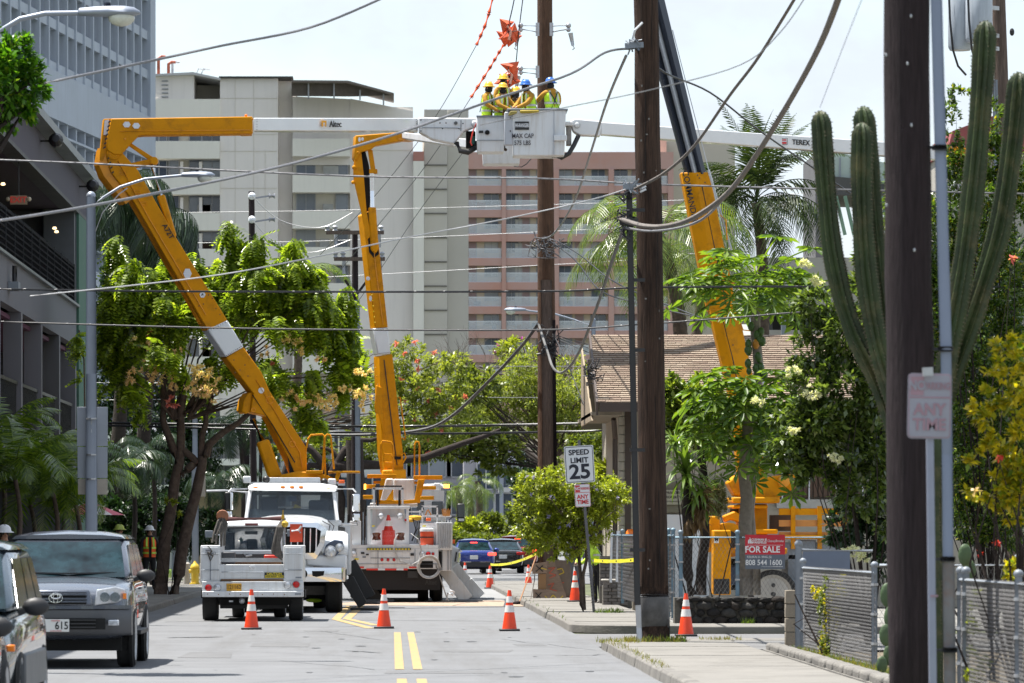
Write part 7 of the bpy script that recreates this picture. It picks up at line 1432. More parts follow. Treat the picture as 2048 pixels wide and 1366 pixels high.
g=G();g.lathe(c,[(.155,0),(.165,.02),(.17,.40)],20);g.build('body',M('cooler_red',(.62,.08,.03),.4,var=.05),t,smooth=40);g=G();g.lathe(c,[(.178,.40),(.178,.46),(.12,.48)],20);g.build('lid',MT['signwhite'],t,smooth=40);g=G();g.cbox(c+Vector((0,-.18,.05)),(.05,.05,.05));g.build('tap',MT['signwhite'],t);g=G();g.lathe(c,[(.174,.24),(.174,.27)],20);g.build('strap',blk,t)
c=Vector((X(390,142),142,.12));t=thing('fire_hydrant','yellow fire hydrant on the left sidewalk behind the pickup','hydrant',c);hy=M('hydrant_yellow',(.62,.42,.03),.5,var=.1)
g=G();g.lathe(c,[(.17,0),(.17,.05),(.12,.06),(.12,.5),(.15,.52),(.15,.55),(.11,.62),(.05,.68),(.03,.74)],14);g.build('barrel',hy,t,smooth=40)
for s in(-1,1):g=G();g.lathe(c+Vector((s*.11,0,.42)),[(.06,0),(.065,.08)],10,(s,0,0));g.build('hose_cap',hy,t)
g=G();g.lathe(c+Vector((0,-.1,.4)),[(.08,0),(.085,.08)],12,(0,-1,0));g.build('pumper_cap',hy,t)
for s in(-1,1):g=G();cc=c+Vector((-.28*s,.5*s,0));g.lathe(cc,[(.11,0),(.11,.65),(.05,.7)],12);g.build('bollard',MT['concrete'],None,label=('grey round bollard left of the hydrant' if s>0 else 'grey round bollard right of the hydrant'),cat='bollard',smooth=40)
for lb_,px,py,D,w,m in(('red and white cafe umbrella edge right of the left lamp post',178,1030,128,1.0,(.55,.12,.16)),('dark blue umbrella under the trees at left',345,1045,155,.9,(.02,.03,.18))):
    c=W(px,py,D);t=thing('umbrella',lb_,'umbrella',(c.x,c.y,0))
    for k in range(8):a0,a1=k*math.pi/4,(k+1)*math.pi/4;g=G();g.add([c+Vector((0,0,.4)),c+Vector((math.cos(a0)*w,math.sin(a0)*w,0)),c+Vector((math.cos(a1)*w,math.sin(a1)*w,0))],[(0,1,2)]);g.build('panel',M('umb%s%d'%(lb_[:3],k%2),m if k%2 or m[2]>m[0] else(.7,.65,.62),.8,var=.05),t)
    cyl(t,'pole',(c.x,c.y,.1),c,.03,lampm)
# ------------------------------------------------------------------ people
def person(label,pos,face,cols,arms=(((.24,-.02,1.18),(.26,-.12,.95)),((-.24,-.02,1.18),(-.26,-.12,.95))),lean=(0,0),hat=None,vest=None,legs=((.11,0),(-.11,0)),mask=None,h=1.76,headturn=0,back=False):
    s=h/1.76;t=thing('person',label,'person',(0,0,0));lx,ly=lean
    def LN(x,y,z):k=max(0,z-.95)/.6;return Vector((x+lx*k,y+ly*k,z-(.10*(abs(lx)+abs(ly))*k)))
    V=[LN(0,0,.96),LN(0,0,1.12),LN(0,0,1.32),LN(0,.0,1.47),LN(0,-.01,1.56),LN(0,-.02,1.64),LN(0,-.015,1.71)];Rr=[(.155,.11),(.145,.105),(.17,.115),(.09,.08),(.052,.055),(.082,.095),(.070,.085)];E=[(0,1),(1,2),(2,3),(3,4),(4,5),(5,6)]
    for i,sd_ in enumerate((1,-1)):
        el,wr=arms[i];sh=LN(sd_*.185,0,1.42);b=len(V);el,wr=LN(*el),LN(*wr);hd=wr+(wr-el).normalized()*.09
        V+=[sh,el,wr,hd];Rr+=[(.075,.07),(.062,.06),(.045,.042),(.035,.025)];E+=[(3,b),(b,b+1),(b+1,b+2),(b+2,b+3)]
    for i,sd_ in enumerate((1,-1)):
        kx,ky=legs[i];b=len(V);V+=[Vector((sd_*.10,0,.88)),Vector((kx,-.03+ky*.5,.50)),Vector((kx*1.05,ky,.10)),Vector((kx*1.1,ky-.13,.05))];Rr+=[(.095,.10),(.062,.065),(.045,.05),(.045,.035)];E+=[(0,b),(b,b+1),(b+1,b+2),(b+2,b+3)]
    me=bpy.data.meshes.new('body');me.from_pydata([v*s for v in V],E,[]);o=bpy.data.objects.new('body',me);scn.collection.objects.link(o)
    sk=o.modifiers.new('s','SKIN');sk.use_smooth_shade=True
    for i,r_ in enumerate(Rr):me.skin_vertices[0].data[i].radius=(r_[0]*s,r_[1]*s)
    me.skin_vertices[0].data[0].use_root=True;sb=o.modifiers.new('b','SUBSURF');sb.levels=1
    dg=bpy.context.evaluated_depsgraph_get();m2=bpy.data.meshes.new_from_object(o.evaluated_get(dg));o.modifiers.clear();o.data=m2;m2.materials.clear()
    for c_ in cols:m2.materials.append(c_)
    hands=[V[10],V[14]]
    for p in m2.polygons:
        c_=p.center/s
        k=2 if c_.z<.96 and not any((c_-hh).length<.42 for hh in hands) else 1
        if c_.z<.12:k=3
        if(c_-V[5]).length<.135 or(c_-V[4]).length<.05:k=0
        if any((c_-hh).length<.075 for hh in hands):k=0
        p.material_index=k
    o.parent=t;ORG[o]=Vector((0,0,0));ORG[t]=Vector((0,0,0))
    g=G();hc=V[5]*s
    g.ball(hc+Vector((0,-.10,-.01))*s,.018*s,6,(.7,1,1.1));g.build('nose',cols[0],t,smooth=60)
    for sd_ in(1,-1):
        g=G();g.ball(hc+Vector((sd_*.033,-.085,.02))*s,.012*s,6);g.build('eye',blk,t);g=G();g.ball(hc+Vector((sd_*.083,.0,-.005))*s,.025*s,6,(.4,.8,1.2));g.build('ear',cols[0],t)
        hw_=V[10 if sd_>0 else 14]*s;el=V[8 if sd_>0 else 12]*s;d=(hw_-el).normalized();sdv=d.cross(Vector((0,0,1))).normalized() if abs(d.z)<.9 else Vector((0,1,0));nn=d.cross(sdv)
        g=G()
        for k in range(4):b=hw_+sdv*(k-1.5)*.02*s;ln=(.07,.08,.075,.06)[k]*s;g.tube([b-d*.02*s,b+d*ln*.55+nn*.006,b+d*ln*.9-nn*.02*s],[.010*s,.009*s,.007*s],5)
        b=hw_-d*.03*s-sdv*.03*s;g.tube([b,b-sdv*.03*s+d*.03*s,b-sdv*.03*s+d*.06*s],[.011*s,.010*s,.008*s],5);g.build('fingers',cols[4] if len(cols)>4 else cols[0],t,smooth=60)
    if mask is not None:
        g=G();g.ball(hc+Vector((0,.004,-.035))*s,.1*s,12,(.92,1.03,.95));g.tube([hc-Vector((0,0,.08))*s,V[4]*s-Vector((0,0,.08))*s],[.075*s,.085*s],10);g.build('face_mask',mask,t,smooth=60)
    else:g=G();g.ball(hc+Vector((0,.02,.02))*s,.1*s,12,(.9,.95,1.0));g.build('hair',M('dark_hair',(.02,.015,.012),.7),t,smooth=60)
    if hat is not None:
        c_=hc+Vector((0,0,.045))*s;g=G();prof=[(.135,-.0),(.128,.01),(.118,.03),(.11,.07),(.085,.105),(.045,.125),(.0,.13)];g.lathe(c_,[(a*s,b*s) for a,b in prof],18,cap=False);g.lathe(c_,[(.10*s,-.005*s),(.165*s,-.012*s),(.165*s,.0),(.12*s,.012*s)],18,cap=False);g.build('hard_hat',hat,t,smooth=50)
        g=G();g.beam(c_+Vector((0,-.08,.12))*s,c_+Vector((0,.08,.12))*s,.025*s,.02*s);g.build('hat_ridge',hat,t)
    if vest is not None:
        zz=(.93,1.05,1.2,1.32,1.42,1.475);rx=(.178,.172,.185,.20,.185,.13);ry=(.135,.13,.135,.14,.12,.09)
        def ring(a0,a1,z,rx_,ry_,n):return[LN(rx_*math.sin(a0+(a1-a0)*j/n),ry_*math.cos(a0+(a1-a0)*j/n),z)*s for j in range(n+1)]
        g=G();n=18;a0,a1=-math.pi+.22,math.pi-.22
        vs=[p for z,a,b in zip(zz,rx,ry) for p in ring(a0,a1,z,a,b,n)];g.add(vs,[(i*(n+1)+j,i*(n+1)+j+1,(i+1)*(n+1)+j+1,(i+1)*(n+1)+j) for i in range(5) for j in range(n)]);vo=g.build('vest',vest[0],t,smooth=70)
        for z in(1.02,1.16):g=G();vs=ring(a0,a1,z,.192,.147,n)+ring(a0,a1,z+.05,.194,.149,n);g.add(vs,[(j,j+1,n+2+j,n+1+j) for j in range(n)]);g.build('reflective_strip',vest[1],t,smooth=70)
        for sd_ in(1,-1):
            g=G();g.tube([LN(sd_*.12,.15,1.02)*s,LN(0,.165,1.24)*s,LN(-sd_*.1,.12,1.45)*s],.014*s,5);g.build('harness_strap',M('harness_green',(.01,.06,.03),.8),t)
            for yy in(-1,1):g=G();g.beam(LN(sd_*.10,yy*.146,1.22)*s,LN(sd_*.09,yy*.10,1.48)*s,.05*s,.01,(0,1,0));g.build('reflective_strip',vest[1],t)
    t.location=pos;t.rotation_euler.z=face;return t
sk_,must=MT['skin'],M('mustard_jacket',(.40,.20,.015),.85,var=.2,vs=6,bump=.6,bs=10);blkc=M('black_cloth',(.012,.012,.014),.9,var=.2,bump=.4,bs=12);glove=M('work_glove',(.06,.05,.045),.9);boots=M('boots',(.05,.03,.02),.8)
yh,bh,wh_=M('yellow_hat',(.75,.45,.02),.35,coat=.4,var=.04),M('blue_hat',(.02,.13,.48),.35,coat=.4,var=.04),M('white_hat',(.6,.6,.62),.4,var=.04)
hv=(M('hi_vis_yellow',(.55,.85,.03)),M('silver_strip',(.55,.55,.5),.4));ov=(M('hi_vis_orange',(.85,.12,.02),.7,var=.05),M('lime_strip',(.5,.75,.08),.5))
zC,zA=Z(311,DC)+.10,Z(304,108.6)+.06
cl=(sk_,must,blkc,boots,glove)
person('bucket worker in blue hat leaning left at the front of the MAX CAP bucket',(X(1062,108.1),108.12,zC-.06),R(-55),cl,(((.20,-.20,1.22),(.10,-.42,1.12)),((-.24,-.18,1.22),(-.08,-.42,1.12))),(0,-.12),bh,hv,mask=blkc)
person('bucket worker in blue hat seen from behind beside the work pole',(X(1106,108.1),108.2,zC),R(205),cl,(((.28,-.20,1.26),(.36,-.42,1.08)),((-.24,-.1,1.2),(-.16,-.36,1.05))),(.05,0),bh,hv,mask=blkc)
person('leftmost bucket worker with yellow hat and black face mask',(X(974,108.9),108.9,zA-.02),R(60),cl,(((.24,-.12,1.2),(.16,-.36,1.1)),((-.24,-.1,1.2),(-.10,-.34,1.05))),(0,-.03),yh,hv,mask=blkc,h=1.62)
person('bucket worker with yellow hat in front, reaching right',(X(1000,109),108.9,zA-.04),R(40),cl,(((.26,-.2,1.22),(.20,-.46,1.10)),((-.24,-.2,1.2),(-.04,-.42,1.08))),(0,-.08),yh,hv,mask=blkc,h=1.62)
person('bucket worker mostly hidden behind the front one, yellow hat under the orange blanket',(X(1006,111.5),111.5,Z(328,111.2)+.42),R(30),cl,hat=yh,vest=hv,mask=blkc)
person('bucket worker bending at the middle with yellow hat and gloves raised',(X(1033,111.6),111.6,Z(328,111.2)+.12),R(-10),cl,(((.22,-.2,1.3),(.10,-.36,1.42)),((-.24,-.2,1.3),(-.08,-.36,1.4))),(0,-.1),yh,hv,mask=blkc)
person('flagger in white hard hat and orange vest by the left tree trunk',(X(299,126),126,.13),R(12),(sk_,blkc,blkc,boots),hat=wh_,vest=ov)
person('man in green striped hard hat mostly hidden behind the silver SUV roof',(X(238,112),112,.13),R(40),(sk_,blkc,blkc,boots),hat=M('lime_hat',(.28,.34,.06),.5,var=.5,vs=14))
person('person in white top behind the SUV roof, face in shade',(X(146,100),100,.13),R(5),(M('skin_shaded',(.10,.05,.035),.6),M('white_cloth',(.55,.56,.6),.9),blkc,boots),h=1.7)  # the shade on this face is put into a darker skin colour
person('man in white hard hat at the left frame edge above the wagon roof',(X(8,78),78,.05),R(20),(sk_,blkc,blkc,boots),hat=wh_)
hvs=M('hi_vis_shirt',(.50,.75,.05),.8,var=.1);
person('worker in hi-vis jacket bending over beside the bush trunk',(X(1197,104),104,.05),R(-60),(sk_,hvs,blkc,boots,glove),(((.22,-.25,1.15),(.14,-.5,1.0)),((-.22,-.25,1.15),(-.10,-.5,1.0))),(0,-.34),yh,(hvs,hv[1]))
person('worker in hi-vis shirt and orange hat behind the white pipes',(X(1241,104.5),104.5,.02),R(70),(sk_,hvs,blkc,boots,glove),(((.22,-.25,1.15),(.14,-.45,1.0)),((-.22,-.2,1.15),(-.10,-.4,1.0))),(0,-.2),M('orange_hat',(.75,.17,.01),.4),(hvs,hv[1]))
person('man in blue jeans and grey shirt standing behind the bush, yellow cap',(X(1148,118),118,.05),R(20),(sk_,M('grey_shirt',(.14,.15,.19),.9),M('blue_jeans',(.04,.07,.17),.9,var=.2),boots),hat=M('lime_hat',(.28,.34,.06)))
# ------------------------------------------------------------------ vegetation
def pb(px,py,D,rx,ry,rd=None,dy=0):
    k=D/FPX;c=W(px,py,D+dy);return(c.x,c.y,c.z,rx*k,rd if rd else(rx+ry)/2*k,ry*k)
def limb(par,pts,r0,r1,mat,D=None,name='limb',n=8):
    P=[W(*p) if len(p)==3 else W(p[0],p[1],D) for p in pts];Q=[]
    for a,b in zip(P,P[1:]):Q+=[a,a.lerp(b,.5)+Vector(tuple(rng.normal(0,.03,3)))]
    Q.append(P[-1]);m=len(Q);g=G();g.tube(Q,[r0+(r1-r0)*i/(m-1) for i in range(m)],n);return g.build(name,mat,par,smooth=60)
def crown(par,blobs,n,size,mat,tmpl=LEAF,down=.0,hollow=.45,name='foliage',out=.8,jit=.7,**kw):
    P,Dd=blob_points(blobs,n,hollow);d=Dd*out+rng.normal(0,jit,P.shape);d[:,2]-=down
    V,F=spread(tmpl[0],tmpl[1],P,frames(d),rng.uniform(.6,1.3,len(P))*size);return npobj(name,V,F,mat,par,kind=kw.get('kind','stuff'))
def twigs(par,blobs,root,n,r,mat,name='branches'):
    g=G();root=Vector(root)
    for k in range(n):
        b=blobs[int(rng.integers(0,len(blobs)))];c=Vector(b[:3])+Vector(tuple(rng.uniform(-.6,.6,3)*np.array(b[3:6])));m=root.lerp(c,.5)+Vector((rng.normal(0,.25),rng.normal(0,.25),rng.uniform(.0,.5)));g.tube([root,m,c],[r,r*.6,r*.15],5)
    return g.build(name,mat,par,kind='stuff')
bark,barkd=MT['bark'],MT['barkdark']
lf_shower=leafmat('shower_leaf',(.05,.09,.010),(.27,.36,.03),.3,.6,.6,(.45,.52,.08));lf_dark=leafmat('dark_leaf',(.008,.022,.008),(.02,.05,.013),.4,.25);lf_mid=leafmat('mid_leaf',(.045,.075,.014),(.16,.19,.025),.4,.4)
lf_yel=leafmat('yellow_green_leaf',(.10,.14,.024),(.27,.30,.055),.5,.45);lf_hedge=leafmat('glossy_leaf',(.02,.042,.012),(.15,.21,.045),.25,.42,1,(.22,.28,.10));lf_bush=leafmat('bush_leaf',(.11,.15,.012),(.33,.37,.04),.35,.45)
lf_palm=leafmat('palm_leaf',(.035,.075,.012),(.16,.21,.04),.38,.4,.5);lf_pdark=leafmat('dark_palm_leaf',(.010,.026,.012),(.03,.055,.022),.35,.25);lf_papaya=leafmat('papaya_leaf',(.045,.10,.016),(.19,.28,.025),.42,.45,.4)
lf_strap=leafmat('strap_leaf',(.04,.09,.016),(.16,.24,.035),.3,.35,.7);lf_cro=leafmat('croton_leaf',(.10,.17,.012),(.58,.46,.02),.35,.45);brownl=leafmat('dead_leaf',(.12,.07,.035),(.25,.17,.09),.8,.2)
fl_cream=leafmat('cream_blossom',(.66,.48,.20),(.85,.74,.45),.7,.35);fl_peach=leafmat('peach_blossom',(.72,.50,.27),(.85,.68,.45),.7,.35);fl_pink=leafmat('pink_blossom',(.50,.10,.10),(.70,.28,.24),.7,.35);fl_white=leafmat('white_blossom',(.55,.55,.42),(.75,.75,.66),.7,.35);fl_lil=leafmat('lilac_blossom',(.25,.24,.55),(.45,.42,.75),.7,.35);fl_red=leafmat('red_blossom',(.38,.02,.02),(.5,.05,.03),.6,.3)
PIN=pinnate(6,.42,.10,.45,.3)
D=119.0
def shower(label,blobs,plumes,trunks,n,flowers,root):
    t=thing('flowering_tree',label,'tree',root);
    for pts,r0,r1 in trunks:limb(t,pts,r0,r1,bark,D,'trunk' if r0>.14 else 'limb',10)
    B=[pb(px,py,D,rx,ry,1.3,rng.uniform(-1.0,1.4)) for px,py,rx,ry in blobs];k=D/FPX;n=int(n*.52)
    P,Dd=blob_points(B,n,.55);d=Dd*.8+rng.normal(0,.45,P.shape);d[:,2]-=.55
    PP=[P];DD=[d]
    for px,py,h,w in plumes:
        c=W(px,py,D+rng.uniform(-1,.5));lx=rng.uniform(-.12,.12)*h*k;kt=max(10,int(h*w*.0052))
        for q in range(kt):
            u=(q+rng.random())/kt;u=u**.8;a=rng.random()*6.283;ln=w*k*(.15+1.0*u)*rng.uniform(.55,1.45);nl=9;v=np.linspace(.15,1,nl);up_=.5*ln*(1-u)
            PP.append(np.c_[c.x+lx*u+math.cos(a)*ln*v,c.y+math.sin(a)*ln*v,c.z+.1-u*h*1.1*k+up_*v-.45*ln*v*v]+rng.normal(0,.05,(nl,3)));dz=np.c_[np.full(nl,math.cos(a)*.6),np.full(nl,math.sin(a)*.6),np.full(nl,-.75)]+rng.normal(0,.35,(nl,3));DD.append(dz)
    P=np.concatenate(PP);d=np.concatenate(DD);V,F=spread(PIN[0],PIN[1],P,frames(d,.25),rng.uniform(.28,.55,len(P)));npobj('crown',V,F,lf_shower,t,kind='stuff')
    twigs(t,[b for b in B if b[2]>5.2],root+Vector((.35,0,4.6)),18,.045,bark)
    for px,py,rx,ry,m,mt in flowers:
        Pf,Df=blob_points([pb(px,py,D-1.3,rx,ry,rx*k)],m,.2);Df=Df+rng.normal(0,.7,Df.shape);V,F=spread(*LEAF,Pf,frames(Df),rng.uniform(.06,.12,len(Pf)));npobj('blossom_cluster',V,F,mt,t,kind='stuff')
    return t
r1=Vector((X(320,D),D,.1));r2=Vector((X(350,D),D,.1))
shower('flowering shower tree with peach blossom and leaning trunk at left, behind the big leaning boom',
[(300,600,70,60),(345,560,50,60),(395,600,60,70),(360,690,80,60),(280,680,50,50),(262,745,38,35),(420,745,70,45),(335,770,55,26),(245,640,28,40),(440,680,60,60),(250,795,30,26),(300,810,40,20),(455,800,40,28),(230,700,20,40)],
[(238,478,130,42),(258,520,120,50),(330,520,120,45),(225,600,80,30),(385,510,120,45),(300,545,120,60),(245,690,70,35)],
[([(320,1196),(330,1080),(345,1000),(358,930),(362,860),(368,790)],.18,.09),([(358,930),(340,880),(326,840),(325,780),(335,730)],.12,.05),([(364,850),(352,830),(340,780)],.1,.04),([(366,830),(385,800),(400,760)],.1,.04),([(362,950),(385,930),(392,925)],.12,.1)],2300,
[(262,755,14,22,200,fl_peach),(312,740,30,24,420,fl_peach),(345,748,16,26,300,fl_peach),(412,780,36,18,500,fl_peach),(395,745,22,18,300,fl_cream),(275,680,12,12,120,fl_cream),(305,668,10,9,80,fl_pink),(425,750,20,14,240,fl_cream),(300,690,14,10,120,fl_peach),(345,806,18,10,140,fl_pink),(350,705,10,10,90,fl_peach)],r1)
shower('flowering shower tree with cream blossom clusters spreading behind and between both booms',
[(510,560,50,70),(575,560,45,60),(610,610,60,70),(660,650,50,60),(560,680,80,80),(480,690,60,70),(620,740,70,60),(690,700,30,50),(540,780,80,50),(640,815,60,34),(700,770,28,45),(590,840,50,25)],
[(465,448,140,40),(510,475,130,42),(588,478,120,48),(545,530,110,50),(640,545,110,45),(690,580,110,34),(440,520,110,40),(612,520,120,45),(700,640,110,26)],
[([(348,1190),(362,1110),(378,1040),(394,980),(402,940),(404,915)],.17,.12),([(404,925),(418,890),(450,862),(498,826),(560,790)],.12,.05),([(404,925),(404,870),(412,830),(425,790)],.1,.05),([(402,935),(385,915),(366,900)],.1,.09)],3000,
[(585,682,14,20,220,fl_cream),(600,700,8,10,80,fl_cream),(640,795,20,16,260,fl_cream),(660,805,16,14,220,fl_cream),(620,800,16,14,180,fl_peach),(720,785,16,24,260,fl_cream),(688,780,10,8,90,fl_cream),(725,742,18,8,140,fl_cream),(528,705,8,16,90,fl_peach),(643,720,10,9,80,fl_peach),(590,805,10,14,120,fl_peach),(560,790,22,14,120,fl_peach),(735,808,12,18,120,fl_cream),(540,724,6,5,50,fl_pink)],r2)
def tree(name,label,cx,D,base_y,blobs,n,size,mat,r=.22,bk=None,flowers=(),tmpl=LEAF,down=.1,group=None,ntw=30,hollow=.45,jit=.7,fork=.55):
    root=Vector((X(cx,D),D,0));t=thing(name,label,'tree',root,group);B=[pb(px,py,D,rx,ry,(rx+ry)*.55*D/FPX,rng.uniform(-.6,.6)*rx*D/FPX) for px,py,rx,ry in blobs]
    zt=min(b[2]-b[5] for b in B)*fork+max(b[2] for b in B)*(1-fork)*.6;top=root+Vector((rng.uniform(-.3,.3),0,zt));g=G();g.tube([root,root.lerp(top,.5)+Vector((.12,0,0)),top],[r*1.2,r,r*.8],10);g.build('trunk',bk or bark,t,smooth=60)
    twigs(t,B,top,ntw,r*.5,bk or bark);crown(t,B,n,size,mat,tmpl,down,hollow,'crown',jit=jit)
    for px,py,rx,ry,m,mt,sz in flowers:crown(t,[pb(px,py,D-.8,rx,ry)],m,sz,mt,LEAF,0,.2,'blossom_cluster')
    return t
fp=[(px+rng.uniform(-6,6),py+rng.uniform(-6,6),9,7,46,fl_pink,.13) for px,py in((800,700),(830,715),(868,705),(800,760),(850,740),(880,780),(815,800),(860,800),(900,790),(835,840),(860,870),(890,850),(800,850),(780,690),(838,690),(905,820),(870,830),(925,800),(770,870),(850,905),(820,770),(790,820))]
tree('pink_shower_tree','loose yellow-green tree dotted with pink blossom, right of the second boom',480,168,0,[(820,740,55,45),(870,790,60,55),(820,830,60,60),(890,730,40,22),(780,760,35,50),(900,840,50,50),(800,700,40,25),(760,850,40,50)],10000,.18,lf_yel,.1,None,fp,tmpl=LEAF,ntw=30,hollow=.3)
tree('dark_green_tree','dark green part-shaded tree spreading low behind the booms and pole',1104,172,0,[(820,880,90,40),(920,880,80,40),(980,890,60,34),(740,900,60,30),(1000,930,40,20),(950,770,45,38),(600,900,60,34)],12000,.22,lf_mid,.09,barkd,ntw=22)
tree('monkeypod_tree','airy pale yellow-green tree crown filling the gap left of the shingled house',1096,186,0,[(960,800,60,50),(1020,770,60,45),(1090,790,70,50),(1160,800,60,50),(1010,850,70,40),(1120,850,80,45),(1200,870,50,60),(940,850,50,40),(1060,730,45,28),(1180,760,40,30),(1220,820,30,50)],30000,.14,lf_yel,.12,None,tmpl=LEAF,ntw=50,hollow=.2)
tree('green_tree','brighter green leafy crown with magenta flecks above the airy tree',1100,196,0,[(1030,700,40,30),(1080,745,60,30),(960,780,40,26),(1140,735,40,24),(900,720,40,14)],5000,.2,lf_bush,.2,None,[(px,py,5,4,12,M('magenta_petal',(.5,.08,.35),.7),.13) for px,py in((1000,690),(1040,680),(985,705),(1060,710),(1020,720),(960,760),(1100,735),(940,745))],ntw=90)
t=thing('bare_tree','leafless grey twigs standing out before the pink apartment block','tree',(X(1092,190),190,0));g=G();root=W(1010,860,190);g.tube([(X(1092,190),190,0),W(1085,930,190),root],[.2,.15,.12],8)
def tw(g,p,d,L,r,k):
    q=p+d*L;g.tube([p,p.lerp(q,.5)+Vector((rng.normal(0,.05*L),0,rng.normal(0,.05*L))),q],[r,r*.8,r*.6],4)
    if k:
        for _ in range(3):tw(g,q,(d+Vector((rng.normal(0,.55),rng.normal(0,.3),rng.normal(.1,.4)))).normalized(),L*rng.uniform(.55,.9),r*.62,k-1)
for k in range(9):tw(g,root,Vector((rng.uniform(-1.5,1.3),rng.uniform(-.2,.2),rng.uniform(.5,1.1))).normalized(),rng.uniform(.9,1.7),.05,4)
g.build('branches',M('pale_bark',(.16,.13,.12),.9,var=.2),t,kind='stuff')
t=thing('big_limb_tree','dark heavy limbs arching low behind the two bucket trucks','tree',(X(660,164),164,0))
for pts,a,b in(([(655,1030),(660,960),(672,930),(700,935),(760,930),(850,915),(930,885),(1000,860)],.28,.07),([(660,970),(640,920),(610,890),(560,860)],.2,.06),([(665,950),(690,900),(720,880),(760,875)],.18,.06),([(655,1060),(650,930),(620,930),(590,960)],.16,.08),([(672,1075),(680,1000),(670,940)],.22,.18),([(715,1075),(712,960),(708,880)],.34,.30),([(690,940),(668,905),(640,895)],.12,.05),([(560,1030),(566,960),(585,900)],.2,.12)):limb(t,pts,a,b,barkd,164)
t=thing('bare_pole_tree','thick dark trunk rising between truck cab and second boom','tree',(X(712,160),160,0))
limb(t,[(712,1080),(711,980),(709,880)],.32,.30,barkd,160,'trunk')
def frond_mesh(name,L,el,droop,nl,ll,w,hang,mat,rr=.02):
    """rachis leaves the origin along +X at elevation el and bends down"""
    V=[];F=[];p=np.zeros(3);P=[p.copy()];a=el
    for i in range(12):p=p+np.array((math.cos(a),0,math.sin(a)))*L/12;P.append(p.copy());a-=droop/12*(1+i*.12)
    for i in range(12):
        A,B=P[i],P[i+1];r0=rr*(1-i/13);b=len(V);V+=[A+np.array((0,r0,0)),A+np.array((0,-r0,0)),B+np.array((0,-r0*.9,0)),B+np.array((0,r0*.9,0))];F.append((b,b+1,b+2,b+3));V+=[A+np.array((0,0,r0)),A-np.array((0,0,r0)),B-np.array((0,0,r0*.9)),B+np.array((0,0,r0*.9))];F.append((b+4,b+5,b+6,b+7))
    for i in range(nl):
        u=.16+.84*i/(nl-1);f=u*12;j=min(int(f),11);c=P[j]+(P[j+1]-P[j])*(f-j);tg=P[j+1]-P[j];tg/=np.linalg.norm(tg);l=ll*(math.sin(math.pi*min(1,u*.92+.12))**.6)*rng.uniform(.85,1.1)+.05
        for s in(-1,1):
            d=np.array((0,s,0))*.9+tg*.55+np.array((0,0,-hang*rng.uniform(.6,1.3)));d/=np.linalg.norm(d);e=c+d*l*.55;tip=c+d*l+np.array((0,0,-hang*l*.35));q=tg*w;b=len(V);V+=[c-q*.6,c+q*.6,e+q,e-q];F.append((b,b+1,b+2,b+3));V+=[e-q,e+q,tip+q*.15,tip-q*.15];F.append((b+4,b+5,b+6,b+7))
    return npmesh(name,np.array(V),np.array(F),mat)
def palm(label,top,base,D,fr,n,rt,mat,tilt=(0,1),bk=None,name='palm_tree',trunk=True,sc=1.0,dead=0,z0=.0):
    c=W(*top,D);b=W(*base,D);t=thing(name,label,'palm',(b.x,D,min(b.z,c.z) if not trunk else 0))
    if trunk:
        n_=26;g=G();pts=[];rs=[]
        for i in range(n_+1):u=i/n_;p=b.lerp(c,u)+Vector((math.sin(u*3.1)*.12,0,0));pts.append(p);rs.append(rt*(1.15-.3*u)*(1+.07*(i%2)))
        if b.z>.3:pts.insert(0,Vector((b.x-(c.x-b.x)*.3,D,0)));rs.insert(0,rt*1.3)
        g.tube(pts,rs,10);g.build('trunk',bk or bark,t,smooth=40)
    for k in range(n):
        me=fr[k%len(fr)];o=bpy.data.objects.new('frond',me);scn.collection.objects.link(o);o.parent=t;ORG[o]=ORG[t];o.location=c+Vector((0,0,rng.uniform(-.1,.15)))-ORG[t]
        o.rotation_euler=(rng.uniform(-.25,.25),rng.uniform(*tilt),k*2.399+rng.uniform(-.3,.3));s=sc*rng.uniform(.85,1.12);o.scale=(s,s,s)
    return t
lf_coco=leafmat('coconut_leaf',(.012,.026,.008),(.05,.075,.018),.5,.3,.25)
cf=[frond_mesh('frond',3.1,e,d,30,.66,.026,h,lf_coco) for e,d,h in((1.25,1.1,.25),(.8,1.6,.5),(.35,1.5,.7),(0.0,1.0,.9))]
palm('tall coconut palm with spiky upright crown, right of the COMMANDER boom',(1512,405),(1524,700),132,cf,30,.16,lf_palm,(-.35,.35))
up=[frond_mesh('frond',3.0,e,d,34,.5,.024,.2,lf_coco) for e,d in((1.45,.35),(1.3,.5))]
palm('cluster of stiff upright spear fronds standing over the coconut crown',(1512,395),(1512,420),132.4,up,9,.1,lf_palm,(-.15,.15),trunk=False)
cf2=[frond_mesh('frond',3.6,e,d,40,.75,.02,h,lf_palm) for e,d,h in((.9,1.6,.4),(.5,1.7,.6),(.15,1.3,.8),(-.2,.9,.9))]
palm('coconut palm whose fronds spread behind the middle pole and over the roof',(1318,470),(1362,680),124,cf2,26,.17,lf_palm,(-.3,.3))
palm('lower coconut palm half hidden behind the digger boom',(1400,520),(1390,680),138,cf2,14,.15,lf_palm,(-.2,.5),sc=.7)
palm('palm behind the left green tree tops, pale washed fronds',(590,560),(592,800),180,cf2,12,.15,lf_palm,(-.2,.4),sc=.8)
ff=[frond_mesh('frond',2.6,e,d,30,1.0,.03,1.5,lf_pdark) for e,d in((.8,1.9),(.3,1.7),(-.2,1.2))]
palm('dark drooping palm before the office tower, upper of the pair at left',(250,385),(235,900),148,ff,26,.2,lf_pdark,(-.3,.5),barkd)
palm('second dark drooping palm lower right of the first, behind the left boom',(300,440),(285,900),152,ff,22,.2,lf_pdark,(-.2,.6),barkd)
sf=[frond_mesh('frond',1.5,e,d,22,.42,.02,.7,lf_pdark) for e,d in((1.1,1.4),(.6,1.6))]
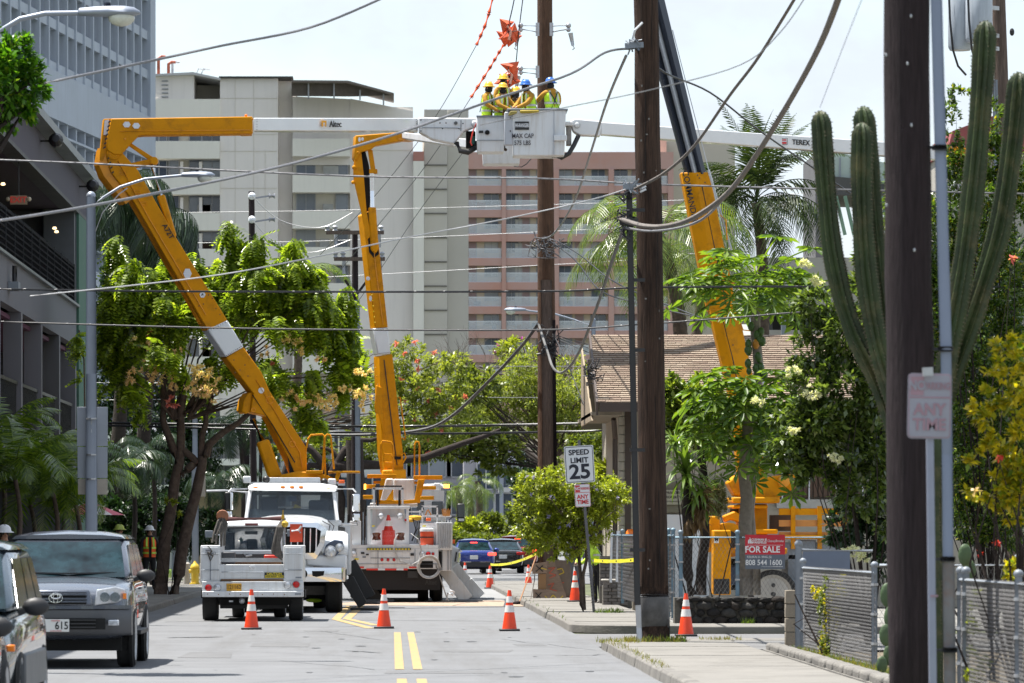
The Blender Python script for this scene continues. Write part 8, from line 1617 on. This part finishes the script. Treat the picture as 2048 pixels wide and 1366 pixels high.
for i,(px,py,lb_) in enumerate(((260,930,'slim dark palm in shade right of the left lamp post'),(300,900,'second slim dark palm in shade near the sign backs'),(440,960,'small drooping palm behind the grey signal mast'),(478,860,'narrow green palm skirt hanging before the white wall'),(225,985,'low dark palm behind the parked SUV'))):palm(lb_,(px,py),(px+4,1110),136+i*4,sf,16,.07,lf_pdark,(-.1,.9),barkd)
af=[frond_mesh('frond',2.0,e,d,34,.5,.022,.35,leafmat('areca_leaf',(.03,.07,.01),(.15,.22,.02),.25,.4,.8)) for e,d in((1.35,.9),(1.1,1.4),(.8,1.6))]
for i,(px,py,lb_) in enumerate(((30,960,'leafy areca palm clump at the left edge under the columns'),(105,985,'bright feathery areca palm beside the left lamp post'),(150,1010,'areca palm just left of the lamp post, above the SUV roof'),(60,1010,'darker areca palm between the two at the left edge'),(0,890,'tall areca fronds rising at the far left edge'),(120,930,'upper spray of areca fronds before the green pilaster'))):palm(lb_,(px,py),(px-3,1130),93+i*1.6,af,15,.05,lf_palm,(-.3,.3),name='areca_palm',sc=.95 if i!=5 else .7)
for i,(px,py,lb_) in enumerate(((955,962,'small royal palm at the street end with hanging fronds'),(915,975,'second small palm at the street end near the truck cab'),(938,985,'lowest of the small palms at the street end'))):palm(lb_,(px,py),(px,1075),245+i*4,cf2,14,.18,lf_palm,(-.1,.6),sc=.55)
def shrub(label,cx,D,blobs,n,size,mat,name='shrub',fl=(),cat='shrub',tmpl=LEAF,down=.1,hollow=.4,stems=8,jit=.7,z=0,extra=None):
    root=Vector((X(cx,D),D,z));t=thing(name,label,cat,root);B=[pb(px,py,D,rx,ry,(rx+ry)*.5*D/FPX*.8,rng.uniform(-.4,.4)*rx*D/FPX) for px,py,rx,ry in blobs]
    twigs(t,B,root,max(2,stems//3),.018,barkd,'stems');crown(t,B,n,size,mat,tmpl,down,hollow,'foliage',jit=jit)
    for px,py,rx,ry,m,mt,sz in fl:crown(t,[pb(px,py,D-.5,rx,ry)],m,sz,mt,LEAF,0,.15,'blossom_cluster')
    return t
for lb_,cx,D,bl,n,mt in(('dark hedge mass behind the flagger under the left trees',300,146,[(240,1030,50,40),(320,1040,60,45),(270,1080,80,40),(380,1060,30,50)],9000,lf_dark),('dark tall shrub behind the left lamp post signs',225,150,[(215,950,30,70),(250,990,40,60),(200,1060,40,40)],6000,lf_dark),
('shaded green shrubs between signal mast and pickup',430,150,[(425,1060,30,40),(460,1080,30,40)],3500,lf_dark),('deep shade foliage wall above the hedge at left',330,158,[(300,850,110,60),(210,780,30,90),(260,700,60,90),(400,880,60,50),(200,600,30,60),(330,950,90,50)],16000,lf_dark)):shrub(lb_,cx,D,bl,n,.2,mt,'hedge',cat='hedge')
for lb_,cx,D,bl,n,mt in(('round dark bush at the street end by the green sign',985,238,[(982,1052,26,26)],2600,lf_mid),('pale green bush left of the round dark bush',950,236,[(945,1055,28,22),(925,1068,24,14)],2600,lf_bush),('olive bush right of the tall far lamp post',1028,236,[(1035,1045,24,32),(1050,1068,28,16)],3200,lf_mid),('yellowish clipped bush low at the street end',1045,232,[(1040,1072,16,12)],900,lf_yel),('low green hedge across the street end behind the queue',960,234,[(900,1074,40,9),(960,1077,60,7)],2600,lf_mid),('dark tree foliage at the right of the street end by the pole',1050,226,[(1055,960,30,60),(1060,1030,24,50)],4200,lf_dark)):shrub(lb_,cx,D,bl,n,.22,mt,'bush',cat='bush')
tree('dark_tree','dark green tree beside the house wall behind the speed sign',1200,150,0,[(1215,900,40,60),(1190,960,40,40),(1225,980,25,50),(1160,900,30,30)],7000,.18,lf_mid,.15,barkd)
shrub('vivid green banana-like leaves against the house corner',1225,112,[(1222,960,18,30),(1215,1000,20,24)],500,.5,lf_bush,'leafy_plant',cat='plant',tmpl=LONG)
D=92.0;t=thing('bush_tree','small bright green tree with lilac flowers, its crown under the speed limit sign','tree',(X(1160,D),D,.13))
for pts in([(1170,1236),(1163,1170),(1158,1110),(1150,1070),(1120,1030)],[(1168,1220),(1166,1150),(1172,1090),(1190,1040)],[(1160,1130),(1140,1080),(1090,1040)],[(1160,1110),(1160,1040),(1150,1000)]):limb(t,pts,.045,.018,bark,D,'trunk')
bb=[(1085,985,45,36),(1140,970,50,34),(1190,985,45,34),(1075,1040,40,42),(1130,1030,55,48),(1185,1035,45,40),(1220,985,32,26),(1100,1085,40,28),(1150,1080,40,24),(1240,995,14,12),(1048,965,14,14)]
B=[pb(*b[:2],D,b[2]*1.16,b[3]*1.1,.5) for b in bb];crown(t,B,19000,.085,lf_bush,LEAF,.1,.35,'crown')
for k in range(20):b=bb[int(rng.integers(0,9))];crown(t,[pb(b[0]+rng.uniform(-.8,.8)*b[2],b[1]+rng.uniform(-.9,.5)*b[3],D-.45,6,4,.08)],26,.05,fl_lil,LEAF,0,.1,'blossom_cluster')
twigs(t,B,W(1158,1080,D),40,.015,bark)
lob=[];lf_=[]
for k,a in enumerate(np.linspace(-2.5,2.5,9)):
    l=1-.22*abs(a)/2.5;d=np.array((math.sin(a),math.cos(a),0));q=np.array((d[1],-d[0],0));b=len(lob)
    lob+=[d*0,d*.5*l+q*.065+np.array((0,0,.03)),d*.74*l+q*.13,d*1.0*l+np.array((0,0,-.14)),d*.74*l-q*.13,d*.5*l-q*.065+np.array((0,0,.03))];lf_+=[(b,b+1,b+2,b+3),(b,b+3,b+4,b+5)]
LB=np.array(lob);LF=np.array(lf_)
def papaya_leaf(name,size,pet,mat,el=.35,droop=.5):
    P=[np.array((0.,0,0))];a=el
    for i in range(5):P.append(P[-1]+np.array((math.cos(a),0,math.sin(a)))*pet/5);a-=.09
    V=[];F=[]
    for i in range(5):
        for ax in((0,.012,0),(0,0,.012)):q=np.array(ax);b=len(V);V+=[P[i]-q,P[i]+q,P[i+1]+q,P[i+1]-q];F.append((b,b+1,b+2,b+3))
    c,s=math.cos(-droop),math.sin(-droop);L2=LB[:,[1,0,2]]*size;L3=np.c_[L2[:,0]*c-L2[:,2]*s,L2[:,1],L2[:,0]*s+L2[:,2]*c]+P[-1];b=len(V);V=np.array([*V,*L3]);F=np.array(F+[tuple(np.array(f)+b) for f in LF]);return npmesh(name,V,F,mat)
def papaya(label,heads,D,trunk,n,size,pet,fruits=()):
    t=thing('papaya_tree',label,'tree',(X(trunk[0][0],D),D,.2));limb(t,trunk,.13,.085,M('papaya_bark',(.20,.17,.14),.85,var=.25,vs=10,bump=.6,bs=12),D,'trunk',12)
    ms=[papaya_leaf('leaf',size*s_,pet*p_,lf_papaya,e,dr) for s_,p_,e,dr in((1,1,.5,.3),(.9,1.1,.2,.55),(1,.8,.8,.2),(.8,1.2,-.05,.8))]
    for(px,py,m) in heads:
        c=W(px,py,D)
        for k in range(m):o=bpy.data.objects.new('leaf',ms[k%4]);scn.collection.objects.link(o);o.parent=t;o.location=c-ORG[t]+Vector((0,0,rng.uniform(-.25,.2)));o.rotation_euler=(rng.uniform(-.3,.3),rng.uniform(-.2,.3),k*2.399);s_=rng.uniform(.8,1.15);o.scale=(s_,)*3;ORG[o]=ORG[t]
    for px,py,r,mt in fruits:g=G();g.ball(W(px,py,D-.12),r,8,(.85,.85,1.25));g.build('papaya_fruit',mt,t,smooth=80)
gf=M('green_fruit',(.05,.10,.02),.4);of=M('ripe_fruit',(.5,.2,.02),.4)
papaya('tall papaya tree with broad flat crown in front of the digger boom',[(1512,590,40),(1512,560,26),(1440,575,8),(1590,590,8)],84,[(1508,1190),(1500,1080),(1502,960),(1512,860),(1518,740),(1512,610)],40,.42,1.05,
[(1508+rng.uniform(-14,22),655+k*7+rng.uniform(-3,3),.075,gf) for k in range(16)]+[(1512,688,.08,of),(1520,680,.08,gf),(1494,700,.06,gf),(1498,742,.06,gf),(1496,775,.06,gf),(1528,600,.08,gf),(1535,608,.08,gf),(1522,596,.08,gf)])
papaya('lower dark papaya tree with drooping lobed leaves over the yellow truck',[(1500,800,34),(1545,850,26),(1465,860,22),(1520,930,20),(1475,800,16),(1560,900,12)],82.5,[(1492,1190),(1490,1050),(1488,950),(1495,860),(1500,800)],40,.40,.8)
def strap_mesh(L,w,bend):
    V=[];F=[];a=.0;p=np.array((0.,0,0))
    for i in range(6):ww=w*math.sin(math.pi*(.12+.86*i/5));V+=[p+np.array((0,ww,.0)),p+np.array((0,-ww,0))];p=p+np.array((math.cos(a),0,math.sin(a)))*L/5;a-=bend/5
    for i in range(5):F.append((2*i,2*i+1,2*i+3,2*i+2))
    return npmesh('leaf',np.array(V),np.array(F),lf_strap)
sm=[strap_mesh(.55,.03,b) for b in(.5,1.0,1.6)]
def dracaena(label,heads,D,trunk,dead=()):
    t=thing('dracaena',label,'plant',(X(trunk[0][0],D),D,.2));limb(t,trunk,.10,.07,barkd,D,'trunk')
    for px,py,m,s0 in heads:
        c=W(px,py,D-.1)
        for k in range(m):o=bpy.data.objects.new('leaf',sm[k%3]);scn.collection.objects.link(o);o.parent=t;o.location=c-ORG[t]+Vector((0,0,rng.uniform(-.15,.15)));o.rotation_euler=(0,-rng.uniform(-.7,1.35),k*2.399);s_=s0*rng.uniform(.8,1.15);o.scale=(s_,)*3;ORG[o]=ORG[t]
    for px,py,rx,ry,m in dead:crown(t,[pb(px,py,D-.1,rx,ry,.3)],m,.3,brownl,LONG,1.6,.2,'dead_leaves')
    return t
dracaena('strap-leaved dracaena with brown dead skirt beside the middle pole',[(1372,945,80,1.25),(1350,890,50,.95),(1400,990,50,1.0)],81.6,[(1385,1190),(1372,1120),(1378,1060),(1375,990),(1372,950)],[(1385,1015,22,34,130),(1412,1010,14,44,90)])
dracaena('second rosette plant higher behind the dracaena',[(1400,860,44,.9),(1425,830,26,.7)],83,[(1402,1190),(1410,1080),(1408,960),(1402,870)],[(1415,960,10,30,50)])
shrub('pale leafy plumeria-like shrub right of the middle pole at roof height',1380,86,[(1360,800,34,30),(1400,800,38,36),(1350,850,30,36),(1440,820,30,30),(1380,870,40,30),(1425,880,30,40),(1345,775,20,20)],6500,.15,leafmat('pale_leaf',(.07,.12,.02),(.26,.32,.05),.28,.4,.7),cat='shrub',down=-.2,stems=30,z=.3)
shrub('grey-green mossy tangle hanging between dracaena and yellow truck',1432,83.2,[(1432,1000,22,32)],2600,.05,leafmat('moss',(.12,.12,.06),(.22,.2,.11),.8,.3),'hanging_moss',cat='plant',z=.3)
D=64.0
bw=[(1640,600,50,40),(1690,660,60,60),(1640,700,50,50),(1740,620,50,70),(1620,770,50,40),(1690,780,70,60),(1750,760,50,80),(1610,850,60,40),(1680,880,80,60),(1750,900,50,70),(1640,940,50,30),(1720,980,60,50),(1600,880,60,30),(1780,660,40,90),(1790,480,30,70),(1740,540,30,40),(1570,830,30,20),(1785,1040,30,50)]
shrub('large glossy-leaved shrub with white flower heads left of the nearest pole',1740,D,bw+[(1590,900,50,40),(1640,850,60,50),(1600,950,40,20)],19000,.12,lf_hedge,'flowering_shrub',stems=50,hollow=.3,fl=[(px,py,rx,ry,260,fl_white,.045) for px,py,rx,ry in((1585,742,14,11),(1515,808,14,14),(1635,560,12,10),(1670,915,12,9),(1625,785,16,12),(1610,525,12,8),(1700,1105,26,14),(1725,1112,16,12),(1590,862,10,7),(1680,1118,14,12))])
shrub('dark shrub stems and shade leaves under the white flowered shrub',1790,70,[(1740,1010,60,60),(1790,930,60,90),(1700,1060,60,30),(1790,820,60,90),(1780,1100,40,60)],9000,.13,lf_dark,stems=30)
bh=[(1960,330,40,50),(1920,420,40,60),(1990,420,60,70),(2030,340,40,60),(1930,540,50,70),(2010,560,60,70),(1960,680,70,70),(2040,680,40,80),(1930,800,50,80),(2010,820,70,80),(1950,930,60,80),(2030,960,50,80),(1900,250,18,60),(1990,250,24,50),(1920,190,16,20),(1985,130,12,10),(1945,1030,40,50),(2010,1060,60,40),(1880,620,40,90),(1790,330,20,30),(1800,420,40,60),(1860,480,50,80),(1850,640,40,90),(1920,330,30,40)]
shrub('tall dense vine-covered hedge with glinting leaves behind the right cactus arms',1980,72,bh,42000,.088,leafmat('vine_leaf',(.02,.055,.010),(.13,.20,.03),.2,.4,.8,(.40,.34,.03)),'vine_hedge',cat='hedge',stems=80,hollow=.35)
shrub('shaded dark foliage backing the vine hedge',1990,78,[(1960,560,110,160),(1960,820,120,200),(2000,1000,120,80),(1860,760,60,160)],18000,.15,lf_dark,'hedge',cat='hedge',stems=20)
shrub('pink bougainvillea tuft on the vine hedge at the right edge',2025,70,[(2024,520,9,9)],40,.09,fl_pink,'flower_cluster',cat='flowers',stems=2)
shrub('yellow croton-like bush at the right edge in front of the hedge',2040,43,[(2030,700,34,40),(2040,760,50,50),(2000,820,50,40),(2040,880,50,60),(1990,900,40,26),(2050,960,50,60),(2000,980,50,40),(1950,930,26,16),(2040,1030,40,26),(1930,985,20,14)],3600,.085,lf_cro,'croton_bush',stems=40,hollow=.2,fl=[(2005,905,12,8,8,fl_red,.08),(1940,985,10,6,8,fl_peach,.08)])
shrub('red flowers low behind the right fence',1990,50,[(1992,1092,18,16),(1960,1105,12,8)],52,.05,fl_red,'flower_cluster',cat='flowers',stems=6)
shrub('yellow-green weeds behind the right fence top',2040,46,[(2030,1140,24,14)],200,.08,lf_cro,stems=4)
shrub('small dry vine climbing the woven near fence',1670,58,[(1665,1230,16,60),(1655,1300,22,30),(1640,1180,14,20),(1680,1170,20,16)],1500,.05,lf_cro,'fence_vine',cat='vine',stems=16,z=.13)
shrub('dark green weeds mixed with the vine at the near fence foot',1650,57.6,[(1660,1290,20,36),(1648,1210,10,40)],800,.05,lf_mid,'fence_vine',cat='vine',stems=10,z=.13)
shrub('thin green creeper on the right fence panel',1955,44.4,[(1955,1200,10,22),(1952,1260,12,26),(1958,1330,18,30),(1935,1350,20,16)],420,.07,lf_bush,'fence_vine',cat='vine',stems=8,z=.13)
t=thing('prickly_pear','pale green prickly pear pads at the foot behind the nearest pole','cactus',W(1775,1340,50));cg=M('cactus_green',(.050,.088,.034),.55,var=.2,vs=6,bump=.2,bs=20)
for px,py,r,a in((1780,1310,.10,.3),(1772,1270,.10,-.4),(1784,1235,.12,.1),(1775,1190,.11,.3),(1790,1150,.09,-.2),(1764,1330,.08,.8),(1930,1110,.10,.2),(1940,1140,.09,-.3)):g=G();g.ball(W(px,py,50+rng.uniform(-.1,.1)),r,12,(.75,.25,1.25));g.build('pad',cg,t,smooth=80)
D=43.0;t=thing('column_cactus','tall ribbed column cactus with upright arms behind the nearest pole','cactus',(X(1850,D),D,.1));ct=M('cactus_skin',(.026,.042,.013),.5,var=.4,vs=3.5,bump=.3,bs=30,dirt=(.13,.11,.05),dscale=3.5,damt=.7,spec=.35);sp=M('cactus_spine',(.16,.13,.09),.8)
def arm(pts,r,dy=0,cap=True,nrib=9):
    Q=[];n=len(pts)
    for i in range(n-1):
        p0,p1_,p2_,p3_=[np.array(pts[j],float) for j in(max(i-1,0),i,i+1,min(i+2,n-1))]
        for k in range(7):u=k/7;Q.append(.5*((2*p1_)+(p2_-p0)*u+(2*p0-5*p1_+4*p2_-p3_)*u*u+(3*p1_-p0-3*p2_+p3_)*u**3))
    Q.append(np.array(pts[-1],float));P=[W(q[0],q[1],D+dy) for q in Q]
    m=len(P);R_=[r*(1+.05*math.sin(i*.55)) for i in range(m)]
    if cap:
        d=(P[0]-P[1]).normalized();tip=[(P[0]+d*r*1.15,r*.12),(P[0]+d*r*1.0,r*.45),(P[0]+d*r*.7,r*.74),(P[0]+d*r*.3,r*.93)];P=[a for a,_ in tip]+P;R_=[b for _,b in tip]+R_;m=len(P)
    nn=nrib*4;g=G();vs=[];spn=[];ux=None
    for i in range(m):
        d=(P[min(i+1,m-1)]-P[max(i-1,0)]).normalized()
        if ux is None:ux,_=basis(d)
        ux=(ux-d*ux.dot(d)).normalized();uy=d.cross(ux)
        for j in range(nn):a=2*math.pi*j/nn;k=(1.0,.86,.70,.86)[j%4]*(1+.02*math.sin(i*1.7+j));vs.append(P[i]+(ux*math.cos(a)+uy*math.sin(a))*R_[i]*k)
    g.add(vs,[(i*nn+j,i*nn+(j+1)%nn,(i+1)*nn+(j+1)%nn,(i+1)*nn+j) for i in range(m-1) for j in range(nn)]+[tuple(range(nn))]);o=g.build('stem_arm',ct,t,smooth=35)
    g=G()
    for i in range(m-1):
        for j in range(0,nn,4):
            a_,b_=vs[i*nn+j],vs[(i+1)*nn+j];L_=(b_-a_).length;kk=max(1,int(L_/.03));c0_=P[i]
            for q in range(kk):p=a_.lerp(b_,q/kk);o_=(p-c0_).normalized();g.add([p-Vector((0,0,.006)),p+Vector((0,0,.006)),p+o_*.014+Vector((rng.uniform(-.008,.008),0,rng.uniform(-.008,.008)))],[(0,1,2)])
    g.build('spines',sp,o,kind='stuff')
arm([(1642,245),(1652,380),(1668,520),(1702,650),(1748,745),(1782,830),(1815,930)],.096)
arm([(1724,270),(1724,400),(1733,550),(1756,690),(1790,800),(1820,900)],.102,-.15)
arm([(1728,238),(1742,400),(1757,560),(1778,690),(1800,780)],.105,.2)
arm([(1970,68),(1962,200),(1946,380),(1926,530),(1905,650),(1885,770),(1850,900)],.108)
arm([(2036,170),(2024,290),(2000,450),(1962,580),(1925,690),(1885,800),(1850,900)],.106,.15)
arm([(1850,880),(1850,1000),(1850,1200),(1852,1420)],.17,0)
tree('street_tree','dark glossy tree whose crown pokes in at the upper left corner',-70,56,0,[(25,160,60,60),(-10,130,60,60),(60,190,34,40),(20,215,50,34),(-60,180,80,90),(30,110,34,34)],6500,.11,leafmat('ficus_leaf',(.012,.055,.006),(.10,.24,.012),.35,.4,.5,(.30,.40,.03)),.15,barkd,ntw=20,hollow=.3)
t=thing('leafy_sprig','bare-stemmed sprig with few leaves beside the left lamp post','plant',W(170,700,110));crown(t,[pb(152,665,110,18,14),pb(165,720,110,12,22),pb(165,765,110,6,10)],90,.28,lf_shower,PIN,.5,.3,'leaves');g=G();g.tube([W(158,660,110.2),W(168,720,110.2),W(172,1000,110.2),(X(172,110),110.2,0)],.02,5);g.build('stem',bark,t)
shrub('tufts of leaves sprouting from the nearer left trunk',340,118,[(338,1010,12,12),(352,1020,10,10)],130,.12,lf_bush,'trunk_sprout',cat='plant',stems=3)
